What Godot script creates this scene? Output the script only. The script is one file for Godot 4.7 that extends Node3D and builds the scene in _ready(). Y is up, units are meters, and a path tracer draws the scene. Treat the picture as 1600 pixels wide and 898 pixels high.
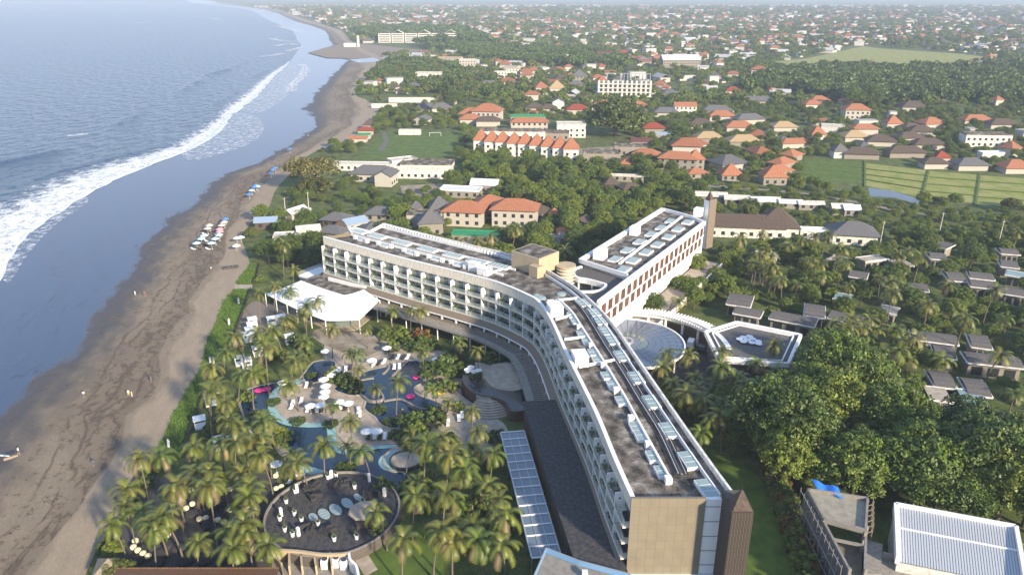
extends Node3D
# Aerial view of a beach hotel: y up, metres, camera 85 m above the ground, looking along -z; +x is to the right.

class MB:
	var v := PackedVector3Array()
	var n := PackedVector3Array()
	var uv := PackedVector2Array()
	var c := PackedColorArray()
	var col := Color(1, 1, 1)
	func tri(a: Vector3, b: Vector3, d: Vector3) -> void:
		var nn := (b - a).cross(d - a).normalized()
		v.append(a); v.append(d); v.append(b)
		for k in 3:
			n.append(nn); c.append(col)
		uv.append(Vector2(a.x, a.z)); uv.append(Vector2(d.x, d.z)); uv.append(Vector2(b.x, b.z))
	func quad(a: Vector3, b: Vector3, d: Vector3, e: Vector3) -> void:
		tri(a, b, d); tri(a, d, e)
	func quv(p: Array, t: Array, nn := Vector3.ZERO) -> void:
		var fn := nn
		if nn == Vector3.ZERO:
			fn = (p[1] - p[0]).cross(p[2] - p[0]).normalized()
		for k in [0, 2, 1, 0, 3, 2]:
			v.append(p[k]); uv.append(t[k]); n.append(fn); c.append(col)
	func vert(p: Vector3, nn: Vector3, t := Vector2.ZERO) -> void:
		v.append(p); n.append(nn); uv.append(t); c.append(col)
	func box(at: Vector3, s: Vector3, b := Basis.IDENTITY) -> void:
		var h := s * 0.5
		var q := []
		for k in 8:
			q.append(at + b * Vector3(h.x if k & 1 else -h.x, h.y if k & 2 else -h.y, h.z if k & 4 else -h.z))
		for f in [[0, 2, 3, 1], [4, 5, 7, 6], [0, 4, 6, 2], [1, 3, 7, 5], [0, 1, 5, 4], [2, 6, 7, 3]]:
			quad(q[f[0]], q[f[1]], q[f[2]], q[f[3]])
	func bar(a: Vector3, b: Vector3, w: float, h: float) -> void:
		var d := b - a
		if d.length() < 0.001: return
		var zz := d.normalized()
		var side := Vector3.UP.cross(zz)
		if side.length() < 0.01: side = Vector3.RIGHT
		side = side.normalized()
		box((a + b) * 0.5, Vector3(w, h, d.length()), Basis(side, zz.cross(side), zz))
	func prism(poly: PackedVector2Array, y0: float, y1: float, bottom := false) -> void:
		var p := poly
		if Geometry2D.is_polygon_clockwise(p):
			p = poly.duplicate(); p.reverse()
		# p is counter-clockwise in (x, z) read as (x, y); seen from above that is clockwise
		var t := Geometry2D.triangulate_polygon(p)
		for k in range(0, t.size(), 3):
			var a := p[t[k]]; var b := p[t[k + 1]]; var d := p[t[k + 2]]
			if (b - a).cross(d - a) > 0:
				var s := b; b = d; d = s
			tri(Vector3(a.x, y1, a.y), Vector3(b.x, y1, b.y), Vector3(d.x, y1, d.y))
			if bottom:
				tri(Vector3(a.x, y0, a.y), Vector3(d.x, y0, d.y), Vector3(b.x, y0, b.y))
		for k in p.size():
			var a := p[k]; var b := p[(k + 1) % p.size()]
			quad(Vector3(a.x, y0, a.y), Vector3(a.x, y1, a.y), Vector3(b.x, y1, b.y), Vector3(b.x, y0, b.y))
	func strip(pa: PackedVector2Array, pb: PackedVector2Array, y0: float, y1: float) -> void:
		# a solid band between two open paths of equal length
		for k in pa.size() - 1:
			var a := pa[k]; var b := pa[k + 1]; var d := pb[k + 1]; var e := pb[k]
			var A := Vector3(a.x, y1, a.y); var B := Vector3(b.x, y1, b.y); var D := Vector3(d.x, y1, d.y); var E := Vector3(e.x, y1, e.y)
			var dn := Vector3(0, y0 - y1, 0)
			if (B - A).cross(D - A).y < 0:
				var s := A; A = B; B = s
				s = E; E = D; D = s
			quad(A, B, D, E)
			quad(A + dn, E + dn, D + dn, B + dn)
			quad(A, A + dn, B + dn, B); quad(E, D, D + dn, E + dn)
			if k == 0 or k == pa.size() - 2:
				quad(A, E, E + dn, A + dn); quad(B, B + dn, D + dn, D)
	func tube(path: PackedVector3Array, r: PackedFloat32Array, sides := 7, cap := true) -> void:
		var rings := []
		for k in path.size():
			var d := (path[mini(k + 1, path.size() - 1)] - path[maxi(k - 1, 0)]).normalized()
			var s := d.cross(Vector3(0.13, 0.1, 0.98)).normalized()
			if absf(d.dot(Vector3(0.13, 0.1, 0.98))) > 0.95: s = d.cross(Vector3.RIGHT).normalized()
			var u := d.cross(s)
			var ring := []
			for j in sides:
				var a := TAU * j / sides
				ring.append(s * cos(a) + u * sin(a))
			rings.append(ring)
		for k in path.size() - 1:
			for j in sides:
				var i2 := (j + 1) % sides
				var q := [[k, j], [k, i2], [k + 1, i2], [k + 1, j]]
				for m in [0, 2, 1, 0, 3, 2]:
					var w: Array = q[m]
					var nn: Vector3 = rings[w[0]][w[1]]
					vert(path[w[0]] + nn * r[w[0]], nn, Vector2(float(w[1]) / sides, w[0]))
		if cap:
			var e := path.size() - 1
			for j in range(1, sides - 1):
				tri(path[e] + rings[e][0] * r[e], path[e] + rings[e][j] * r[e], path[e] + rings[e][j + 1] * r[e])
	func lathe(at: Vector3, prof: Array, sides := 16, sx := 1.0, sz := 1.0, turn := 0.0) -> void:
		# prof: [radius, height] pairs from bottom to top
		for k in prof.size() - 1:
			for j in sides:
				var a := TAU * j / sides + turn; var b := TAU * (j + 1) / sides + turn
				var p := at + Vector3(cos(a) * prof[k][0] * sx, prof[k][1], sin(a) * prof[k][0] * sz)
				var q := at + Vector3(cos(b) * prof[k][0] * sx, prof[k][1], sin(b) * prof[k][0] * sz)
				var p2 := at + Vector3(cos(a) * prof[k + 1][0] * sx, prof[k + 1][1], sin(a) * prof[k + 1][0] * sz)
				var q2 := at + Vector3(cos(b) * prof[k + 1][0] * sx, prof[k + 1][1], sin(b) * prof[k + 1][0] * sz)
				if prof[k][0] > 0.0001: tri(p, q2, q)
				if prof[k + 1][0] > 0.0001: tri(p, p2, q2)
	func hip(l: float, w: float, y0: float, h: float, ridge: float, over := 0.6) -> void:
		# hipped roof with eaves; long axis x
		var a := l * 0.5 + over; var b := w * 0.5 + over
		var r := ridge * 0.5
		var q := [Vector3(-a, y0, -b), Vector3(a, y0, -b), Vector3(a, y0, b), Vector3(-a, y0, b), Vector3(-r, y0 + h, 0), Vector3(r, y0 + h, 0)]
		quad(q[3], q[2], q[5], q[4]); quad(q[1], q[0], q[4], q[5])
		tri(q[2], q[1], q[5]); tri(q[0], q[3], q[4])
		quad(q[0] - Vector3(0, .25, 0), q[1] - Vector3(0, .25, 0), q[2] - Vector3(0, .25, 0), q[3] - Vector3(0, .25, 0))
		for k in 4:
			var s: Vector3 = q[k]; var e: Vector3 = q[(k + 1) % 4]; var dn := Vector3(0, -.25, 0)
			quad(s, e, e + dn, s + dn)
	func gable(l: float, w: float, y0: float, h: float, over := 0.5) -> void:
		var a := l * 0.5 + over; var b := w * 0.5 + over
		var dn := Vector3(0, -.22, 0)
		var q := [Vector3(-a, y0, -b), Vector3(a, y0, -b), Vector3(a, y0, b), Vector3(-a, y0, b), Vector3(-a, y0 + h, 0), Vector3(a, y0 + h, 0)]
		quad(q[3], q[2], q[5], q[4]); quad(q[1], q[0], q[4], q[5])
		quad(q[2] + dn, q[3] + dn, q[4] + dn, q[5] + dn); quad(q[0] + dn, q[1] + dn, q[5] + dn, q[4] + dn)
		for p in [[3, 2], [1, 0], [2, 5], [5, 1], [0, 4], [4, 3]]:
			quad(q[p[0]] + dn, q[p[1]] + dn, q[p[1]], q[p[0]])
	func mesh(m: Material) -> ArrayMesh:
		var arr := []
		arr.resize(Mesh.ARRAY_MAX)
		arr[Mesh.ARRAY_VERTEX] = v; arr[Mesh.ARRAY_NORMAL] = n; arr[Mesh.ARRAY_TEX_UV] = uv; arr[Mesh.ARRAY_COLOR] = c
		var am := ArrayMesh.new()
		am.add_surface_from_arrays(Mesh.PRIMITIVE_TRIANGLES, arr)
		am.surface_set_material(0, m)
		return am

var M := {}
var T := {}
var used := {}
var rng := RandomNumberGenerator.new()
var blocked: Array = []      # [polygon, box] footprints that scattered plants keep off
var discs: Array = []        # [x, z, r]

func pts(a: Array) -> PackedVector2Array:
	var p := PackedVector2Array()
	for k in range(0, a.size(), 2): p.append(Vector2(a[k], a[k + 1]))
	return p
func lin(r: float, g: float, b: float, a := 1.0) -> Color:
	var c := Color(r, g, b).linear_to_srgb()
	c.a = a
	return c
func numbered(called: String) -> String:
	if not used.has(called):
		used[called] = 0
		return called
	used[called] += 1
	return "%s_%03d" % [called, used[called]]
func tag(o: Node, label: String, category: String, group := "") -> Node:
	o.set_meta("label", label); o.set_meta("category", category)
	if group: o.set_meta("group", group)
	return o
func thing(called: String, label: String, category: String, at := Vector3.ZERO, turn := 0.0, group := "") -> Node3D:
	var o := Node3D.new()
	o.name = numbered(called); add_child(o)
	o.position = at; o.rotation.y = turn
	tag(o, label, category, group)
	return o
func obj(called: String, b: MB, m: Material, parent: Node = null) -> MeshInstance3D:
	return put(called, b.mesh(m), parent)
func put(called: String, me: Mesh, parent: Node = null, at := Vector3.ZERO, turn := 0.0) -> MeshInstance3D:
	var o := MeshInstance3D.new()
	o.mesh = me; o.position = at; o.rotation.y = turn
	if parent == null:
		o.name = numbered(called); add_child(o)
	else:
		o.name = called; parent.add_child(o, true)
	return o
func struct(called: String, b: MB, m: Material) -> MeshInstance3D:
	var o := obj(called, b, m)
	o.set_meta("kind", "structure")
	return o
func stuff(o: Node, label := "", category := "") -> void:
	o.set_meta("kind", "stuff")
	if label: tag(o, label, category)
func dup(src: Node3D, at: Vector3, turn: float, label := "", sc := Vector3.ONE, group := "") -> Node3D:
	var o: Node3D = src.duplicate()
	o.name = numbered(String(src.get_meta("kind_name", src.name))); add_child(o)
	o.position = at; o.rotation = Vector3(0, turn, 0); o.scale = sc
	if label: o.set_meta("label", label)
	if group: o.set_meta("group", group)
	return o
func many(called: String, me: Mesh, xf: Array, cols: Array = []) -> MultiMeshInstance3D:
	var mm := MultiMesh.new()
	mm.transform_format = MultiMesh.TRANSFORM_3D
	mm.use_colors = not cols.is_empty()
	mm.mesh = me; mm.instance_count = xf.size()
	for k in xf.size():
		mm.set_instance_transform(k, xf[k])
		if mm.use_colors: mm.set_instance_color(k, cols[k])
	var o := MultiMeshInstance3D.new()
	o.multimesh = mm; o.name = numbered(called); add_child(o)
	return o
# ---- paths
func offset_path(p: PackedVector2Array, d: float) -> PackedVector2Array:
	var out := PackedVector2Array()
	for k in p.size():
		var t := (p[mini(k + 1, p.size() - 1)] - p[maxi(k - 1, 0)]).normalized()
		out.append(p[k] + Vector2(-t.y, t.x) * d)
	return out
func smooth(p: PackedVector2Array, steps: int, closed := false) -> PackedVector2Array:
	var out := PackedVector2Array()
	var n := p.size()
	var last := n if closed else n - 1
	for k in last:
		var a := p[(k - 1 + n) % n] if closed else p[maxi(k - 1, 0)]
		var b := p[k]; var c := p[(k + 1) % n]
		var d := p[(k + 2) % n] if closed else p[mini(k + 2, n - 1)]
		for j in steps:
			out.append(b.cubic_interpolate(c, a, d, float(j) / steps))
	if not closed: out.append(p[n - 1])
	return out
func resample(p: PackedVector2Array, n: int) -> PackedVector2Array:
	var L := [0.0]
	for k in range(1, p.size()): L.append(L[-1] + p[k].distance_to(p[k - 1]))
	var out := PackedVector2Array()
	var j := 0
	for k in n:
		var s: float = L[-1] * k / (n - 1)
		while j < p.size() - 2 and L[j + 1] < s: j += 1
		out.append(p[j].lerp(p[j + 1], clampf((s - L[j]) / maxf(L[j + 1] - L[j], 1e-5), 0, 1)))
	return out
func path_len(p: PackedVector2Array) -> float:
	var s := 0.0
	for k in range(1, p.size()): s += p[k].distance_to(p[k - 1])
	return s
func heading(p: PackedVector2Array, q: Vector2) -> float:
	# turn about y that lays local +x along the path's direction nearest to q
	var best := 1e9; var t := Vector2.RIGHT
	for k in p.size() - 1:
		var c := Geometry2D.get_closest_point_to_segment(q, p[k], p[k + 1])
		if c.distance_to(q) < best:
			best = c.distance_to(q); t = p[k + 1] - p[k]
	return atan2(-t.y, t.x)
func v3(p: Vector2, y := 0.0) -> Vector3:
	return Vector3(p.x, y, p.y)
func block(p: PackedVector2Array, grow := 0.0) -> void:
	var q := p
	if grow > 0.0:
		var r := Geometry2D.offset_polygon(p, grow)
		if r.size() > 0: q = r[0]
	var bb := Rect2(q[0], Vector2.ZERO)
	for a in q: bb = bb.expand(a)
	blocked.append([q, bb])
func is_free(p: Vector2, r := 0.0) -> bool:
	for b in blocked:
		if b[1].grow(0.01).has_point(p) and Geometry2D.is_point_in_polygon(p, b[0]): return false
	for d in discs:
		if Vector2(d[0], d[1]).distance_squared_to(p) < (d[2] + r) * (d[2] + r): return false
	return true
# ---- computed textures: matter only (grain, stains, wear)
func noise_bytes(size: int, freq: float, seed_: int, oct := 4, kind := FastNoiseLite.TYPE_SIMPLEX_SMOOTH) -> PackedByteArray:
	var f := FastNoiseLite.new()
	f.seed = seed_; f.noise_type = kind; f.frequency = freq; f.fractal_octaves = oct
	var im := f.get_seamless_image(size, size, false, false, 0.1, true)
	im.convert(Image.FORMAT_L8)
	return im.get_data()
func tex(im: Image) -> ImageTexture:
	im.generate_mipmaps()
	return ImageTexture.create_from_image(im)
func blend_tex(size: int, seed_: int, cols: Array, coarse := 0.006, fine := 0.08, mixf := 0.35, gain := 1.6) -> ImageTexture:
	var a := noise_bytes(size, coarse, seed_, 5)
	var b := noise_bytes(size, fine, seed_ + 7, 3)
	var lut := PackedByteArray()
	for k in 256:
		var t := clampf(k / 255.0, 0, 1) * (cols.size() - 1)
		var i := mini(int(t), cols.size() - 2)
		var c: Color = cols[i].lerp(cols[i + 1], t - i)
		lut.append(c.r8); lut.append(c.g8); lut.append(c.b8)
	var d := PackedByteArray()
	d.resize(size * size * 3)
	for k in size * size:
		var t := ((a[k] - 128.0) * (1.0 - mixf) + (b[k] - 128.0) * mixf) * gain + 128.0
		var i := clampi(int(t), 0, 255) * 3
		d[k * 3] = lut[i]; d[k * 3 + 1] = lut[i + 1]; d[k * 3 + 2] = lut[i + 2]
	return tex(Image.create_from_data(size, size, false, Image.FORMAT_RGB8, d))
func bump_tex(size: int, freq: float, seed_: int, strength := 4.0, oct := 3, sx := 1.0) -> ImageTexture:
	var f := FastNoiseLite.new()
	f.seed = seed_; f.frequency = freq; f.fractal_octaves = oct
	var im := f.get_seamless_image(size, size, false, false, 0.1, true)
	if sx != 1.0:
		im.resize(int(size * sx), size); im.crop(int(size * sx), size)
	im.convert(Image.FORMAT_RGBA8)
	im.bump_map_to_normal_map(strength)
	return tex(im)
func mat(c: Color, rough := 0.85, metal := 0.0) -> StandardMaterial3D:
	var m := StandardMaterial3D.new()
	m.albedo_color = c; m.roughness = rough; m.metallic = metal
	return m
func tri_mat(t: Texture2D, scale: float, rough := 0.9, tint := Color.WHITE, world := true) -> StandardMaterial3D:
	var m := mat(tint, rough)
	m.albedo_texture = t
	m.uv1_triplanar = true
	m.uv1_world_triplanar = world
	m.uv1_scale = Vector3.ONE * scale
	return m

func make_materials() -> void:
	T.grain = blend_tex(512, 11, [Color(.72, .72, .72), Color(.9, .9, .9), Color(1, 1, 1)], 0.01, 0.12, 0.5, 1.3)
	T.soft = blend_tex(256, 12, [Color(.9, .9, .9), Color(.97, .97, .97), Color(1, 1, 1)], 0.02, 0.2, 0.4, 1.0)
	T.streak = blend_tex(512, 14, [Color(.66, .63, .58), Color(.86, .84, .80), Color(.97, .96, .94), Color(1, 1, 1)], 0.02, 0.15, 0.4, 1.4)
	T.timber = blend_tex(512, 13, [lin(.045, .037, .03), lin(.075, .062, .051), lin(.10, .084, .07), lin(.145, .124, .104)], 0.02, 0.2, 0.5, 1.6)
	T.roofdeck = blend_tex(1024, 21, [lin(.026, .021, .017), lin(.068, .057, .046), lin(.125, .107, .087), lin(.165, .145, .12), lin(.30, .28, .25)], 0.007, 0.05, 0.3, 2.0)
	T.wornwhite = blend_tex(512, 31, [lin(.40, .37, .32), lin(.62, .60, .56), lin(.72, .71, .68), lin(.78, .77, .75)], 0.012, 0.1, 0.35, 1.7)
	T.soil = blend_tex(1024, 41, [lin(.028, .046, .008), lin(.055, .082, .013), lin(.09, .115, .020), lin(.15, .135, .055)], 0.01, 0.09, 0.45, 1.8)
	T.lawn = blend_tex(512, 51, [lin(.040, .072, .006), lin(.06, .102, .009), lin(.082, .13, .012), lin(.11, .145, .022)], 0.008, 0.15, 0.5, 1.6)
	T.field = blend_tex(512, 61, [lin(.13, .165, .024), lin(.20, .225, .04), lin(.26, .25, .07), lin(.30, .265, .11)], 0.01, 0.12, 0.45, 1.8)
	T.dark = blend_tex(512, 71, [lin(.018, .018, .02), lin(.035, .034, .036), lin(.055, .053, .055), lin(.09, .087, .085)], 0.015, 0.14, 0.5, 1.8)
	T.clay = blend_tex(512, 81, [lin(.17, .062, .030), lin(.29, .11, .052), lin(.37, .15, .074), lin(.42, .19, .105)], 0.02, 0.2, 0.5, 1.7)
	T.brown = blend_tex(512, 91, [lin(.035, .025, .02), lin(.07, .05, .038), lin(.10, .07, .05), lin(.15, .11, .085)], 0.02, 0.2, 0.5, 1.7)
	T.grey = blend_tex(512, 101, [lin(.05, .05, .052), lin(.09, .09, .094), lin(.125, .12, .12), lin(.19, .185, .18)], 0.02, 0.16, 0.5, 1.7)
	T.paving = blend_tex(512, 111, [lin(.22, .175, .13), lin(.32, .265, .20), lin(.39, .33, .26), lin(.46, .395, .32)], 0.01, 0.16, 0.5, 1.5)
	T.dirt = blend_tex(512, 121, [lin(.13, .10, .07), lin(.20, .165, .12), lin(.28, .235, .18), lin(.36, .31, .25)], 0.01, 0.12, 0.45, 1.6)
	M.white = tri_mat(T.soft, 0.12, 0.6, lin(.84, .84, .83))
	M.plain_white = mat(lin(.80, .80, .79), 0.55)
	M.worn_white = tri_mat(T.wornwhite, 0.10, 0.7)
	M.fascia = tri_mat(T.streak, 0.16, 0.75, lin(.80, .76, .68))
	M.fascia.uv1_scale = Vector3(.35, .04, .35)
	M.roofdeck = tri_mat(T.roofdeck, 0.035, 0.92)
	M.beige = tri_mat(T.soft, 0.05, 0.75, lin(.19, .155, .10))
	M.cream = tri_mat(T.soft, 0.1, 0.8, lin(.46, .365, .235))
	M.taupe = tri_mat(T.soft, 0.1, 0.85, lin(.195, .155, .115))
	M.concrete = tri_mat(T.grain, 0.15, 0.85, lin(.30, .275, .24))
	M.darkstone = tri_mat(T.dark, 0.12, 0.8)
	M.timber = tri_mat(T.timber, 0.25, 0.8)
	M.darkwood = tri_mat(T.brown, 0.25, 0.75)
	M.grey_roof = tri_mat(T.grey, 0.16, 0.85)
	M.pav = tri_mat(T.paving, 0.08, 0.85)
	M.dirt = tri_mat(T.dirt, 0.03, 0.95)
	M.lawn = tri_mat(T.lawn, 0.06, 0.95)
	M.field = tri_mat(T.field, 0.02, 0.95)
	M.soil = tri_mat(T.soil, 0.018, 0.98)
	M.asphalt = tri_mat(T.dark, 0.08, 0.85, Color(1.0, 1.0, 1.0))
	M.glass = mat(lin(.15, .185, .17), 0.08)
	M.glass.metallic_specular = 0.8
	M.skyglass = mat(lin(.25, .33, .31), 0.2)
	M.skyglass.metallic_specular = 0.9
	M.balglass = mat(Color(.78, .86, .83, .20), 0.05)
	M.balglass.transparency = BaseMaterial3D.TRANSPARENCY_ALPHA
	M.brickred = tri_mat(T.grain, 0.3, 0.85, lin(.20, .07, .045))
	M.metal = mat(lin(.45, .46, .47), 0.4, 0.6)
	M.black = mat(lin(.02, .02, .022), 0.7)
	M.dark_grey = mat(lin(.055, .055, .06), 0.75)
	M.blue = mat(lin(.02, .16, .60), 0.6)
	M.pink = mat(lin(.75, .03, .22), 0.8)
	M.yellow = mat(lin(.80, .48, .04), 0.8)
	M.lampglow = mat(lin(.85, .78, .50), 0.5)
	M.cushion = tri_mat(T.grain, 0.6, 0.95, lin(.045, .043, .045))
	M.lounge_white = mat(lin(.80, .79, .76), 0.8)
	M.fabric = mat(lin(.82, .82, .80), 0.8)
	M.tent = mat(lin(.88, .88, .88), 0.7)
	M.trunk = tri_mat(T.grain, 0.8, 0.95, lin(.19, .155, .12), false)
	M.bark = tri_mat(T.grain, 0.8, 0.95, lin(.12, .09, .065), false)
	M.clay = tri_mat(T.clay, 0.11, 0.85)
	M.clay2 = tri_mat(T.clay, 0.13, 0.85, Color(.93, .80, .72))
	M.brown_roof = tri_mat(T.brown, 0.14, 0.9)
	M.thatch = tri_mat(T.grain, 0.6, 0.98, lin(.34, .28, .19))
	M.wall = tri_mat(T.soft, 0.1, 0.85, lin(.46, .425, .37))
	M.wall2 = tri_mat(T.grain, 0.2, 0.85, lin(.33, .295, .245))
	M.wall3 = tri_mat(T.wornwhite, 0.1, 0.85, lin(.9, .88, .84))
	M.window = mat(lin(.03, .035, .04), 0.15)
	M.pipe = mat(lin(.58, .57, .55), 0.55)

# ---- the shore: [z, x of the foam front, of the wet edge, of the wrack line, of the planted edge, of the foam's seaward side]
var SHORE: Array = [
		[-66.3, -99.7, -88.7, -67.5, -60.5, -133.5], [-75.7, -102.8, -91.2, -70.7, -62.8, -139.2], [-85.7, -106.1, -93.9, -74.2, -65.3, -145.3], [-94.5, -109.9, -97.0, -77.3, -67.0, -150.7],
		[-98.2, -111.5, -98.3, -77.7, -67.8, -152.9], [-103.1, -113.7, -100.1, -78.2, -68.4, -155.9], [-108.6, -116.1, -102.1, -78.7, -68.8, -159.3], [-111.8, -117.5, -103.1, -79.1, -68.6, -160.8],
		[-116.5, -119.5, -104.5, -79.4, -70.6, -163.0], [-121.6, -121.6, -106.1, -79.3, -71.8, -165.2], [-125.8, -123.4, -107.4, -79.4, -70.4, -167.2], [-131.0, -125.7, -109.0, -79.6, -71.2, -169.6],
		[-136.3, -127.9, -110.6, -81.2, -72.1, -172.0], [-142.0, -130.3, -112.1, -83.0, -73.3, -174.6], [-148.9, -133.2, -113.0, -81.6, -74.1, -177.7], [-155.7, -136.1, -113.1, -83.0, -74.8, -180.9],
		[-163.7, -139.4, -113.1, -85.7, -75.6, -184.5], [-169.6, -141.9, -112.1, -88.1, -77.2, -187.2], [-176.2, -144.7, -113.9, -88.3, -79.1, -190.2], [-182.9, -147.3, -115.6, -88.9, -80.2, -193.3],
		[-190.4, -150.2, -117.1, -90.3, -81.4, -195.6], [-198.0, -153.2, -118.9, -91.6, -83.0, -197.7], [-206.6, -156.5, -121.6, -96.4, -84.8, -200.1], [-214.3, -159.6, -122.8, -97.3, -85.5, -202.3],
		[-220.3, -161.9, -123.6, -98.0, -86.1, -203.9], [-227.2, -164.6, -125.7, -98.6, -86.1, -205.8], [-234.4, -167.9, -127.8, -99.3, -86.2, -207.5], [-244.0, -172.3, -130.8, -101.2, -90.2, -209.6],
		[-253.0, -176.4, -133.8, -103.0, -94.0, -211.5], [-261.0, -179.7, -136.5, -105.2, -97.7, -213.3], [-269.4, -182.6, -136.4, -107.6, -101.5, -215.2], [-277.6, -185.4, -136.8, -109.9, -102.3, -217.0],
		[-288.8, -186.8, -138.2, -111.3, -103.4, -219.4], [-300.9, -188.9, -139.8, -112.9, -103.2, -221.7], [-312.9, -190.9, -139.1, -114.7, -103.6, -223.9], [-325.8, -192.7, -138.3, -116.7, -106.3, -226.1],
		[-337.3, -193.5, -141.3, -118.5, -108.7, -227.1], [-349.6, -194.4, -144.4, -119.4, -110.3, -227.9], [-362.7, -195.3, -145.8, -120.3, -110.9, -228.7], [-376.8, -194.9, -147.2, -121.4, -111.6, -227.8],
		[-388.7, -193.6, -142.4, -121.6, -112.9, -225.0], [-401.4, -192.1, -137.2, -121.8, -114.2, -221.9], [-416.6, -190.2, -136.3, -121.1, -114.2, -217.9], [-433.0, -188.9, -135.4, -119.6, -112.8, -210.9],
		[-448.5, -188.0, -134.5, -118.1, -108.6, -206.6], [-460.8, -188.1, -133.8, -117.0, -104.1, -206.7], [-482.9, -190.9, -134.4, -115.7, -97.8, -209.4], [-502.0, -193.3, -134.9, -114.6, -97.4, -211.8],
		[-519.9, -196.6, -135.4, -113.5, -97.1, -213.5], [-544.8, -203.0, -141.9, -115.6, -98.8, -215.8], [-568.9, -209.1, -148.3, -117.6, -101.1, -221.0], [-602.0, -213.9, -165.5, -120.3, -104.3, -228.1],
		[-638.9, -219.3, -168.7, -131.3, -115.7, -235.0], [-680.4, -225.3, -176.3, -143.6, -136.9, -241.7], [-727.4, -234.9, -182.4, -151.6, -148.9, -249.2], [-780.9, -245.9, -189.3, -160.7, -152.5, -259.3],
		[-842.6, -258.6, -197.0, -168.7, -156.6, -270.1], [-914.4, -271.4, -205.7, -178.0, -161.2, -281.2], [-980.9, -283.4, -213.4, -189.5, -164.4, -288.2], [-1057.4, -298.6, -221.5, -202.6, -166.2, -299.6],
		[-1146.5, -317.3, -273.8, -232.8, -196.5, -317.3], [-1223.4, -333.9, -310.8, -257.1, -226.3, -333.9], [-1376.7, -367.3, -311.6, -283.8, -271.5, -367.3], [-1529.1, -414.5, -352.9, -329.6, -313.0, -414.5],
		[-1718.4, -468.9, -398.0, -379.1, -359.5, -468.9], [-1926.3, -533.0, -453.8, -436.2, -415.1, -533.0], [-2190.0, -631.8, -549.3, -531.7, -505.4, -631.8], [-2535.9, -765.5, -687.3, -667.0, -636.6, -765.5],
		[-3009.1, -936.6, -852.5, -832.1, -804.5, -936.6], [-3579.6, -1140.7, -1048.0, -1028.8, -1006.0, -1140.7], [-4413.3, -1456.6, -1368.8, -1347.8, -1319.7, -1456.6], [-5472.0, -1988.1, -1868.6, -1842.5, -1805.6, -1988.1],
		[-7192.3, -2851.8, -2680.7, -2646.4, -2595.1, -2851.8]]

func sand_textures() -> Array:
	# u runs from the foam front (0) over the wet edge (0.4) and the wrack line (0.75) to the plants (1); v along the beach
	var w := 512; var h := 1536
	var n1 := noise_bytes(512, 0.026, 201, 4)
	var n2 := noise_bytes(512, 0.11, 202, 3)
	var n3 := noise_bytes(512, 0.008, 203, 4)
	var a := PackedByteArray(); a.resize(w * h * 3)
	var r := PackedByteArray(); r.resize(w * h)
	var wet := lin(.030, .050, .095); var damp := lin(.050, .038, .028); var dry := lin(.185, .140, .088); var pale := lin(.29, .222, .148); var weed := lin(.060, .037, .018)  # wet: damp sand with the blue of mirrored sky put into its colour
	for y in h:
		var s1 := sin(y * 0.011) * 0.03 + sin(y * 0.037 + 1.0) * 0.018
		var wide := 0.10 + 0.05 * sin(y * 0.017 + 2.0)
		for x in w:
			var i := y * w + x
			var u := float(x) / w
			var p1: float = (n1[(y % 512) * 512 + x] - 128.0) / 128.0
			var p2: float = (n2[((y * 2) % 512) * 512 + (x * 2) % 512] - 128.0) / 128.0
			var p3: float = (n3[(y % 512) * 512 + x] - 128.0) / 128.0
			var e := u + p3 * 0.035 + p1 * 0.02
			var c: Color
			var k := clampf((e - 0.395) / 0.035, 0, 1)
			c = wet.lerp(damp, k)
			# edges left by earlier runs of the swash, in the wet sand
			for k5 in 3:
				var sl: float = [.13, .22, .31][k5] + p3 * .10 + sin(y * [.013, .009, .017][k5]) * .03
				if u < .37: c = c.lerp(Color(.03, .04, .06), clampf(1.0 - absf(u - sl) / .006, 0, 1) * clampf(p1 * 1.5 + .35, 0, .6))
			var k2 := smoothstep(0.43, 0.62, e + p1 * 0.03)
			c = c.lerp(dry, k2)
			c = c.lerp(pale, smoothstep(0.77, 0.82, e) * 0.7)
			# drifts of weed and twigs: strands that wander left of the wrack line
			var band := (0.755 + s1 - u) / wide
			var dens := 0.0
			if band > -0.08 and band < 1.9:
				dens = clampf(1.25 - absf(band - 0.35) * 0.95, 0, 1) * (1.0 if band > 0.02 else clampf((band + 0.08) * 12.0, 0, 1))
			var vein := 1.0 - absf(p1 * 1.3 + p3 * 0.9) * 3.6
			var lace := clampf(vein + p2 * 0.35, 0, 1) * dens
			# single tide strands, broken here and there
			for k4 in 3:
				var us: float = [0.70, 0.655, 0.60][k4] + s1 * [1.0, 1.3, .8][k4] + p3 * 0.035
				lace = maxf(lace, clampf(1.0 - absf(u - us) / 0.007, 0, 1) * clampf(p1 * 2.2 + .75, 0, 1))
			c = c.lerp(weed, clampf(lace * 0.85 + dens * (0.30 + p2 * .35 + p1 * .3), 0, 0.9))
			var f := 1.0 + p2 * 0.10 + p1 * 0.06
			a[i * 3] = clampi(int(c.r8 * f), 0, 255); a[i * 3 + 1] = clampi(int(c.g8 * f), 0, 255); a[i * 3 + 2] = clampi(int(c.b8 * f), 0, 255)
			r[i] = int(255 * clampf(lerpf(0.13 + 0.05 * p2, 0.92, smoothstep(0.0, 1.0, k * 0.55 + k2 * 0.45)), 0.05, 1))
	return [tex(Image.create_from_data(w, h, false, Image.FORMAT_RGB8, a)), tex(Image.create_from_data(w, h, false, Image.FORMAT_L8, r))]

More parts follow.
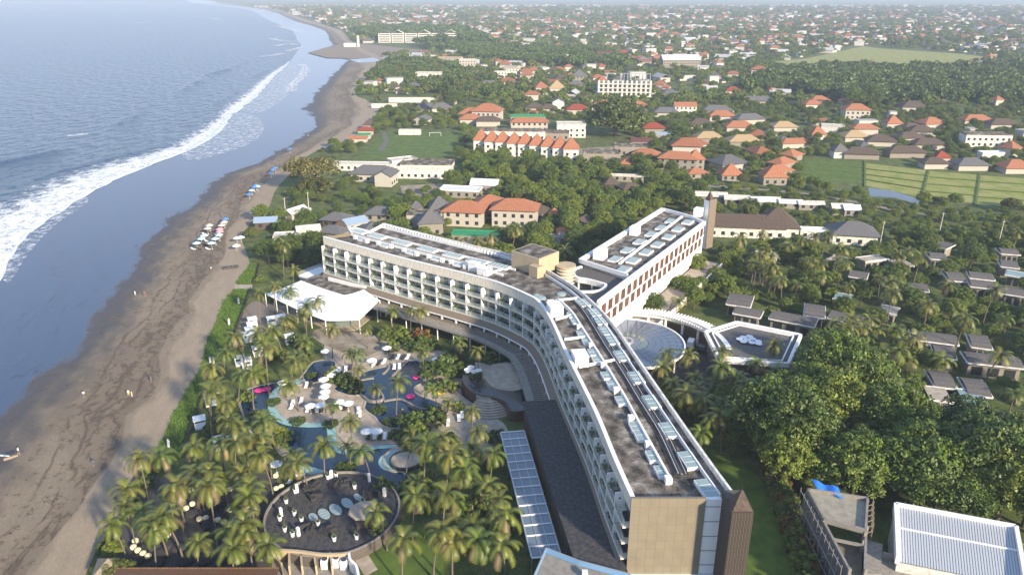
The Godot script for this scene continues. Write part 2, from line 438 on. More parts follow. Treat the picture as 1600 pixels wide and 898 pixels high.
var swell := FastNoiseLite.new()
func sea_y(z: float, e: float, foam: float) -> float:
	# height of the sea, e metres out from the foam front where the foam is that wide
	var y := -0.92
	if e < 0: return y + 0.03 * e
	if e > 2500.0: return y
	var wob := swell.get_noise_2d(z * 0.35, e * 0.2) * 26.0
	var sw := pow(maxf(0.0, sin((e + wob - 34.0) / 9.0)), 3.0) * 0.3 * clampf(1.0 - e / 300.0, 0.12, 1.0)
	if foam > 1.0:
		var far := 9.0 + swell.get_noise_2d(z * 0.3, 90.0) * 9.0
		var cr := e - foam - far
		sw = sw * 0.5 + exp(-cr * cr / 10.0) * 0.8 * clampf(0.45 + swell.get_noise_2d(z * 0.6, 300.0) * 2.4, 0, 1)
		cr = e - foam - 42.0 - far * 2.0
		sw += exp(-cr * cr / 16.0) * 1.5 * clampf(0.5 + swell.get_noise_2d(z * 0.5, 700.0) * 2.4, 0, 1)
	return y + sw

func foam_tex(seed_: int, cover: float, even := false) -> ImageTexture:
	# white water: u from the front (0) to the sea side (1); the alpha holds the lace of bubbles
	var n := 512
	var a := noise_bytes(n, 0.03, seed_, 4, FastNoiseLite.TYPE_CELLULAR)
	var b := noise_bytes(n, 0.06, seed_ + 1, 4)
	var c := noise_bytes(n, 0.01, seed_ + 2, 3)
	var d := PackedByteArray(); d.resize(n * n * 4)
	for y in n:
		for x in n:
			var i := y * n + x
			var u := float(x) / n
			var lace := 1.0 - absf(b[i] - 128.0) / 128.0 * 3.2
			var t := lace * 0.55 + (a[i] - 100.0) / 255.0 * 0.9 + (c[i] - 128.0) / 128.0 * 0.7
			if even: t += cover
			else: t += cover - 1.15 * smoothstep(0.35, 1.0, u) + 1.6 * (1.0 - smoothstep(0.0, 0.05, u))
			d[i * 4] = 250; d[i * 4 + 1] = 251; d[i * 4 + 2] = 252
			d[i * 4 + 3] = int(255 * clampf(t, 0, 1))
	return tex(Image.create_from_data(n, n, false, Image.FORMAT_RGBA8, d))

func foam_mat(seed_: int, cover: float) -> StandardMaterial3D:
	var m := mat(lin(.80, .82, .84), 0.85)
	m.albedo_texture = foam_tex(seed_, cover)
	m.transparency = BaseMaterial3D.TRANSPARENCY_ALPHA
	return m

func make_surf() -> void:
	var b := MB.new()
	var zr := []
	for k in range(2, SHORE.size()):
		if SHORE[k][1] - SHORE[k][5] < 0.5 and SHORE[k][0] < -300: break
		zr.append(SHORE[k])
	var grid := []
	var vv := 0.0
	for k in zr.size() - 1:
		var n := clampi(int(absf(zr[k + 1][0] - zr[k][0]) / 4.0), 1, 12)
		for j in n:
			var t := float(j) / n
			var z := lerpf(zr[k][0], zr[k + 1][0], t); var f := lerpf(zr[k][1], zr[k + 1][1], t); var e := lerpf(zr[k][5], zr[k + 1][5], t)
			f += swell.get_noise_2d(z * 3.0, 40.0) * 1.6; e += swell.get_noise_2d(z * 4.0, 80.0) * 5.0
			var line := []
			for i in 15:
				var s := i / 14.0
				var x := lerpf(f, e, s)
				line.append([Vector3(x, maxf(sea_y(z, (f - e) * s, f - e) + 0.16, -0.70 - 0.1 * s), z), Vector2(0.01 + s * 0.98, vv / 46.0)])
			grid.append(line)
			vv += absf(zr[k + 1][0] - zr[k][0]) / n
	for k in grid.size() - 1:
		for j in 14:
			var q := [grid[k][j], grid[k + 1][j], grid[k + 1][j + 1], grid[k][j + 1]]
			b.quv([q[0][0], q[1][0], q[2][0], q[3][0]], [q[0][1], q[1][1], q[2][1], q[3][1]], Vector3.UP)
	var o := obj("surf_foam", b, foam_mat(301, 0.85))
	stuff(o, "broad white band of foam of a wave broken along the beach", "foam")
	# spent lace left behind the breaker
	var lm := mat(lin(.74, .78, .82), 0.8)
	lm.albedo_texture = foam_tex(361, -0.12, true); lm.transparency = BaseMaterial3D.TRANSPARENCY_ALPHA
	for p in [pts([-189.32, -432.26, -196, -481.71, -205.22, -531.73, -216.69, -579.32, -206.29, -585.84, -186.61, -560.56, -168.2, -515.73, -161.03, -481.71, -159.76, -457.8, -163.71, -437.91, -169.2, -417.82, -177.14, -410.93]), pts([-216.99, -613.36, -232.66, -703.42, -265.1, -862.13, -289.53, -996.87, -280.63, -1006.06, -248.58, -920.86, -227.69, -835.4, -215.27, -763.99, -199.69, -685.23, -193.61, -620.63, -195.53, -585.84]), pts([-168.24, -232.98, -179.67, -257.62, -188.8, -282.93, -190.59, -297.31, -195.29, -330.39, -187.77, -325.89, -183.8, -308.98, -181.75, -291.77, -176.14, -269.75, -168.34, -246.43, -159.81, -224.13])]:
		var q := smooth(p, 4, true)
		var s := MB.new(); s.prism(q, -0.62, -0.6)
		for k in s.uv.size(): s.uv[k] = s.uv[k] / 26.0
		stuff(obj("foam_lace", s, lm), "thin lace of spent foam behind the breaking wave", "foam")
	# thinner white lines farther out and up the coast
	var m2 := foam_mat(331, 0.25)
	var lines := [pts([-363.01, -1130.81, -352.75, -1142.57, -348.65, -1166.81, -347.29, -1192.08]), pts([-631.17, -2163.25, -546.65, -1973.88, -497.17, -1875.16, -463.95, -1844.38]), pts([-482.48, -1583.57, -429.27, -1498.46, -406.3, -1498.46]), pts([-351.62, -1232.04, -353.15, -1274.7, -354.78, -1320.33]), pts([-270.78, -1006.06, -250.78, -953.21, -234.06, -876.13, -226.32, -835.4, -218.26, -775.06, -204.55, -717.69]), pts([-1173.96, -3722.2, -1273.48, -4124.59, -1343.16, -4444.43]), pts([-1042.29, -2806.19, -995.59, -2738.58]), pts([-1197.13, -3030.37, -1180.2, -3030.37]), pts([-1129.61, -2392.07, -1110.63, -2443.68]), pts([-285.14, -486.31, -280.24, -488.64, -279.04, -495.76]), pts([-404.8, -1352.57, -402.07, -1421.87, -378.81, -1386.37])]
	for p in lines:
		var q := smooth(p, 6)
		var s := MB.new()
		var w := 1.1 + q[0].distance_to(Vector2(0, 0)) * 0.004
		var a := offset_path(q, w); var c := offset_path(q, -w)
		for k in q.size() - 1:
			var l := k * 0.09; var l2 := (k + 1) * 0.09
			s.quv([v3(a[k], -0.5), v3(a[k + 1], -0.5), v3(c[k + 1], -0.5), v3(c[k], -0.5)], [Vector2(0.1, l), Vector2(0.1, l2), Vector2(0.6, l2), Vector2(0.6, l)], Vector3.UP)
		stuff(obj("foam_line", s, m2), "thin white line of foam on the water off the beach", "foam")

func make_shore() -> void:
	swell.seed = 5; swell.frequency = 0.012
	var b := MB.new()
	var us := [0.0, 0.2, 0.4, 0.575, 0.75, 0.9, 1.0]
	var ys := [-0.75, -0.62, -0.5, -0.3, -0.12, 0.02, 0.08]
	var rows := []
	var vv := 0.0
	for k in SHORE.size():
		var s: Array = SHORE[k]
		if k > 0: vv += Vector2(s[0] - SHORE[k - 1][0], s[4] - SHORE[k - 1][4]).length()
		var row := []
		for j in us.size():
			var u: float = us[j]
			var x: float
			if u <= 0.4: x = lerpf(s[1], s[2], u / 0.4)
			elif u <= 0.75: x = lerpf(s[2], s[3], (u - 0.4) / 0.35)
			else: x = lerpf(s[3], s[4], (u - 0.75) / 0.25)
			row.append([Vector3(x, ys[j], s[0]), Vector2(clampf(u, 0.003, 0.997), vv / 420.0)])
		rows.append(row)
	for k in rows.size() - 1:
		for j in us.size() - 1:
			var q := [rows[k][j], rows[k][j + 1], rows[k + 1][j + 1], rows[k + 1][j]]
			b.quv([q[0][0], q[1][0], q[2][0], q[3][0]], [q[0][1], q[1][1], q[2][1], q[3][1]], Vector3.UP)
	var m := mat(Color.WHITE, 1.0)
	var st := sand_textures()
	m.albedo_texture = st[0]; m.roughness_texture = st[1]
	m.metallic_specular = 0.9
	struct("beach_sand", b, m)
	# land: one sheet from the planted edge to the horizon
	var g := MB.new()
	var xs := [0.0, 3.0, 10.0, 30.0, 80.0, 200.0, 600.0, 2000.0, 6000.0, 16000.0]
	var R := SHORE.duplicate()
	R.push_front([60.0, -60.0, -60.0, -60.0, -52.0, -110.0]); R.append([-20000.0, -8500.0, -8300.0, -8250.0, -8200.0, -8500.0])
	for k in R.size() - 1:
		for j in xs.size() - 1:
			var a0: float = R[k][4] - 0.3; var a1: float = R[k + 1][4] - 0.3
			g.quad(Vector3(a0 + xs[j], 0, R[k][0]), Vector3(a0 + xs[j + 1], 0, R[k][0]), Vector3(a1 + xs[j + 1], 0, R[k + 1][0]), Vector3(a1 + xs[j], 0, R[k + 1][0]))
	struct("ground", g, M.soil)
	# sea: a sheet with swell, finer close to the shore
	var w := MB.new()
	var ds := []
	var d := -14.0
	while d < 150.0:
		ds.append(d); d += 1.5
	while d < 16000.0:
		ds.append(d); d *= 1.22
	ds.append(20000.0)
	var zr := []
	for k in R.size() - 1:
		var n := clampi(int(absf(R[k + 1][0] - R[k][0]) / 7.0), 1, 10)
		for j in n:
			zr.append([lerpf(R[k][0], R[k + 1][0], float(j) / n), lerpf(R[k][1], R[k + 1][1], float(j) / n), lerpf(R[k][5], R[k + 1][5], float(j) / n)])
	zr.append([-20000.0, -8500.0, -8500.0])
	var H := []
	for r in zr:
		var line := []
		for e in ds: line.append(Vector3(r[1] - e, sea_y(r[0], e, r[1] - r[2]), r[0]))
		H.append(line)
	for k in H.size() - 1:
		for j in ds.size() - 1:
			var q := [H[k][j + 1], H[k][j], H[k + 1][j], H[k + 1][j + 1]]
			for i in [0, 2, 1, 0, 3, 2]:
				var kk := k + (1 if i > 1 else 0); var jj := j + (1 if i == 0 or i == 3 else 0)
				var dx: Vector3 = H[kk][maxi(jj - 1, 0)] - H[kk][mini(jj + 1, ds.size() - 1)]
				var dz: Vector3 = H[mini(kk + 1, H.size() - 1)][jj] - H[maxi(kk - 1, 0)][jj]
				w.vert(q[i], dx.cross(dz).normalized() * (1.0 if dx.cross(dz).y > 0 else -1.0), Vector2(q[i].x, q[i].z))
	var wm := mat(lin(.03, .062, .105), 0.18)
	wm.metallic_specular = 0.6
	wm.normal_enabled = true
	wm.normal_texture = bump_tex(1024, 0.009, 77, 16.0, 6)
	wm.normal_scale = 0.8
	wm.uv1_triplanar = true; wm.uv1_world_triplanar = true; wm.uv1_scale = Vector3(0.013, 0.013, 0.005)
	struct("sea", w, wm)

var F := PackedVector2Array()     # seaward roof edge of the hotel, from the far tip to the near end
var E := PackedVector2Array()     # landward roof edge, the same way

func bay_meshes(w: float) -> Dictionary:
	# one balcony, local x along the front, +z outwards, y 0 at its floor; shared by all bays
	var r := {}
	var b := MB.new(); b.box(Vector3(0, -0.13, -0.95), Vector3(w, 0.26, 1.9)); r.slab = b.mesh(M.fascia)
	b = MB.new(); b.box(Vector3(-w * 0.5 + 0.1, 1.27, -0.88), Vector3(0.2, 2.5, 1.66)); r.fin = b.mesh(M.white)
	b = MB.new(); b.box(Vector3(-w * 0.5 + 0.1, 1.45, -0.8), Vector3(0.216, 0.32, 0.32)); r.dark_hole_block = b.mesh(M.dark_grey)  # dark block painted in for a small square hole through the partition
	b = MB.new(); b.box(Vector3(0.1, 0.52, -0.07), Vector3(w - 0.22, 0.98, 0.025)); r.glass = b.mesh(M.balglass)
	b = MB.new(); b.box(Vector3(0.1, 1.035, -0.07), Vector3(w - 0.22, 0.05, 0.06)); r.rail = b.mesh(M.metal)
	b = MB.new(); b.box(Vector3(0.1, 1.27, -1.76), Vector3(w - 0.22, 2.5, 0.06)); r.window = b.mesh(M.glass)
	b = MB.new()
	for k in 5: b.box(Vector3(-w * 0.5 + 0.25 + k * (w - 0.4) / 4.0, 1.27, -1.70), Vector3(0.07, 2.48, 0.07))
	b.box(Vector3(0.1, 2.46, -1.70), Vector3(w - 0.22, 0.1, 0.075))
	r.frame = b.mesh(M.metal)
	# pale drapes across part of the window, coloured to read as a lit panel
	b = MB.new(); b.box(Vector3(w * 0.28, 1.22, -1.71), Vector3(w * 0.34, 2.36, 0.03)); r.lit_look_curtain = b.mesh(mat(lin(.42, .47, .44), 0.5))
	b = MB.new()
	b.box(Vector3(0.5, 0.22, -1.1), Vector3(1.7, 0.3, 0.75)); b.box(Vector3(0.5, 0.52, -1.4), Vector3(1.7, 0.4, 0.2)); b.box(Vector3(-0.3, 0.42, -1.1), Vector3(0.2, 0.3, 0.75))
	r.sofa = b.mesh(M.cushion)
	b = MB.new()
	var rg := RandomNumberGenerator.new(); rg.seed = 3
	for k in 60:
		var p := Vector3(-1.3 + rg.randf_range(-.55, .55), 0.55 + rg.randf_range(0, .8), -0.6 + rg.randf_range(-.35, .35))
		var d := Vector3(rg.randf_range(-1, 1), rg.randf_range(-.2, 1), rg.randf_range(-1, 1)).normalized() * 0.34
		b.col = Color(1, 1, 1) * rg.randf_range(.6, 1.2)
		b.tri(p, p + d, p + d.cross(Vector3(.3, .8, .2)).normalized() * 0.2 + d * .4)
	r.plant = b.mesh(leaf_mat(lin(.085, .13, .03)))
	b = MB.new(); b.lathe(Vector3(-1.3, 0, -0.6), [[0.2, 0], [0.3, 0.55], [0.25, 0.55], [0.2, 0.45]], 8); r.pot = b.mesh(M.white)
	return r

func leaf_mat(c: Color) -> StandardMaterial3D:
	var m := mat(c, 0.6)
	m.vertex_color_use_as_albedo = true
	m.backlight = Color(c.r, c.g, c.b) * 0.35
	return m

func skylight_meshes(a: float, l: float) -> Array:
	var b := MB.new()
	b.box(Vector3(0, 0.28, 0), Vector3(l, 0.56, a))
	var c := b.mesh(M.white)
	b = MB.new()
	b.box(Vector3(0, 0.58, 0), Vector3(l - 0.3, 0.05, a - 0.3))
	var g := b.mesh(M.skyglass)
	b = MB.new()
	var n := maxi(2, int(l / 1.2))
	for k in range(1, n): b.box(Vector3(-l * .5 + l * k / n, 0.605, 0), Vector3(0.08, 0.05, a - 0.3))
	return [c, g, b.mesh(M.worn_white)]

func put_skylight(me: Array, parent: Node, at: Vector3, turn: float) -> void:
	var s := put("skylight", me[0], parent, at, turn)
	put("glass", me[1], s); put("glazing_bar", me[2], s)

func make_hotel() -> void:
	var f0 := pts([-55.99, -213.33, -45.36, -205.44, -35.42, -198.06, -25.74, -191.13, -16.69, -185.1, -9.79, -180.33, -4.81, -176.67, 0, -171.83, 3.37, -167.64, 5.57, -164.41, 7.43, -158.25, 8.7, -151.45, 9.69, -144.16, 10.58, -137.16, 12.67, -123.76, 14.41, -111.98, 15.72, -99.79, 17.03, -89.72])
	F = smooth(f0, 5)
	var e0 := pts([-40.14, -227.97, -29.06, -219.11, -18.77, -211.46, -9.1, -204.27, 0, -197.51, 8.4, -186.58, 13.65, -177.12, 16.63, -170.56, 19.91, -160.51, 22.36, -150.76, 23.86, -141.66, 25.49, -131.25, 26.93, -122.06, 29.26, -107.53, 30.88, -97.91, 32.26, -90.46])
	E = smooth(e0, 4)
	var ROOF := 16.75; var TOP := 17.7
	var floors := [6.9, 9.75, 12.6]
	var h := thing("hotel_building", "long curved white hotel with balconies and skylights on its flat grey roof", "hotel", Vector3.ZERO)
	# deck, with the stepped far end
	var deck := PackedVector2Array()
	deck.append_array(offset_path(F, -0.55))
	var er := offset_path(E, 0.3); er.reverse()
	deck.append_array(er)
	deck.append_array(pts([-43.31, -219.77, -48.56, -223.8, -50.26, -222.44, -48.36, -217.8]))
	var b := MB.new(); b.prism(deck, ROOF - 0.35, ROOF, true); obj("roof_deck", b, M.roofdeck, h)
	# fascia and parapet of the sea front
	b = MB.new(); b.strip(offset_path(F, 0.0), offset_path(F, -0.55), 15.4, TOP); obj("fascia", b, M.fascia, h)
	b = MB.new(); b.strip(offset_path(F, 0.06), offset_path(F, -0.62), TOP + 0.003, TOP + 0.12); obj("coping", b, M.white, h)
	b = MB.new(); b.strip(offset_path(E, 0.0), offset_path(E, 0.4), 13.0, TOP); obj("parapet", b, M.worn_white, h)
	b = MB.new(); b.strip(offset_path(E, 1.9), offset_path(E, 2.1), ROOF + 0.002, ROOF + 0.75); obj("upstand", b, M.white, h)
	# ribs on the wing's rear parapet
	for k in 46:
		var q := E[0].lerp(E[18], k / 46.0)
		b = MB.new(); b.box(Vector3.ZERO, Vector3(0.22, 0.92, 0.7))
		var o := put("parapet_rib", b.mesh(M.white), h, v3(q, TOP - 0.48), heading(E, q)); o.position += Vector3(-0.42, 0, 0.55)
	# stepped end walls of the far tip
	var tip := pts([-55.99, -213.33, -48.36, -217.8, -50.26, -222.44, -48.56, -223.8, -43.31, -219.77, -40.14, -227.97])
	for k in tip.size() - 1:
		b = MB.new()
		b.bar(v3(tip[k], 8.85), v3(tip[k + 1], 8.85), 0.3, 17.6)
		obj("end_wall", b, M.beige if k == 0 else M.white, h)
	# inner body of rooms
	var body := PackedVector2Array()
	body.append_array(offset_path(F, -0.95)); body.append_array(er)
	b = MB.new(); b.prism(body, 0.0, ROOF - 0.36); obj("room_block", b, M.wall2, h)
	block(body, 3.0)
	# balconies
	var N := 31
	var edge := resample(offset_path(F, 0.95), N + 1)
	var w := edge[0].distance_to(edge[1])
	var bm := bay_meshes(w - 0.02)
	rng.seed = 77
	for fl in 3:
		for k in N:
			var a := edge[k]; var c := edge[k + 1]
			var node := Node3D.new(); node.name = "balcony"; h.add_child(node, true)
			node.position = v3((a + c) * 0.5, floors[fl])
			node.rotation.y = atan2(-(c - a).y, (c - a).x)
			node.scale.x = a.distance_to(c) / w
			for part in [["slab", "slab"], ["partition", "fin"], ["dark_hole_block", "dark_hole_block"], ["balustrade", "glass"], ["handrail", "rail"], ["window", "window"], ["window_frame", "frame"], ["sofa", "sofa"]]:
				put(part[0], bm[part[1]], node)
			if rng.randf() < 0.8: put("lit_look_curtain", bm.lit_look_curtain, node)
			if rng.randf() < 0.75:
				put("plant", bm.plant, node); put("pot", bm.pot, node)
	# base: taupe wall, gallery with posts, glass-slatted canopy that follows the curve
	var n2 := 66
	var Fb := resample(F, n2)
	var last := 51
	var Fs := Fb.slice(0, last)
	b = MB.new(); 
	var s0 := offset_path(Fb, 0.9); var s1 := offset_path(Fb, 2.3)
	for k in n2 - 1:
		b.quad(v3(s0[k], 6.63), v3(s1[k], 5.42), v3(s1[k + 1], 5.42), v3(s0[k + 1], 6.63))
		b.quad(v3(s0[k + 1], 6.4), v3(s1[k + 1], 5.2), v3(s1[k], 5.2), v3(s0[k], 6.4))
	obj("sloped_base", b, M.taupe, h)
	b = MB.new(); b.strip(offset_path(Fb, 2.5), offset_path(Fb, 2.28), 5.2, 5.45); obj("base_trim", b, M.white, h)
	b = MB.new(); b.strip(offset_path(Fb, 0.4), offset_path(Fb, 0.2), 4.2, 5.6); obj("gallery_wall", b, M.brickred, h)
	for k in range(0, last, 2):
		b = MB.new(); b.box(Vector3.ZERO, Vector3(0.4, 0.96, 0.4))
		put("gallery_post", b.mesh(M.white), h, v3(offset_path(Fb, 2.25)[k], 4.71), heading(Fb, Fb[k]))
		b = MB.new(); b.box(Vector3.ZERO, Vector3(2.2, 0.3, 0.12))
		if k + 1 < last: put("gallery_rail", b.mesh(M.taupe), h, v3(offset_path(Fb, 2.2)[k + 1], 4.4), heading(Fb, Fb[k + 1]))
	b = MB.new(); b.strip(offset_path(Fs, 3.2), offset_path(Fs, -0.5), 3.95, 4.22); obj("canopy_ledge", b, M.taupe, h)
	var w0 := 5; var ws := Fb.slice(w0, last)
	b = MB.new(); b.strip(offset_path(ws, 7.0), offset_path(ws, 5.3), 3.75, 4.25); obj("canopy_edge", b, M.concrete, h)
	b = MB.new(); b.strip(offset_path(ws, 5.3), offset_path(ws, 3.2), 3.9, 3.96); obj("canopy_glass", b, mat(lin(.05, .10, .085), 0.12), h)
	var fine := resample(ws, 130)
	var o1 := offset_path(fine, 3.22); var o2 := offset_path(fine, 5.28)
	for k in fine.size():
		b = MB.new(); b.bar(v3(o1[k], 4.09), v3(o2[k], 4.09), 0.34, 0.2)
		obj("canopy_slat", b, M.concrete, h)
	var cp := resample(offset_path(ws, 6.3), 20)
	for k in cp.size():
		b = MB.new(); b.lathe(v3(cp[k]), [[0.14, 0], [0.14, 3.75]], 8); obj("canopy_column", b, M.white, h)
	b = MB.new(); b.strip(offset_path(Fs, -0.5), offset_path(Fs, -0.8), 0.0, 3.9); obj("ground_floor_wall", b, M.darkwood, h)
	block(PackedVector2Array(Array(offset_path(ws, 7.6)) + Array(er)), 0.0)
	# near end: beige screen wall, white stair panel
	b = MB.new(); b.box(Vector3(22.35, 11.2, -89.45), Vector3(10.6, 13.44, 0.36)); obj("end_screen", b, M.taupe, h)
	var pn := []
	for k in 3:
		var pb := MB.new(); pb.box(Vector3.ZERO, Vector3(1.322, 1.482, 0.16)); pn.append(pb.mesh(tri_mat(T.soft, 0.05, 0.75, lin(.232 - .003 * k, .196 - .003 * k, .138 - .002 * k))))
	for k in 72:
		put("screen_panel", pn[(k * 7 + k / 8 * 5) % 3], h, Vector3(17.0 + (k % 8 + .5) * 1.3375, 4.45 + (k / 8 + .5) * 1.5, -89.2))
	b = MB.new(); b.box(Vector3(28.9, 11.1, -89.55), Vector3(2.35, 13.2, 0.6)); obj("stair_panel", b, M.plain_white, h)
	for k in 5:
		b = MB.new(); b.box(Vector3(28.9, 6.1 + k * 2.6, -89.2), Vector3(2.36, 0.05, 0.13)); obj("panel_joint", b, M.concrete, h)
	b = MB.new(); b.box(Vector3(23.6, 4.0, -89.0), Vector3(13.0, 0.8, 1.6)); obj("end_ledge", b, M.white, h)
	b = MB.new(); b.box(Vector3(23.6, 1.75, -89.4), Vector3(13.0, 3.5, 0.8)); obj("end_base_wall", b, M.darkstone, h)
	b = MB.new(); b.box(Vector3(31.3, 8.8, -90.6), Vector3(2.4, 17.6, 0.4)); obj("rear_wall", b, M.wall2, h)
	# roof furniture: two rows of skylights, pipes, plant boxes
	var big := skylight_meshes(2.3, 4.4); var small := skylight_meshes(1.5, 2.9); var mid := skylight_meshes(2.6, 6.0)
	for q in [[16.67, -163.74], [18.65, -158.04], [19.46, -153.37], [20.11, -147.94], [20.94, -143.45], [21.94, -135.98], [23.49, -126.81], [24.83, -117.72], [26.11, -108.45], [27.63, -99.78], [28.66, -92.46]]:
		put_skylight(big, h, Vector3(q[0], ROOF, q[1]), heading(E, Vector2(q[0], q[1])))
	for q in [[13.44, -156.58], [14.03, -153.02], [14.74, -146.31], [15.51, -142.82], [16.31, -137.42], [16.86, -134], [17.89, -127.58], [18.55, -124.06], [19.42, -118.17], [20.61, -109.44], [21.04, -106.7], [22.02, -100.83], [22.68, -96.75]]:
		put_skylight(small, h, Vector3(q[0], ROOF, q[1]), heading(F, Vector2(q[0], q[1])))
	for q in [[-47.04, -220.73], [-40.38, -215.86], [-32.22, -209.37], [-23.97, -203.5], [-16.32, -198.19], [-9.54, -193.12], [-3.41, -189.52]]:
		put_skylight(mid, h, Vector3(q[0], ROOF, q[1]), heading(F, Vector2(q[0], q[1])))
	for q in [[-44.14, -212.42], [-36.69, -206.99], [-28.52, -200.67], [-20.83, -195.23], [-14.4, -190.54], [-10.12, -187.03]]:
		put_skylight(small, h, Vector3(q[0], ROOF, q[1]), heading(F, Vector2(q[0], q[1])))
	for q in [[-46.58, -214.29], [-42.49, -210.58], [-38.82, -208.77], [-34.67, -205.81], [-30.54, -202.36], [-26.53, -199.01], [-22.92, -196.83], [-18.95, -193.64], [-16.4, -192.08], [-12.39, -188.52], [-8.04, -185.56], [14.6, -149.6], [16.34, -140.38], [17.85, -131.53], [19.07, -121.65], [20.33, -111.89], [21.93, -103.88], [23.32, -94.49]]:
		b = MB.new(); b.box(Vector3(0, 0.55, 0), Vector3(1.0, 1.1, 1.0)); put("vent_box", b.mesh(M.white), h, Vector3(q[0], ROOF, q[1]), heading(F, Vector2(q[0], q[1])))
	for q in [[9.76, -158.04, 3.9, 2.3], [13.39, -133.45, 3.6, 2.2], [-7.15, -184.11, 3.2, 1.8], [-9.95, -187.03, 2.6, 2.2], [9.24, -162.18, 2.0, 1.4]]:
		b = MB.new(); b.box(Vector3(0, q[3] * 0.5, 0), Vector3(q[2], q[3], q[2] * 0.75)); b.box(Vector3(0, q[3] + 0.05, 0), Vector3(q[2] + 0.2, 0.1, q[2] * 0.75 + 0.2))
		put("plant_room", b.mesh(M.plain_white), h, Vector3(q[0], ROOF, q[1]), heading(F, Vector2(q[0], q[1])))
	# the long upstand that carries pipes, and the pipe runs
	var up := smooth(pts([10.91, -165.32, 13.55, -158.04, 15.43, -147.94, 17.81, -134.56, 20.22, -119.77, 21.78, -108.06, 23.67, -94.33]), 4)
	b = MB.new(); b.strip(offset_path(up, 0.18), offset_path(up, -0.18), ROOF + 0.002, ROOF + 0.9); obj("pipe_wall", b, M.white, h)
	var run := smooth(pts([15.45, -165.32, 17.38, -156.94, 19.84, -140.98, 21.65, -130.19, 23.42, -118.17, 24.97, -108.06, 25.79, -96.26]), 4)
	for k in 7:
		var o := offset_path(run, -0.9 + k * 0.3)
		var pv := PackedVector3Array(); var rr := PackedFloat32Array()
		for q in o:
			pv.append(v3(q, ROOF + 0.25 + 0.14 * (k % 3))); rr.append(0.06 if k % 2 else 0.09)
		b = MB.new(); b.tube(pv, rr, 6); obj("pipe", b, [M.black, M.pipe, M.black, M.pipe, M.dark_grey, M.pipe, M.black][k], h)
	b = MB.new(); b.strip(offset_path(run, 1.1), offset_path(run, -1.1), ROOF + 0.004, ROOF + 0.04); obj("pipe_trough", b, M.darkstone, h)
	var run2 := smooth(pts([-48.93, -219.41, -37.44, -210.58, -27.17, -202.93, -17.55, -195.76, -9.4, -190.03, -1.66, -183.63]), 3)
	for k in 5:
		var o := offset_path(run2, -0.6 + k * 0.32)
		var pv := PackedVector3Array(); var rr := PackedFloat32Array()
		for q in o:
			pv.append(v3(q, ROOF + 0.3)); rr.append(0.1)
		b = MB.new(); b.tube(pv, rr, 6); obj("pipe", b, M.brown_roof if k % 2 else M.pipe, h)
	b = MB.new(); b.strip(offset_path(run2, 1.2), offset_path(run2, 0.95), ROOF + 0.003, ROOF + 0.6); obj("pipe_wall", b, M.white, h)
	b = MB.new(); b.strip(offset_path(run2, -3.9), offset_path(run2, -4.1), ROOF + 0.003, ROOF + 0.6); obj("pipe_wall", b, M.white, h)
	var cross := [[-2.53, -187.03, -7.43, -182.68], [9.7, -154.07, 13.44, -156.58], [13.08, -131.26, 20.31, -134.28], [11.02, -143.76, 15.58, -145.02], [10.3, -165.32, 16.04, -166.92]]
	for q in cross:
		b = MB.new(); b.bar(Vector3(q[0], ROOF + 0.4, q[1]), Vector3(q[2], ROOF + 0.4, q[3]), 0.35, 0.5); obj("roof_beam", b, M.white, h)
	for q in [[6.58, -167.33, 1.6], [5.87, -168.97, 0.8], [11.94, -169.8, 1.2]]:
		b = MB.new(); b.lathe(Vector3(q[0], ROOF, q[1]), [[q[2], 0], [q[2], 0.25], [q[2] * .7, 0.45], [0, 0.55]], 18); obj("roof_dome", b, M.skyglass, h)
	# sun-cream lift house
	var lift := pts([-0.17, -189.52, 6.94, -182.68, 12.42, -189.02, 5.62, -195.76])
	b = MB.new(); b.prism(lift, ROOF + 0.003, 21.4); obj("lift_house", b, M.cream, h)
	b = MB.new(); b.prism(Geometry2D.offset_polygon(lift, -0.4)[0], 21.0, 21.43); obj("lift_house_roof", b, M.roofdeck, h)
	var crown := pts([9.17, -205.81, 13.41, -202.93, 13.09, -200.67, 8.9, -203.5])
	b = MB.new(); b.box(v3(lift[0].lerp(lift[1], 0.85), 18.3) + Vector3(0.4, 0, 1.2), Vector3(3.0, 3.0, 2.4), Basis(Vector3.UP, heading(F, lift[1]))); obj("lift_porch", b, M.cream, h)
	# round white stair turret with louvred openings behind the lift house
	var tc := Vector3(14.27, 16, -188.29)
	for k in 6:
		b = MB.new(); b.lathe(Vector3(tc.x, 12.0 + k * 0.95, tc.z), [[2.4, 0], [2.55, 0.08], [2.55, 0.32], [2.4, 0.4]], 20); obj("turret_ring", b, M.fascia, h)
	b = MB.new(); b.lathe(Vector3(tc.x, 0, tc.z), [[2.1, 0], [2.1, 17.4], [2.7, 17.5], [2.7, 17.9], [0, 17.9]], 20); obj("stair_turret", b, M.cream, h)
	make_towers()
	make_north_wing()
	make_podium()
	make_forecourt()

func slat_tower(called: String, label: String, at: Vector3, turn: float, sx: float, sz: float, hh: float, m: Material) -> Node3D:
	var t := thing(called, label, "tower", at, turn)
	var b := MB.new(); b.box(Vector3(0, hh * .5, 0), Vector3(sx, hh, sz)); obj("core", b, m, t)
	block(pts([at.x - 3, at.z - 3, at.x + 3, at.z - 3, at.x + 3, at.z + 3, at.x - 3, at.z + 3]))
	return t

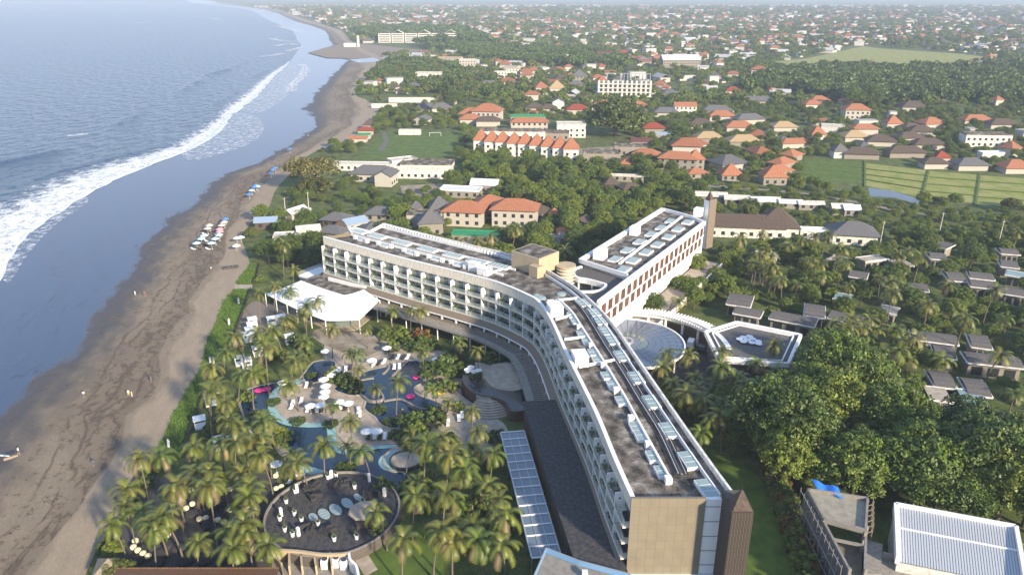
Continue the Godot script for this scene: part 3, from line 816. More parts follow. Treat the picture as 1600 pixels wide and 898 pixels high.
func make_towers() -> void:
	var t := slat_tower("stair_tower", "tall dark timber-clad stair tower with small pyramid cap at the hotel's near end", Vector3(31.55, 0, -87.3), 0.0, 3.0, 5.0, 18.9, M.timber)
	var bd := MB.new(); bd.box(Vector3(0, 9.5, 0), Vector3(0.15, 19.0, 0.08)); var bm := bd.mesh(tri_mat(T.timber, 0.3, 0.8, Color(1.0, .98, .95), false))
	var bd2 := MB.new(); bd2.box(Vector3(0, 9.5, 0), Vector3(0.15, 19.0, 0.08)); var bm2 := bd2.mesh(tri_mat(T.timber, 0.5, 0.8, Color(.85, .82, .80), false))
	for k in 15:
		put("cladding_board", bm if k % 2 else bm2, t, Vector3(-1.42 + k * 0.2, 0, 2.54))
	for k in 25:
		put("cladding_board", bm2 if k % 3 else bm, t, Vector3(-1.54, 0, -2.4 + k * 0.2), PI / 2)
	var b := MB.new(); b.lathe(Vector3(0.05, 18.92, 0.9), [[2.0, 0], [0, 2.6]], 4, 1, 1, PI / 4); obj("pyramid_cap", b, M.brown_roof, t)
	b = MB.new(); b.tube(PackedVector3Array([Vector3(0.05, 21.3, 0.9), Vector3(0.05, 22.3, 0.9)]), PackedFloat32Array([0.07, 0.03]), 6); obj("finial", b, M.black, t)
	t = slat_tower("stair_tower", "pale stair tower with brown spire at the far end of the panelled wing", Vector3(66.2, 4, -245.16), -0.9, 2.2, 3.6, 16.6, M.white)
	b = MB.new(); b.lathe(Vector3(0, 16.61, 0.4), [[1.5, 0], [0, 3.2]], 4, 1, 1, PI / 4); obj("spire", b, M.brown_roof, t)
	b = MB.new(); b.box(Vector3(1.22, 8.5, 0), Vector3(0.2, 17.0, 3.8)); obj("screen", b, M.taupe, t)

func make_north_wing() -> void:
	var h := thing("panelled_wing", "white wing with rows of brown window panels and flat roof behind the curved hotel", "hotel wing")
	var top := 16.4; var deck := 15.5
	var roof := pts([18.9, -196.95, 51.58, -250.06, 59.09, -240.54, 61.92, -233.82, 20.78, -166.77, 30.3, -185.25])
	var a := roof[0]; var bb := roof[1]; var c := roof[2]; var d := roof[3]; var e := roof[4]; var f := roof[5]
	var b := MB.new(); b.prism(PackedVector2Array([a, bb, c, d, f]), deck - 0.4, deck, true); obj("roof_deck", b, M.roofdeck, h)
	block(PackedVector2Array([a, bb, c, d, e]), 1.0)
	for s in [[a, bb, 1.1], [bb, c, .6], [c, d, .6], [d, e, 1.0], [a, f, .5]]:
		b = MB.new(); b.bar(v3(s[0], top - 0.5), v3(s[1], top - 0.5), s[2], 1.2); obj("parapet", b, M.white, h)
	# facade of two rows of panels along d-e
	var dir := (e - d).normalized(); var L := d.distance_to(e); var nrm := Vector2(-dir.y, dir.x)
	if nrm.x < 0: nrm = -nrm
	var th := atan2(-dir.y, dir.x)
	b = MB.new(); b.bar(v3(d, 10.3) - v3(nrm) * 0.3, v3(e, 10.3) - v3(nrm) * 0.3, 0.6, 11.2); obj("front_wall", b, M.white, h)
	var pm := MB.new(); pm.box(Vector3.ZERO, Vector3(2.3, 2.6, 0.16))
	var pa := pm.mesh(tri_mat(T.grain, 0.4, 0.8, lin(.12, .053, .03), false)); pm = MB.new(); pm.box(Vector3.ZERO, Vector3(2.3, 2.6, 0.16)); var pb := pm.mesh(tri_mat(T.grain, 0.4, 0.8, lin(.155, .07, .038), false))
	var n := 20
	for r in 2:
		for k in n:
			var p := d + dir * (L * (k + 0.55 + 0.28 * r) / (n + 0.3)) + nrm * 0.06
			put("window_panel", pa if (k * 7 + r * 3) % 5 < 3 else pb, h, v3(p, 13.3 - r * 3.1), th)
	b = MB.new(); b.bar(v3(d + nrm * .12, 11.72), v3(e + nrm * .12, 11.72), 0.26, 0.28); obj("string_course", b, M.white, h)
	b = MB.new(); b.prism(PackedVector2Array([a + Vector2(1, 0), bb + Vector2(0, 1), c, d - nrm * .7, e - nrm * .7, f]), 0.0, deck - 0.42); obj("body", b, M.wall3, h)
	# raised terrace below the panels
	b = MB.new(); b.bar(v3(d + nrm * 4.0, 3.0), v3(d.lerp(e, 0.78) + nrm * 4.0, 3.0), 8.0, 0.8); obj("terrace_roof", b, M.pav, h)
	b = MB.new(); b.bar(v3(d + nrm * 7.6, 3.7), v3(d.lerp(e, 0.78) + nrm * 7.6, 3.7), 0.4, 0.9); obj("terrace_parapet", b, M.white, h)
	# dark link roof with its curved white rim
	var link := smooth(pts([21.14, -169.69, 30.83, -188.49, 25.09, -191.98, 19.13, -195.06, 17.21, -193, 16.67, -190.47, 17.29, -187.52, 19.87, -186.07, 22.81, -183.7, 24.05, -181.38, 22.92, -178.66, 20.35, -177.33, 16.8, -177.33, 18.26, -173.86]), 3, true)
	b = MB.new(); b.prism(link, 14.0, 14.55, true); obj("link_roof", b, mat(lin(.10, .09, .085), 0.9), h)
	var rim := smooth(pts([19.17, -195.58, 17.25, -193.51, 16.5, -190.47, 17.25, -187.03, 19.83, -185.59, 22.76, -183.23, 24.21, -181.38, 22.87, -178.22, 20.31, -176.89, 16.12, -176.89]), 5)
	b = MB.new(); b.strip(offset_path(rim, 0.35), offset_path(rim, -0.35), 13.6, 15.0); obj("rim", b, M.white, h)
	for k in range(4, rim.size() - 3, 6):
		b = MB.new(); b.lathe(v3(rim[k]), [[0.25, 0], [0.25, 13.6]], 8); obj("column", b, M.white, h)
	b = MB.new(); b.strip(offset_path(rim, -1.2), offset_path(rim, -1.4), 0, 13.6); obj("link_glass", b, M.glass, h)
	# roof furniture
	var big := skylight_meshes(2.8, 4.6)
	var th2 := atan2(-(bb - a).y, (bb - a).x)
	for q in [[28.86, -198.67], [33.37, -206.51], [38.1, -214.3], [42.85, -221.96], [47.24, -228.72], [51.75, -236.24], [33.69, -197.59], [38.43, -204.79], [42.99, -211.85], [47.65, -219.35], [52.21, -227.34], [56.91, -235.14], [30.03, -190.33]]:
		put_skylight(big, h, Vector3(q[0], deck, q[1]), th2)
	b = MB.new(); b.bar(Vector3(29.48, 15.7, -195.23), Vector3(56.54, 15.7, -242.23), 0.7, 0.5); obj("pipe_wall", b, M.white, h)
	b = MB.new(); b.bar(Vector3(28.85, 15.7, -195.75), Vector3(55.69, 15.7, -242.23), 0.6, 0.3); obj("pipe", b, M.black, h)
	for q in [[24.76, -200.31, 3.6], [37.84, -222.62, 3.0], [62.12, -243.42, 3.0]]:
		b = MB.new(); b.box(Vector3(0, 1.3, 0), Vector3(q[2], 2.6, q[2] * .8)); b.box(Vector3(0, 2.66, 0), Vector3(q[2] + .2, 0.12, q[2] * .8 + .2)); put("plant_room", b.mesh(M.plain_white), h, Vector3(q[0], deck, q[1]), th2)

func make_podium() -> void:
	var p := pts([2.12, -136.94, 9.05, -137.73, 16.86, -88.56, 17.73, -76.18, 11.4, -76.18, 9.76, -86.99])
	var h := thing("podium_annex", "low dark-roofed annex along the foot of the hotel's near half", "annex")
	var b := MB.new(); b.prism(p, 5.7, 6.2, true); obj("roof", b, M.darkstone, h)
	b = MB.new(); b.prism(Geometry2D.offset_polygon(p, -0.8)[0], 0, 5.69); obj("wall", b, M.darkwood, h)
	block(p, 1.0)
	var e0 := p[0]; var e1 := p[5]
	var bd := MB.new(); bd.box(Vector3(0, 2.85, 0), Vector3(0.5, 5.7, 0.3)); var me := bd.mesh(M.taupe)
	for k in 30:
		var q := e0.lerp(e1, (k + 0.5) / 30.0)
		put("pier", me, h, v3(q) + Vector3(0.4, 0, 0), PI / 2)
	# glazed walkway roof beside it
	var g := pts([-2.29, -129.44, 2.43, -130.14, 7.67, -94.24, 3.07, -93.67])
	var t := thing("glass_walkway", "glazed walkway roof of grey panes in white bars beside the dark annex", "canopy")
	b = MB.new(); b.prism(g, 3.3, 3.36, true)
	var gm := mat(lin(.13, .17, .20), 0.15); gm.metallic_specular = 0.8
	obj("glazing", b, gm, t)
	block(g, 0.5)
	for k in 15:
		var a := g[0].lerp(g[3], k / 14.0); var c := g[1].lerp(g[2], k / 14.0)
		b = MB.new(); b.bar(v3(a, 3.44), v3(c, 3.44), 0.22, 0.16); obj("bar", b, M.white, t)
	for k in 4:
		var a := g[0].lerp(g[1], k / 3.0); var c := g[3].lerp(g[2], k / 3.0)
		b = MB.new(); b.bar(v3(a, 3.42), v3(c, 3.42), 0.1 if k % 3 else 0.25, 0.1); obj("bar", b, M.metal, t)
	for k in 8:
		var a := g[0].lerp(g[3], k / 7.0)
		b = MB.new(); b.lathe(v3(a), [[0.1, 0], [0.1, 3.3]], 6); obj("post", b, M.metal, t)
	# terrace at the bottom edge of the picture
	var q2 := pts([5.1, -91.21, 9.88, -88.49, 17, -85.76, 16.49, -73.8, -0.82, -73.8])
	t = thing("roof_terrace", "grey roof terrace with blue-tinted glass rail at the bottom edge by the annex", "terrace")
	b = MB.new(); b.prism(q2, 0, 6.5); obj("slab", b, M.concrete, t)
	block(q2, 0.5)
	for k in [4, 0, 1]:
		b = MB.new(); b.bar(v3(q2[k], 7.0), v3(q2[(k + 1) % 5], 7.0), 0.05, 0.9); obj("rail_glass", b, mat(Color(.45, .6, .75, .45), 0.1), t)
		b = MB.new(); b.bar(v3(q2[k], 7.5), v3(q2[(k + 1) % 5], 7.5), 0.12, 0.1); obj("rail_top", b, M.metal, t)
	b = MB.new(); b.box(Vector3(10.5, 7, -86.24), Vector3(0.8, 1.0, 0.8)); obj("vent_box", b, M.white, t)

func make_forecourt() -> void:
	# round glass roof over the arrival court
	var C := Vector3(28, 0, -167.5); var R := 14.0
	var t := thing("glass_rotunda", "round pale-blue glass roof over the hotel's arrival court", "glass roof", C)
	var gm := mat(lin(.09, .125, .18), 0.2); gm.metallic_specular = 0.9
	for ring in 7:
		var r0 := 2.0 + ring * 1.72; var r1 := r0 + 1.66
		for s in 36:
			if ring < 2 and s % 2: continue
			var st := 2 if ring < 2 else 1
			var b := MB.new()
			var a0 := TAU * (s + 0.03) / 36; var a1 := TAU * (s + st - 0.03) / 36
			var q := []
			for ar in [[a0, r0], [a0, r1], [a1, r1], [a1, r0]]:
				q.append(Vector3(cos(ar[0]) * ar[1], 5.35 - ar[1] * 0.012, sin(ar[0]) * ar[1]))
			b.quad(q[3], q[2], q[1], q[0])
			if ring == 6 and s % 36 == 0: pass
			obj("glass_panel", b, gm if ring != 1 else M.glass, t)
	var b2 := MB.new(); b2.lathe(Vector3.ZERO, [[13.95, 4.9], [14.3, 4.9], [14.3, 5.5], [13.95, 5.5], [13.95, 4.9]], 64); obj("rim", b2, M.white, t)
	b2 = MB.new(); b2.lathe(Vector3.ZERO, [[1.2, 5.2], [1.9, 5.2], [1.9, 5.75], [1.2, 5.75], [1.2, 5.2]], 32); obj("hub", b2, M.metal, t)
	b2 = MB.new(); b2.lathe(Vector3.ZERO, [[1.15, 5.3], [0, 5.5]], 24); obj("hub_glass", b2, M.skyglass, t)
	b2 = MB.new(); b2.lathe(Vector3.ZERO, [[13.9, 5.05], [0, 5.15]], 64); obj("frame_plate", b2, M.dark_grey, t)
	for k in 12:
		var a := TAU * k / 12
		b2 = MB.new(); b2.lathe(Vector3(cos(a) * 12.5, 0, sin(a) * 12.5), [[0.2, 0], [0.2, 5.0]], 8); obj("column", b2, M.white, t)
	discs.append([C.x, C.z, 15.0])
	# curved white colonnade round it
	t = thing("curved_colonnade", "curved white colonnade of slim piers round the glass court", "colonnade")
	var arc := PackedVector2Array()
	for k in 25:
		var a := deg_to_rad(-98.0 + k * 4.6)
		arc.append(Vector2(C.x + 2.0, C.z + 1.0) + Vector2(cos(a), sin(a)) * (18.0 + k * 0.16))
	b2 = MB.new(); b2.strip(offset_path(arc, 0.35), offset_path(arc, -0.9), 4.6, 6.2); obj("beam", b2, M.white, t)
	for k in range(0, 25, 3):
		b2 = MB.new(); b2.box(v3(arc[k], 2.3), Vector3(0.5, 4.6, 0.5)); obj("pier", b2, M.white, t)
	for k in 24:
		for j in 2:
			var q := arc[k].lerp(arc[k + 1], j * 0.5)
			var o := (q - Vector2(C.x, C.z)).normalized()
			b2 = MB.new(); b2.bar(v3(q - o * 0.9, 5.6), v3(q - o * -3.4, 5.6), 0.16, 0.3); obj("pergola_slat", b2, M.white, t)
	b2 = MB.new(); b2.strip(offset_path(arc, -1.6), offset_path(arc, -1.8), 0, 3.2); obj("green_screen", b2, M.darkwood, t)
	# arrival drive
	var drive := PackedVector2Array()
	for k in 40: drive.append(Vector2(33, -164) + Vector2(cos(TAU * k / 40), sin(TAU * k / 40)) * 17.0)
	b2 = MB.new(); b2.prism(drive, 0.0, 0.012); struct("arrival_drive", b2, M.asphalt)
	discs.append([33, -164, 17.5])
	# flat-roofed pavilion with white discs on its roof
	var r := pts([48.33, -171.38, 57.79, -177.28, 71.43, -169.49, 62.96, -153.93, 47.95, -156.19])
	t = thing("flat_pavilion", "flat grey-roofed pavilion with white rim and a cluster of white discs on top", "pavilion")
	b2 = MB.new(); b2.prism(Geometry2D.offset_polygon(r, -0.6)[0], 0, 6.0); obj("roof", b2, tri_mat(T.grey, 0.1, 0.9, Color(1, .98, .95)), t)
	for k in 5:
		b2 = MB.new(); b2.bar(v3(r[k], 5.9), v3(r[(k + 1) % 5], 5.9), 0.7, 1.1); obj("rim", b2, M.white, t)
		var ri := Geometry2D.offset_polygon(r, -1.5)[0]
		if k < ri.size():
			b2 = MB.new(); b2.bar(v3(ri[k], 6.1), v3(ri[(k + 1) % ri.size()], 6.1), 0.3, 0.4); obj("inner_rim", b2, M.white, t)
	block(r, 2.0)
	for q in r: discs.append([q.x, q.y + 5.0, 5.0])
	var dc := Vector3(57.23, 6.2, -166.23)
	for q in [[0, 0], [1.3, -.4], [2.2, .7], [.6, 1.2], [-1.1, .8], [-1.6, -.3], [-.5, -1.1], [1.9, 1.7], [1.0, -1.5]]:
		b2 = MB.new(); b2.lathe(dc + Vector3(q[0] * 1.1, -0.2, q[1] * 1.3), [[.1, 0], [.1, .35], [.85, .4], [.85, .5], [0, .62]], 14); obj("roof_disc", b2, M.plain_white, t)

var P := {}      # prototypes

func sheet(called: String, p: PackedVector2Array, y: float, m: Material, thick := 0.0) -> MeshInstance3D:
	var b := MB.new(); b.prism(p, y - thick if thick > 0.0 else 0.0, y)
	return struct(called, b, m)

func ring_wall(called: String, p: PackedVector2Array, w: float, y0: float, y1: float, m: Material, parent: Node = null) -> MeshInstance3D:
	var q := p.duplicate(); q.append(p[0])
	var b := MB.new(); b.strip(offset_path(q, w * .5), offset_path(q, -w * .5), y0, y1)
	return obj(called, b, m, parent)

func make_protos() -> void:
	# sun lounger: frame, mattress, raised back
	for v in [["white", M.lounge_white], ["dark", M.cushion]]:
		var t := Node3D.new()
		var b := MB.new(); b.box(Vector3(0, .24, .1), Vector3(.68, .1, 1.3)); b.box(Vector3(0, .34, .1), Vector3(.64, .1, 1.26)); put("mattress", b.mesh(v[1]), t)
		b = MB.new(); b.box(Vector3(0, .52, -.78), Vector3(.64, .1, .75), Basis(Vector3.RIGHT, .55)); put("backrest", b.mesh(v[1]), t)
		for s in [[-.28, -.5], [.28, -.5], [-.28, .65], [.28, .65]]:
			b = MB.new(); b.box(Vector3(s[0], .1, s[1]), Vector3(.06, .2, .06)); put("leg", b.mesh(M.dark_grey), t)
		P["lounger_" + v[0]] = t
	# parasol: pole, canopy of eight panels with valance, ribs
	for v in [["white", M.fabric], ["blue", mat(lin(.08, .22, .50), .8)], ["sky", mat(lin(.45, .62, .72), .8)], ["pink", mat(lin(.62, .33, .36), .8)], ["sand", mat(lin(.55, .50, .44), .8)], ["taupe", mat(lin(.33, .27, .21), .85)]]:
		var t := Node3D.new()
		var b := MB.new(); b.lathe(Vector3.ZERO, [[.25, 0], [.25, .08], [.03, .1], [.03, 2.6]], 8); put("pole", b.mesh(M.plain_white), t)
		b = MB.new(); b.lathe(Vector3.ZERO, [[1.38, 2.05], [1.4, 2.2], [.45, 2.62], [0, 2.8]], 8); b.lathe(Vector3.ZERO, [[0, 2.74], [1.37, 2.15]], 8); put("canopy", b.mesh(v[1]), t)
		b = MB.new()
		for k in 8: b.bar(Vector3(0, 2.68, 0), Vector3(cos(TAU * k / 8) * 1.3, 2.14, sin(TAU * k / 8) * 1.3), .03, .03)
		put("ribs", b.mesh(M.metal), t)
		P["parasol_" + v[0]] = t
	# floating cushion / bean bag
	for v in [["pink", M.pink], ["yellow", M.yellow], ["black", M.cushion]]:
		var b := MB.new(); b.lathe(Vector3.ZERO, [[.5, 0], [.85, .12], [.9, .3], [.7, .48], [.3, .55], [0, .5]], 10, 1.0, .85)
		P["bag_" + v[0]] = b.mesh(v[1])
	# planter pot with spiky plant
	var t2 := Node3D.new()
	var b2 := MB.new(); b2.lathe(Vector3.ZERO, [[.28, 0], [.42, .9], [.36, .9], [.34, .8], [0, .78]], 12); put("pot", b2.mesh(M.plain_white), t2)
	b2 = MB.new()
	rng.seed = 9
	for k in 46:
		var a := rng.randf() * TAU; var e := rng.randf_range(.3, 1.3); var l := rng.randf_range(.5, .95)
		var d := Vector3(cos(a) * cos(e), sin(e), sin(a) * cos(e)); var s := d.cross(Vector3.UP).normalized() * .06
		b2.col = Color(1, 1, 1) * rng.randf_range(.65, 1.25)
		b2.tri(Vector3(0, .8, 0) - s, Vector3(0, .8, 0) + s, Vector3(0, .8, 0) + d * l)
	put("plant", b2.mesh(leaf_mat(lin(.10, .14, .035))), t2)
	P.planter = t2
	# upright lamp column
	b2 = MB.new(); b2.box(Vector3(0, .8, 0), Vector3(.5, 1.6, .5)); b2.box(Vector3(0, 1.64, 0), Vector3(.42, .1, .42)); P.column = b2.mesh(M.plain_white)
	# low lamp: drum on a foot
	var t3 := Node3D.new()
	b2 = MB.new(); b2.lathe(Vector3.ZERO, [[.22, 0], [.05, .06], [.05, .4]], 8); put("foot", b2.mesh(M.black), t3)
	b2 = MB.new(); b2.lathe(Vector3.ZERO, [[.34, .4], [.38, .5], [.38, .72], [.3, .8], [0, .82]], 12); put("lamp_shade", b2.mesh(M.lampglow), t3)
	P.drum = t3
	# daybed with canopy posts
	var t4 := Node3D.new()
	b2 = MB.new(); b2.box(Vector3(0, .3, 0), Vector3(2.2, .45, 2.2)); put("bed", b2.mesh(M.lounge_white), t4)
	b2 = MB.new(); b2.box(Vector3(0, 2.25, 0), Vector3(2.5, .14, 2.5)); b2.lathe(Vector3(0, 2.32, 0), [[1.6, 0], [0, .4]], 4, 1, 1, PI / 4); put("canopy", b2.mesh(M.fabric), t4)
	for s in [[-1, -1], [1, -1], [-1, 1], [1, 1]]:
		b2 = MB.new(); b2.box(Vector3(s[0] * 1.05, 1.1, s[1] * 1.05), Vector3(.09, 2.2, .09)); put("post", b2.mesh(M.plain_white), t4)
	P.daybed = t4

func place(proto: String, called: String, label: String, category: String, at: Vector3, turn := 0.0, group := "", sc := 1.0) -> Node3D:
	var src = P[proto]
	var o: Node3D
	if src is Mesh:
		o = MeshInstance3D.new(); o.mesh = src
	else:
		o = src.duplicate()
	o.name = numbered(called); add_child(o)
	o.position = at; o.rotation.y = turn; o.scale = Vector3.ONE * sc
	tag(o, label, category, group)
	return o

const ORD := ["", "first", "second", "third", "fourth", "fifth", "sixth", "seventh", "eighth", "ninth", "tenth", "eleventh", "twelfth", "thirteenth", "fourteenth", "fifteenth", "sixteenth", "seventeenth", "eighteenth", "nineteenth"]
const TENS := ["", "", "twent", "thirt", "fort", "fift", "sixt", "sevent", "eight", "ninet"]
func ordinal(k: int) -> String:
	var n := k + 1
	if n < 20: return ORD[n]
	if n % 10 == 0: return TENS[n / 10 % 10] + "ieth"
	return TENS[n / 10 % 10] + "y-" + ORD[n % 10]

func make_grounds() -> void:
	make_protos()
	# --- ground sheets
	sheet("garden_lawn", pts([-86.55, -237.54, -83.78, -237.54, -68.13, -228.35, -56.8, -206.64, -42.78, -192.59, -27.45, -184.1, -16.53, -176.23, -8.55, -163.74, 0, -144.11, 5, -93.56, 7.14, -79.91, -63.4, -79.91, -66.04, -93.56, -66.94, -102.48, -67.13, -110.94, -69.81, -124.73, -65.94, -133.86, -74.98, -168.91, -76.97, -201.77]), .02, M.soil)
	sheet("pool_paving", smooth(pts([-48.31, -179.31, -41.17, -184.1, -31.87, -179.31, -24.44, -173.24, -17.93, -173.24, -14.9, -165.43, -11.75, -157.57, -8.35, -149.14, -5, -142.76, -1.07, -136.81, -1.54, -129.16, -7, -128.03, -14.24, -130.78, -19.55, -131.95, -22.05, -129.16, -22.45, -120.53, -28.82, -118.91, -38.42, -118.91, -43.76, -124.3, -48.74, -131.01, -52.26, -140.12, -54.29, -149.72, -53.42, -154.77, -49.53, -156.94, -47.15, -159.47, -47.38, -168.91]), 4, true), .045, M.pav)
	sheet("sand_court", smooth(pts([-53.49, -183.29, -51.38, -187.42, -44.07, -185.75, -34.89, -179.31, -32.94, -175.47, -36.63, -170.33, -42.07, -171.77, -48.95, -176.99]), 4, true), .055, M.dirt)
	sheet("lounge_paving", pts([-66.33, -104.09, -68.13, -111.85, -67.51, -119.51, -60.51, -120.12, -51.1, -120.94, -44.78, -120.12, -40.96, -110.94, -39.83, -97.87, -38.32, -94.54, -65.54, -94.54]), .04, mat(lin(.055, .05, .047), .85))
	sheet("terrace_paving", pts([-77.35, -201.77, -76.68, -206.64, -67.18, -203.21, -59.99, -197.09, -59.44, -188.27, -65.18, -184.1, -71.56, -180.09, -73.51, -180.88]), .05, mat(lin(.19, .155, .12), .9))
	sheet("lawn", pts([-25.67, -98.47, -24.25, -101.53, -21.88, -105.41, -17.66, -106.59, -11.85, -103.28, -9.02, -81.03, -18.03, -81.03, -21.56, -93.83]), .05, M.lawn)
	sheet("side_lawn", pts([37.05, -131.48, 40.73, -128.03, 46.24, -120.94, 47.52, -111.85, 46.58, -100.91, 43.37, -85.73, 33.04, -79.91, 34.54, -99.37]), .03, M.lawn)
	# --- bright green planted strip along the beach
	var strips := [pts([-88.14, -239.17, -84.73, -237.89, -82.1, -227.49, -81.15, -220.06, -86.74, -220.62]), pts([-85.06, -215.7, -80.15, -215.7, -79.23, -210.44, -77.73, -202.97, -73.46, -180.27, -71.71, -168.71, -70.43, -157.07, -68.96, -145.86, -67.23, -136.15, -64.96, -126.32, -66.81, -124.15, -70.24, -125.45, -71.52, -133.7, -73.48, -143.13, -74.44, -152.48, -75.57, -164.22, -79, -174.89, -82.07, -192.36, -85.45, -207.4])]
	var tuft := MB.new()
	rng.seed = 15
	for k in 26:
		var a := rng.randf() * TAU; var e := rng.randf_range(.2, 1.3); var l := rng.randf_range(.35, .7)
		var d := Vector3(cos(a) * cos(e), sin(e), sin(a) * cos(e)); var s := d.cross(Vector3.UP).normalized() * .075
		var p0 := Vector3(rng.randf_range(-.35, .35), 0, rng.randf_range(-.35, .35))
		tuft.col = Color(1, 1, 1) * rng.randf_range(.7, 1.3)
		tuft.tri(p0 - s, p0 + s, p0 + d * l)
	var tm := tuft.mesh(leaf_mat(lin(.10, .18, .012)))
	for st in strips:
		sheet("planted_strip", st, .12, M.lawn)
		block(st, .5)
		var bb := Rect2(st[0], Vector2.ZERO)
		for q in st: bb = bb.expand(q)
		var xf := []
		var cnt := int(bb.get_area() * 3.2)
		for k in cnt:
			var p := bb.position + Vector2(rng.randf(), rng.randf()) * bb.size
			if Geometry2D.is_point_in_polygon(p, st):
				xf.append(Transform3D(Basis(Vector3.UP, rng.randf() * TAU).scaled(Vector3.ONE * rng.randf_range(.7, 1.25)), v3(p, .1)))
		stuff(many("ground_cover", tm, xf), "bright green creeping ground cover between the sand and the fence", "ground cover")
	sheet("beach_path", pts([-86.75, -220.06, -80.98, -219.51, -80.12, -216.23, -85.44, -216.23]), .14, M.pav)
	# low dark fence behind the strip
	var fence := pts([-84.62, -238.17, -81.8, -227.17, -80.87, -219.77, -80.09, -214.88, -77.5, -202.25, -73.27, -179.7, -71.54, -168.2, -70.28, -156.63, -68.8, -145.75, -67.07, -136.06, -64.73, -126.03])
	var t := thing("garden_fence", "low dark fence with short posts between garden and green beach strip", "fence")
	for k in fence.size() - 1:
		if k == 2: continue
		var b := MB.new(); b.bar(v3(fence[k], .5), v3(fence[k + 1], .5), .12, 1.0); obj("panel", b, M.dark_grey, t)
		var n := maxi(1, int(fence[k].distance_to(fence[k + 1]) / 3.0))
		for j in n:
			b = MB.new(); b.box(v3(fence[k].lerp(fence[k + 1], float(j) / n), .65), Vector3(.22, 1.3, .22)); obj("post", b, M.black, t)
	var k0 := 0
	for q in [[-79.85, -203.7], [-77.42, -188.69], [-73.85, -165.43], [-72.94, -165.09], [-68.6, -128.94]]:
		var b := MB.new(); b.box(Vector3(0, 1.0, 0), Vector3(.5, 1.7, .08), Basis(Vector3.FORWARD, .08)); b.tube(PackedVector3Array([Vector3(0, 1.8, 0), Vector3(.05, 2.2, 0)]), PackedFloat32Array([.25, .05]), 6)
		var o := obj("surfboard", b, M.plain_white); o.position = Vector3(q[0], .1, q[1])
		tag(o, "%s white upright board in the green strip, counted from the far end" % ordinal(k0), "board", "upright boards in the strip")
		k0 += 1
	make_pools()
	make_round_deck()
	make_tent()
	make_lounge()
	make_pool_furniture()
	make_beach_things()
	make_building_site()
	make_cars()

func pool(called: String, label: String, p: PackedVector2Array, y: float, m: Material, rim: Material) -> Node3D:
	var t := thing(called, label, "pool")
	var b := MB.new(); b.prism(p, y - .04, y); obj("water", b, m, t)
	ring_wall("coping", p, .45, 0.0, y + .07, rim, t)
	block(p, .3)
	return t

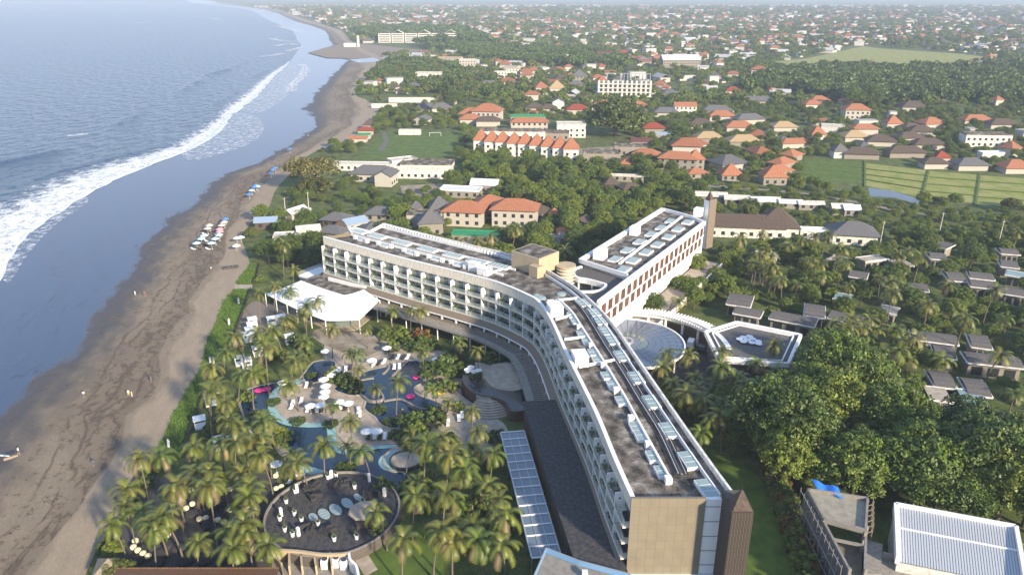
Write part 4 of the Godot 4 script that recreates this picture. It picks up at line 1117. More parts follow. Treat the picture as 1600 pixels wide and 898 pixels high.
func make_pools() -> void:
	var deep := mat(lin(.008, .030, .060), .07); deep.metallic_specular = .5
	deep.normal_enabled = true; deep.normal_texture = bump_tex(256, .03, 91, 3.0); deep.normal_scale = .12
	deep.uv1_triplanar = true; deep.uv1_world_triplanar = true; deep.uv1_scale = Vector3.ONE * .25
	M.deep = deep
	var pond := mat(lin(.014, .022, .028), .08)
	M.turq = mat(lin(.26, .44, .42), .25)
	var w1 := smooth(pts([-49.1, -166.81, -43.81, -167.15, -43.02, -161.42, -45.4, -156.63, -49.13, -155.39, -52.72, -153.86, -52.93, -150.01, -52.13, -145.75, -49.49, -141.43, -46.72, -139.34, -42.71, -138.57, -39.11, -138.83, -36.96, -137.06, -35.36, -131.48, -33.23, -128.71, -30.16, -129.39, -25.85, -130.54, -22.39, -130.78, -24.03, -128.71, -25.1, -125.81, -24.54, -123.02, -22.91, -121.14, -20.93, -120.94, -19.5, -119.31, -18.04, -117.13, -18.53, -115.39, -20.55, -115.58, -23.95, -118.51, -29.09, -120.32, -34.07, -120.94, -38.12, -120.12, -40.31, -121.56, -42.01, -124.73, -46.14, -129.16, -49.66, -131.48, -53.41, -133.86, -57.9, -141.43, -61.03, -148.28, -60.89, -152.66, -58.61, -154.77, -53.94, -156.63, -50.16, -158.2]), 3, true)
	var t := pool("lagoon_pool", "large winding deep-blue pool with turquoise ledges around the sunbed island", w1, .08, deep, M.pav)
	var ledge := smooth(pts([-48.17, -156.31, -51.19, -154.77, -52.82, -152.66, -52.83, -149.14, -51.9, -145.48, -49.49, -141.43, -46.72, -139.34, -42.74, -138.7, -39.11, -138.83, -37.09, -137.06, -35.74, -132.66, -34.14, -129.39, -32.21, -128.71]), 4)
	var b := MB.new(); b.strip(offset_path(ledge, .1), offset_path(ledge, 1.9), .03, .1); obj("shallow_ledge", b, M.turq, t)
	var ledge2 := smooth(pts([-30.72, -128.94, -27.07, -130.08, -23.01, -130.54]), 4)
	b = MB.new(); b.strip(offset_path(ledge2, .1), offset_path(ledge2, 1.3), .03, .105); obj("shallow_ledge", b, M.turq, t)
	var ctr := Vector3(-22.32, 0, -124.73)
	for k in 5:
		b = MB.new(); b.lathe(Vector3(ctr.x, .082 + .006 * k, ctr.z), [[3.7 - .55 * k, 0], [3.5 - .55 * k, .005], [0, .005]], 30); obj("pool_step", b, M.turq if k % 2 == 0 else mat(lin(.16, .32, .34), .3), t)
	var land := Vector3(-20.64, 0, -124.3)
	b = MB.new(); b.lathe(Vector3(land.x, 0, land.z), [[3.2, 0], [3.2, .75], [2.9, .75], [2.9, .55]], 28); obj("curved_kerb", b, M.darkstone, t)
	b = MB.new(); b.lathe(Vector3(land.x, 0, land.z), [[2.9, .56], [0, .56]], 28); obj("landing", b, M.pav, t)
	ledge = smooth(pts([-41.28, -124.3, -39.46, -123.02, -36.99, -121.97, -35.33, -121.14, -35.75, -120.32, -38.05, -120.32, -40.12, -121.76]), 3, true)
	b = MB.new(); b.prism(ledge, .05, .11); obj("shallow_ledge", b, M.turq, t)
	var w2 := smooth(pts([-41, -152.96, -39.96, -155.7, -38.14, -158.51, -34.74, -162.41, -30, -164.75, -28.05, -166.46, -25.82, -167.5, -23.29, -167.5, -21.25, -164.75, -20.18, -160.44, -20.68, -156.63, -22.22, -154.47, -22.26, -152.36, -21, -150.3, -18.68, -148.85, -15.92, -146.87, -13.72, -144.11, -14.89, -141.43, -18.88, -140.12, -21.05, -138.83, -23.45, -136.56, -26, -136.56, -28.16, -138.32, -29.55, -140.9, -32.33, -144.11, -32.7, -147.71, -34.04, -150.3, -36.94, -150.3]), 3, true)
	t = pool("upper_pool", "dark blue tiered pool with curved weirs in front of the hotel", w2, .1, deep, M.pav)
	for wl in [[pts([-22.88, -145.75, -21.27, -144.11, -19.2, -143.03, -16.67, -142.76, -15.12, -144.11]), .9], [pts([-32.2, -154.77, -30.42, -152.06, -28.84, -148.57, -29.61, -147.15, -31.75, -147.15, -33.39, -149.14]), .6], [pts([-30, -164.75, -29.9, -163.07, -30.27, -161.42, -30.83, -160.12]), .35], [pts([-25.73, -166.81, -26.56, -164.75, -27.22, -162.74, -28.39, -159.15]), .35], [pts([-36.41, -156.63, -34.64, -157.57, -32.63, -158.2]), .3], [pts([-22.6, -145.75, -25.07, -148.28, -28.52, -147.43]), .3]]:
		var sp := smooth(wl[0], 6)
		b = MB.new(); b.strip(offset_path(sp, .22), offset_path(sp, -.22), .05, .1 + wl[1]); obj("weir", b, M.concrete, t)
	# raised terrace with its own pond, timber-faced wall and fan of steps
	t = thing("raised_terrace", "raised pale stone terrace under the curved canopy", "terrace")
	var stone := smooth(pts([-8.9, -162.1, -4.88, -161.09, 0, -162.1, 2.23, -155.91, 3.73, -149.52, 0, -148.35, -4.02, -149.52, -5.84, -152.81, -7.43, -155.91]), 3, true)
	b = MB.new(); b.prism(stone, 0, 2.4); obj("slab", b, M.pav, t)
	var w4 := smooth(pts([-11.03, -156.54, -7.44, -156.23, -5.84, -152.81, -4.02, -149.52, 0, -148.06, 3.72, -149.22, 4.42, -142.72, 2.44, -139.77, -0.14, -139.51, -1.25, -143.27, -4.07, -145.49, -7.05, -146.34, -9.6, -149.22, -11.25, -152.81]), 3, true)
	b = MB.new(); b.prism(w4, 0, 2.42); obj("pond", b, pond, t)
	var fr := smooth(pts([-11.31, -153.73, -9.6, -149.22, -7.05, -146.34, -4.07, -145.49, -1.25, -143.27, -0.14, -139.51, 2.72, -139.77]), 4)
	b = MB.new(); b.strip(offset_path(fr, .35), offset_path(fr, .1), 0, 2.55); obj("timber_wall", b, tri_mat(T.brown, .3, .8, Color(1, .95, .85)), t)
	block(w4, .5); block(stone, .3)
	for k in 7:
		var rr := 3.4 + k * .62
		var c := Vector3(-5.13, 0, -147.43)
		b = MB.new()
		var arc := PackedVector2Array(); var inn := PackedVector2Array()
		for j in 13:
			var a := deg_to_rad(20.0 + j * 10.0)
			arc.append(Vector2(c.x, c.z) + Vector2(cos(a), sin(a)) * rr * 1.05); inn.append(Vector2(c.x, c.z) + Vector2(cos(a), sin(a)) * (rr - 2.2))
		b.strip(arc, inn, 0, 1.9 - k * .26); obj("step", b, M.pav, t)
	b = MB.new(); b.box(Vector3(-5.39, 1.2, -147.03), Vector3(4.6, 2.3, 3.2), Basis(Vector3.UP, -.15)); obj("landing", b, M.pav, t)
	var w5 := smooth(pts([-13.57, -155.7, -12.23, -155.7, -10.01, -150.59, -7.39, -146.87, -8.19, -145.75, -10.94, -149.14, -13.04, -152.36]), 3, true)
	pool("reflecting_pond", "small dark pond below the timber-faced terrace wall", w5, .1, pond, M.pav)
	# shrub islands in the pools
	var isl := [[-45.36, -138.83, 1.7], [-38.2, -137.81, 1.7], [-29.02, -143.56, 1.7], [-25.67, -138.83, 1.7], [-47.61, -159.47, 1.4], [-53.02, -146.87, 1.7], [-31.69, -122.39, 2.0], [-8.31, -154.77, 1.6]]
	for k in isl.size():
		var q: Array = isl[k]
		t = thing("planted_island", "clipped round shrub island with a palm in the pool, %s from the hotel terrace" % ordinal([5, 4, 3, 2, 1, 6, 7, 0][k]), "planter", Vector3(q[0], .09, q[1]), 0, "shrub islands in the pools")
		if k == 7: t.position.y = 2.43
		b = MB.new(); b.lathe(Vector3.ZERO, [[q[2] * .8, 0], [q[2] * .85, .3], [q[2] * .8, .3]], 16); obj("kerb", b, M.darkstone, t)
		var sb := put("shrub", P.shrub_mesh, t); sb.scale = Vector3(q[2] * .95, q[2] * .5, q[2] * .95); sb.position.y = .2

func make_round_deck() -> void:
	var C := Vector3(-30.95, 1.4, -107.37); var R := 11.2
	var t := thing("round_deck", "round dark lounge deck ringed by a pale wall beside the pool", "deck", Vector3(C.x, 0, C.z))
	discs.append([C.x, C.z, R + .8])
	var b := MB.new(); b.lathe(Vector3.ZERO, [[R + .3, 0], [R + .3, 1.3], [R - .1, 1.4], [0, 1.4]], 72); obj("floor", b, mat(lin(.05, .047, .046), .85), t)
	b = MB.new(); b.lathe(Vector3.ZERO, [[R, 1.0], [R + .32, 1.0], [R + .32, 1.8], [R, 1.8], [R, 1.0]], 72); obj("parapet", b, M.concrete, t)
	b = MB.new(); b.lathe(Vector3.ZERO, [[R + .7, 0], [R + .6, 1.0], [R + .33, 1.7], [R + .33, 0]], 72); obj("timber_skirt", b, M.timber, t)
	# timber boards of the floor as raised rows
	for k in 44:
		var x := -R + .4 + k * .5
		var l := sqrt(maxf(0.0, (R - .3) * (R - .3) - x * x))
		if l > .6:
			b = MB.new(); b.box(Vector3(x, 1.41, 0), Vector3(.44, .03, l * 2.0)); obj("board", b, M.darkstone if k % 3 else mat(lin(.06, .055, .052), .85), t)
	var els := [[-34, -105.88, .75, 1.4], [-32.34, -106.73, .95, 1.85], [-30.62, -107.93, .98, 1.95], [-28.98, -109.69, .95, 1.8], [-27.38, -111.32, .7, 1.35]]
	for q in els:
		b = MB.new(); b.lathe(Vector3.ZERO, [[1.0, 0], [1.08, .12], [1.0, .16], [.9, .12]], 28, q[2], q[3])
		var e := put("oval_skylight", b.mesh(M.black), t, Vector3(q[0] - C.x, 1.43, q[1] - C.z), .62)
		b = MB.new(); b.lathe(Vector3.ZERO, [[.93, .13], [0, .15]], 28, q[2], q[3]); obj("glass", b, M.skyglass, e)
		for j in 4:
			b = MB.new(); b.box(Vector3(0, .17, q[3] * (-.6 + .4 * j)), Vector3(q[2] * 1.5 * sqrt(1.0 - pow(-.6 + .4 * j, 2)), .04, .16)); obj("glazing_bar", b, M.metal, e)
	var pl := [[-39.7, -109.83], [-37.35, -106.51], [-35.71, -104.83], [-32.65, -103.84], [-36.22, -101.11], [-39.49, -105.16], [-28.49, -114.05], [-26.14, -109.47], [-32.61, -117.54], [-34.01, -116.95], [-23.75, -114.82], [-25.54, -100.48], [-29.11, -100.02], [-37.84, -102.38], [-38.91, -112.74]]
	for k in pl.size():
		place("planter", "planter", "white potted spiky plant on the round deck, %s from its sea side" % ordinal([1, 5, 7, 8, 4, 0, 11, 13, 10, 9, 14, 12, 6, 2, 3][k]), "planter", Vector3(pl[k][0], 1.43, pl[k][1]), k, "white pots on the round deck", .95)
	var co := [[-33.35, -117.15], [-26.2, -116.17], [-38.61, -112.93], [-39.61, -106.34], [-35.31, -101.27], [-22.69, -111.82]]
	for k in co.size():
		place("column", "deck_lamp", "white upright lamp block on the round deck, %s clockwise from the pool side" % ordinal([0, 1, 5, 4, 3, 2][k]), "lamp", Vector3(co[k][0], 1.43, co[k][1]), .2 * k, "white lamp blocks on the round deck")
	var so := [[-36.6, -113.64], [-35.63, -114.39], [-35.5, -111.05], [-34.77, -111.78], [-32.39, -114.97], [-31.43, -115.35], [-30.22, -115.16], [-25.54, -113.07], [-24.55, -112.7], [-34.92, -103.48], [-33.75, -102.67], [-31, -101.86], [-30.3, -102.5], [-25.96, -111.59]]
	for k in so.size():
		var s := thing("deck_sofa", "dark cushioned sofa on the round deck, %s from its left edge" % ordinal([1, 5, 3, 4, 8, 9, 10, 12, 13, 0, 2, 6, 7, 11][k]), "sofa", Vector3(so[k][0], 1.43, so[k][1]), k * 1.1, "dark sofas on the round deck")
		b = MB.new(); b.box(Vector3(0, .22, 0), Vector3(2.0, .42, 1.0)); b.box(Vector3(-.5, .48, .05), Vector3(.9, .14, .85)); b.box(Vector3(.5, .48, .05), Vector3(.9, .14, .85)); obj("seat", b, M.cushion, s)
		b = MB.new(); b.box(Vector3(0, .6, -.42), Vector3(2.0, .5, .24)); b.box(Vector3(-.95, .5, 0), Vector3(.2, .35, 1.0)); obj("backrest", b, M.cushion, s)
	var u := place("parasol_taupe", "bar_parasol", "large taupe parasol over the bar on the round deck", "parasol", Vector3(-24.89, 1.43, -104.46), .4)
	u.scale = Vector3(1.9, 1.2, 1.9)
	t = thing("deck_bar", "small dark bar counter under the taupe parasol", "bar", Vector3(-24.53, 1.43, -103.64), .4)
	b = MB.new(); b.box(Vector3(0, .55, 0), Vector3(3.2, 1.1, .8)); obj("counter", b, M.darkwood, t)
	b = MB.new(); b.box(Vector3(0, 1.13, 0), Vector3(3.4, .07, 1.0)); obj("top", b, M.taupe, t)
	# cream service yard with cooling units below the deck
	t = thing("service_yard", "cream-walled service yard below the round deck at the bottom edge", "yard")
	var yard := smooth(pts([-38.95, -96.74, -36.79, -97.03, -33.65, -96.74, -30.45, -96.15, -27.4, -96.15, -25.94, -96.44]), 4)
	b = MB.new(); b.strip(offset_path(yard, .2), offset_path(yard, -.2), 0, 2.2); obj("wall", b, M.cream, t)
	var yw := smooth(pts([-25.94, -96.44, -25.42, -94.84, -24.27, -93.57, -23.45, -91.35]), 4)
	b = MB.new(); b.strip(offset_path(yw, .2), offset_path(yw, -.2), 0, 2.2); obj("wall", b, M.white, t)
	b = MB.new(); b.prism(pts([-39.15, -99.07, -26.44, -98.17, -24.42, -93.56, -21.86, -82.17, -34.61, -82.17]), 0, .06); obj("floor", b, M.concrete, t)
	for q in [[-38.36, -96.42, -36.15, -94.41], [-35.66, -97.01, -34.79, -93.84], [-33.82, -97.01, -32.79, -93.84], [-31.77, -97.01, -30.59, -93.84], [-29.1, -97.01, -28.09, -93.84]]:
		b = MB.new(); b.bar(Vector3(q[0], .9, q[1]), Vector3(q[2], .9, q[3]), .3, 1.8); obj("screen", b, M.cream, t)
	var ac := [[-29.67, -95.53], [-27.91, -95.82], [-26.6, -95.39]]
	for k in 3:
		var s := thing("cooling_unit", "%s grey cooling unit with round fan in the cream service yard" % ["first", "middle", "last"][k], "cooling unit", Vector3(ac[k][0], .06, ac[k][1]), 0, "cooling units in the yard")
		b = MB.new(); b.box(Vector3(0, .8, 0), Vector3(1.1, 1.6, 1.1)); obj("casing", b, M.plain_white, s)
		b = MB.new(); b.lathe(Vector3(0, 1.6, 0), [[.45, 0], [.45, .12], [.38, .12], [.38, .04], [0, .04]], 14); obj("fan", b, M.dark_grey, s)
	var st := pts([-26.19, -98.47, -23.81, -99.07, -21.25, -94.96, -23.01, -93.56])
	sheet("yard_steps", st, .06, M.pav)

func sail(b: MB, a: Vector3, c: Vector3, d: Vector3, e: Vector3, sag: float, lift: float) -> void:
	# a tensioned membrane between four corners, edges drawn in
	var n := 12
	var grid := []
	for i in n + 1:
		var row := []
		for j in n + 1:
			var s := float(i) / n; var t := float(j) / n
			var p := a.lerp(c, s).lerp(e.lerp(d, s), t)
			var mid := (a + c + d + e) * .25
			var edge := maxf(absf(s - .5), absf(t - .5)) * 2.0
			var cor := (1.0 - pow(absf(s - .5) * 2.0, 2)) * pow(absf(t - .5) * 2.0, 2) + (1.0 - pow(absf(t - .5) * 2.0, 2)) * pow(absf(s - .5) * 2.0, 2)
			p = p.lerp(Vector3(mid.x, p.y, mid.z), cor * .012)
			p.y += lift * (1.0 - edge) - sag * cor * edge * .4
			row.append(p)
		grid.append(row)
	for i in n:
		for j in n:
			var q := [grid[i][j], grid[i + 1][j], grid[i + 1][j + 1], grid[i][j + 1]]
			if (q[1] - q[0]).cross(q[2] - q[0]).y < 0: q.reverse()
			b.quad(q[0], q[1], q[2], q[3])

func make_tent() -> void:
	var t := thing("white_tent", "big white tensile tent over the beach restaurant beside the far wing", "tent")
	var A := Vector3(-71.27, 4, -202.26); var B := Vector3(-61.8, 6.5, -206.59); var Cc := Vector3(-46.5, 6.8, -194.31); var D := Vector3(-59.2, 4, -190.92)
	var Ee := Vector3(-49.5, 4, -183.11); var Fp := Vector3(-41.98, 6.8, -198.67); var G := Vector3(-36.96, 5, -194.96); var Hh := Vector3(-40.59, 4, -183.53)
	var b := MB.new(); sail(b, A, B, Cc, D, .4, .25); obj("sail", b, M.tent, t)
	b = MB.new(); sail(b, D, Cc, Cc + (Ee - Cc) * .02, Ee, .3, .1); obj("sail", b, M.tent, t)
	b = MB.new(); sail(b, Ee, Cc, Fp, Hh, .4, .5); obj("sail", b, M.tent, t)
	b = MB.new(); sail(b, Hh, Fp, Fp.lerp(G, .97), G, .2, .1); obj("sail", b, M.tent, t)
	for p in [A, D, Ee, Hh, G, A.lerp(D, .35), A.lerp(D, .7), D.lerp(Ee, .5)]:
		b = MB.new(); b.lathe(Vector3(p.x, 0, p.z), [[.12, 0], [.12, p.y + .1]], 8); obj("mast", b, M.plain_white, t)
	var low := PackedVector2Array()
	for p in [A, B, Fp, G, Hh, Ee, D]: low.append(Vector2(p.x, p.z))
	block(low, .5)
	b = MB.new(); b.prism(Geometry2D.offset_polygon(low, -2.0)[0], 0, .3); obj("floor", b, M.pav, t)
	b = MB.new(); b.prism(Geometry2D.offset_polygon(low, -4.5)[0], .3, 3.2); obj("inner_room", b, M.glass, t)
	# dark flat roof between tent and wing
	t = thing("restaurant_roof", "flat dark roof between the white tent and the hotel wing", "building")
	var r := pts([-61.86, -207.9, -57.29, -216.67, -54.3, -209.5, -41.34, -201.72, -42.44, -198.75, -47.12, -196.81])
	b = MB.new(); b.prism(r, 0, 5.6); obj("block", b, M.wall2, t)
	b = MB.new(); b.prism(Geometry2D.offset_polygon(r, -.3)[0], 5.5, 5.64); obj("roof", b, M.roofdeck, t)
	b = MB.new(); b.bar(Vector3(-54.33, 6, -208.98), Vector3(-41.77, 6, -201.21), .5, 1.3); obj("parapet", b, M.white, t)
	block(r, 1.0)
	t = thing("white_annex", "low white slab roof behind the tent's far corner", "building")
	b = MB.new(); b.bar(Vector3(-64.18, 3.4, -217.52), Vector3(-59.42, 3.4, -225.03), 4.5, .5); obj("roof", b, M.white, t)
	b = MB.new(); b.bar(Vector3(-65.67, 1.5, -222.59), Vector3(-60.8, 1.5, -230.27), 3.8, 3.1); obj("wall", b, M.wall, t)

func make_lounge() -> void:
	var la := [[-62.18, -100.75], [-61.78, -99.22], [-60.7, -98.47], [-59.53, -97.72], [-58.44, -97.13], [-57.38, -102.17], [-56.57, -110.41], [-57.2, -109.17], [-53.72, -106.25], [-52.75, -106.59], [-50.47, -106.08], [-49.13, -105.41], [-47.97, -104.92], [-47.61, -106.42], [-46.89, -105.25], [-49.38, -108.64], [-47.6, -109.34], [-52.56, -114.44], [-51.46, -114.63], [-58.39, -114.44], [-46.31, -110.58], [-46.59, -109.7], [-44.25, -118.71], [-42.23, -115.39], [-43, -114.82]]
	for k in la.size():
		place("drum", "lounge_lamp", "small round yellow lamp among the dark bean bags, %s from the near beach corner" % ordinal(k), "lamp", Vector3(la[k][0], .05, la[k][1]), 0, "round lamps of the beach lounge", 1.35).set_meta("noun", "small round yellow lamp")
	var bg := [[-54.98, -110.41], [-53.73, -108.3], [-53, -112.76], [-51.54, -100.6], [-50.08, -107.78], [-51.97, -105.41], [-55.78, -108.12], [-56.92, -112.76], [-53.15, -110.05], [-50.1, -103.28], [-48.45, -101.69], [-46.11, -103.28], [-46.07, -107.44], [-49.37, -110.58], [-49.19, -99.37], [-51.85, -98.17], [-54.54, -99.68], [-56.63, -100.14], [-57.04, -98.17], [-58.74, -99.68], [-60.04, -99.07], [-59.17, -110.94], [-59.79, -109.17], [-51.23, -111.67], [-48.62, -112.76], [-45.52, -109.17], [-43.92, -106.59], [-43.06, -102.48], [-43.95, -99.37], [-41.1, -98.62], [-60.05, -96.84], [-56.59, -95.96], [-52.18, -96.4], [-49.22, -96.69], [-46.3, -97.13]]
	for k in bg.size():
		place("bag_black", "bean_bag", "dark bean bag on the beach lounge paving, %s from the lagoon" % ordinal(k), "bean bag", Vector3(bg[k][0], .05, bg[k][1]), k, "dark bean bags of the beach lounge", 1.5).set_meta("noun", "dark bean bag")
	# low sofas in rows
	var k1 := 0
	for q in [[-58.32, -129.16], [-65.36, -136.81], [-66.74, -146.31], [-66.64, -165.43], [-70.94, -188.69], [-70.04, -185.33], [-69.5, -182.08], [-68.99, -178.92], [-65.81, -189.12], [-57.78, -177.76], [-63.9, -170.69], [-64.36, -163.74], [-63.54, -190.41]]:
		place("daybed", "daybed", "white canopied daybed in the palm garden, %s counted from the near end" % ordinal(k1), "daybed", Vector3(q[0], .03, q[1]), .45, "white daybeds in the palm garden").set_meta("noun", "white canopied daybed")
		k1 += 1
	k1 = 0
	for q in [[-63.74, -128.94], [-63.88, -129.62], [-59.44, -133.38], [-58.74, -132.9], [-72.83, -182.88], [-59.82, -169.97], [-52.42, -171.77], [-39.78, -119.51], [-41.4, -117.52]]:
		place("lounger_white", "sun_lounger", "white lounger on the garden side of the pools, %s from the beach" % ordinal(k1), "sun lounger", Vector3(q[0], .05, q[1]), 1.3 + k1, "loose white loungers").set_meta("noun", "loose white lounger")
		k1 += 1
	# roofs that cut the lower left corner
	var t := thing("thatched_hut", "thatched roof of a beach hut at the lower left corner", "hut")
	var b := MB.new()
	var th := pts([-63.36, -89.59, -64.53, -94.13, -60.18, -93.99, -57.6, -89.59])
	var ap := (th[0] + th[1] + th[2] + th[3]) * .25
	for k in 4: b.tri(v3(th[k], 3), v3(th[(k + 1) % 4], 3), v3(ap, 5.0))
	for k in 4: b.tri(v3(th[(k + 1) % 4], 3), v3(th[k], 3), v3(ap, 4.7))
	obj("roof", b, M.thatch, t)
	for k in 4:
		b = MB.new(); b.lathe(v3(th[k].lerp(ap, .1)), [[.1, 0], [.1, 3.1]], 6); obj("post", b, M.darkwood, t)
	t = thing("timber_roof", "long brown timber roof along the bottom left edge of the view", "roof")
	var r0 := Vector3(-60.78, 4, -90.76); var r1 := Vector3(-35.24, 4, -89.69)
	b = MB.new(); b.box((r0 + r1) * .5 + Vector3(0, -.95, 5.0), Vector3(r1.x - r0.x, .3, 10.6), Basis(Vector3.RIGHT, .18)); obj("deck", b, tri_mat(T.brown, .3, .8, Color(1, .85, .7)), t)
	for k in 46:
		b = MB.new(); b.box(Vector3(lerpf(r0.x, r1.x, (k + .5) / 46.0), 3.1, r0.z + 5.0), Vector3(.5, .16, 10.4), Basis(Vector3.RIGHT, .18))
		obj("board", b, tri_mat(T.grain, .5, .85, lin(.23 + .03 * (k % 3), .115 + .012 * (k % 4), .055)) if k < 4 else t.get_child(1 + k % 4).mesh.surface_get_material(0), t)
	b = MB.new(); b.bar(Vector3(r0.x, 2.2, r0.z + 1), Vector3(r1.x, 2.2, r1.z + 1), .3, 3.6); obj("wall", b, M.darkwood, t)
	block(pts([r0.x, r0.z, r1.x, r1.z, r1.x, r1.z + 14, r0.x, r0.z + 14]), .4)

func make_pool_furniture() -> void:
	var um := [[-43.46, -154.35], [-42.18, -156.54], [-41.55, -158.47], [-42.31, -151.3], [-41.84, -148.64], [-41.59, -146.34], [-37.73, -144.09], [-35.67, -143.54], [-43.58, -142.45], [-41.44, -142.72], [-29.6, -132.22], [-27.53, -132.22], [-34.11, -164.14], [-46.41, -169.06], [-31.43, -170.88], [-18.33, -164.48], [-44.7, -120.79], [-52.45, -152.81]]
	for k in um.size():
		place("parasol_white", "pool_parasol", "white parasol beside the pools, %s in order round the sunbed island" % ordinal(k), "parasol", Vector3(um[k][0], .05, um[k][1]), k * .3, "white parasols by the pools", .9).set_meta("noun", "white pool parasol")
	var lo := [[-44.58, -143.29, 0], [-43.61, -143.29, 1], [-42.49, -143.29, 0], [-41.52, -143.29, 1], [-38.67, -144.93, 1], [-37.63, -144.65, 0], [-36.53, -144.11, 1], [-33.34, -142.76, 0], [-32.81, -141.43, 0], [-29.94, -168.55, 1], [-28.51, -168.55, 0], [-27.23, -168.55, 1], [-26.12, -168.55, 0], [-33.81, -165.09, 0], [-32.77, -165.43, 1], [-31.63, -166.12, 0], [-29.46, -132.66, 1], [-28.15, -132.66, 0], [-27.1, -132.66, 1], [-26.05, -132.66, 0], [-25.01, -132.66, 1], [-23.99, -132.9, 0], [-28.51, -163.07, 0], [-27.31, -163.41, 0], [-20.31, -138.32, 0], [-10.72, -140.9, 0], [-11.32, -139.6, 0], [-46.67, -154.47, 1], [-47.62, -154.16, 0], [-48.45, -145.75, 0], [-48.44, -144.65, 0], [-46.91, -146.87, 0], [-42.59, -159.47, 1], [-41.79, -161.42, 0], [-43.15, -157.25, 1], [-40.08, -162.08, 0], [-39.2, -163.07, 1], [-13.5, -137.81, 0]]
	for k in lo.size():
		var dk: bool = lo[k][2] == 1
		place("lounger_dark" if dk else "lounger_white", "sun_lounger", "%s sun lounger on the pool decks, %s in order from the island's edge" % ["dark" if dk else "white", ordinal(k)], "sun lounger", Vector3(lo[k][0], .06 if k < 22 or k > 23 else .2, lo[k][1]), (.1 if k < 9 else -.3 if k < 16 else 0.0) + .05 * (k % 3), "loungers on the pool decks", 1.1).set_meta("noun", ("dark" if dk else "white") + " poolside lounger")
	var fl := [[-57.94, -152.18, 0], [-56.36, -152.78, 0], [-22.56, -158.65, 0], [-22.93, -149.54, 0], [-16.19, -113.37, 0]]
	for k in fl.size():
		var o := place("bag_pink", "pool_float", "bright pink float %s" % ["on the left arm of the lagoon, outer of two", "on the left arm of the lagoon, inner of two", "on the dark pool near the hotel", "on the tiered pool behind the weir", "beside the palms right of the round deck"][k], "float", Vector3(fl[k][0], .1, fl[k][1]), k * .5, "pink floats", 1.25)
		o.scale.y = .8
	fl = [[-18.46, -152.48], [-16.16, -151.29]]
	for k in 2: place("bag_yellow", "floor_cushion", "large yellow cushion on the stone spit, %s" % ["outer of two", "inner of two"][k], "cushion", Vector3(fl[k][0], .1, fl[k][1]), k, "yellow cushions", 1.3)
	fl = [[-10.3, -156.86], [-9.62, -158.14], [-8.62, -155.91], [-7.9, -156.54]]
	for k in 4:
		var t := thing("basket_chair", "round white basket chair by the terrace pond, %s of four" % ordinal(k), "chair", Vector3(fl[k][0], 2.43, fl[k][1]), k * 1.5, "white basket chairs")
		var b := MB.new(); b.lathe(Vector3.ZERO, [[.5, 0], [.8, .3], [.9, .8], [.82, .8], [.7, .35], [0, .3]], 14); obj("shell", b, M.plain_white, t)
		b = MB.new(); b.lathe(Vector3(0, .32, 0), [[.66, 0], [.6, .15], [0, .18]], 12); obj("cushion", b, M.fabric, t)
	# swimmers
	fl = [[-23.8, -143.13], [-19.25, -141]]
	for k in 2: person(["bathing person waist-deep in the lower tier of the pool by the weir", "bathing person near the right end of the lower tier"][k], Vector3(fl[k][0], -.75, fl[k][1]), k * 2.0, mat(lin(.45, .27, .19), .7), mat(lin(.45, .27, .19), .7), .4)

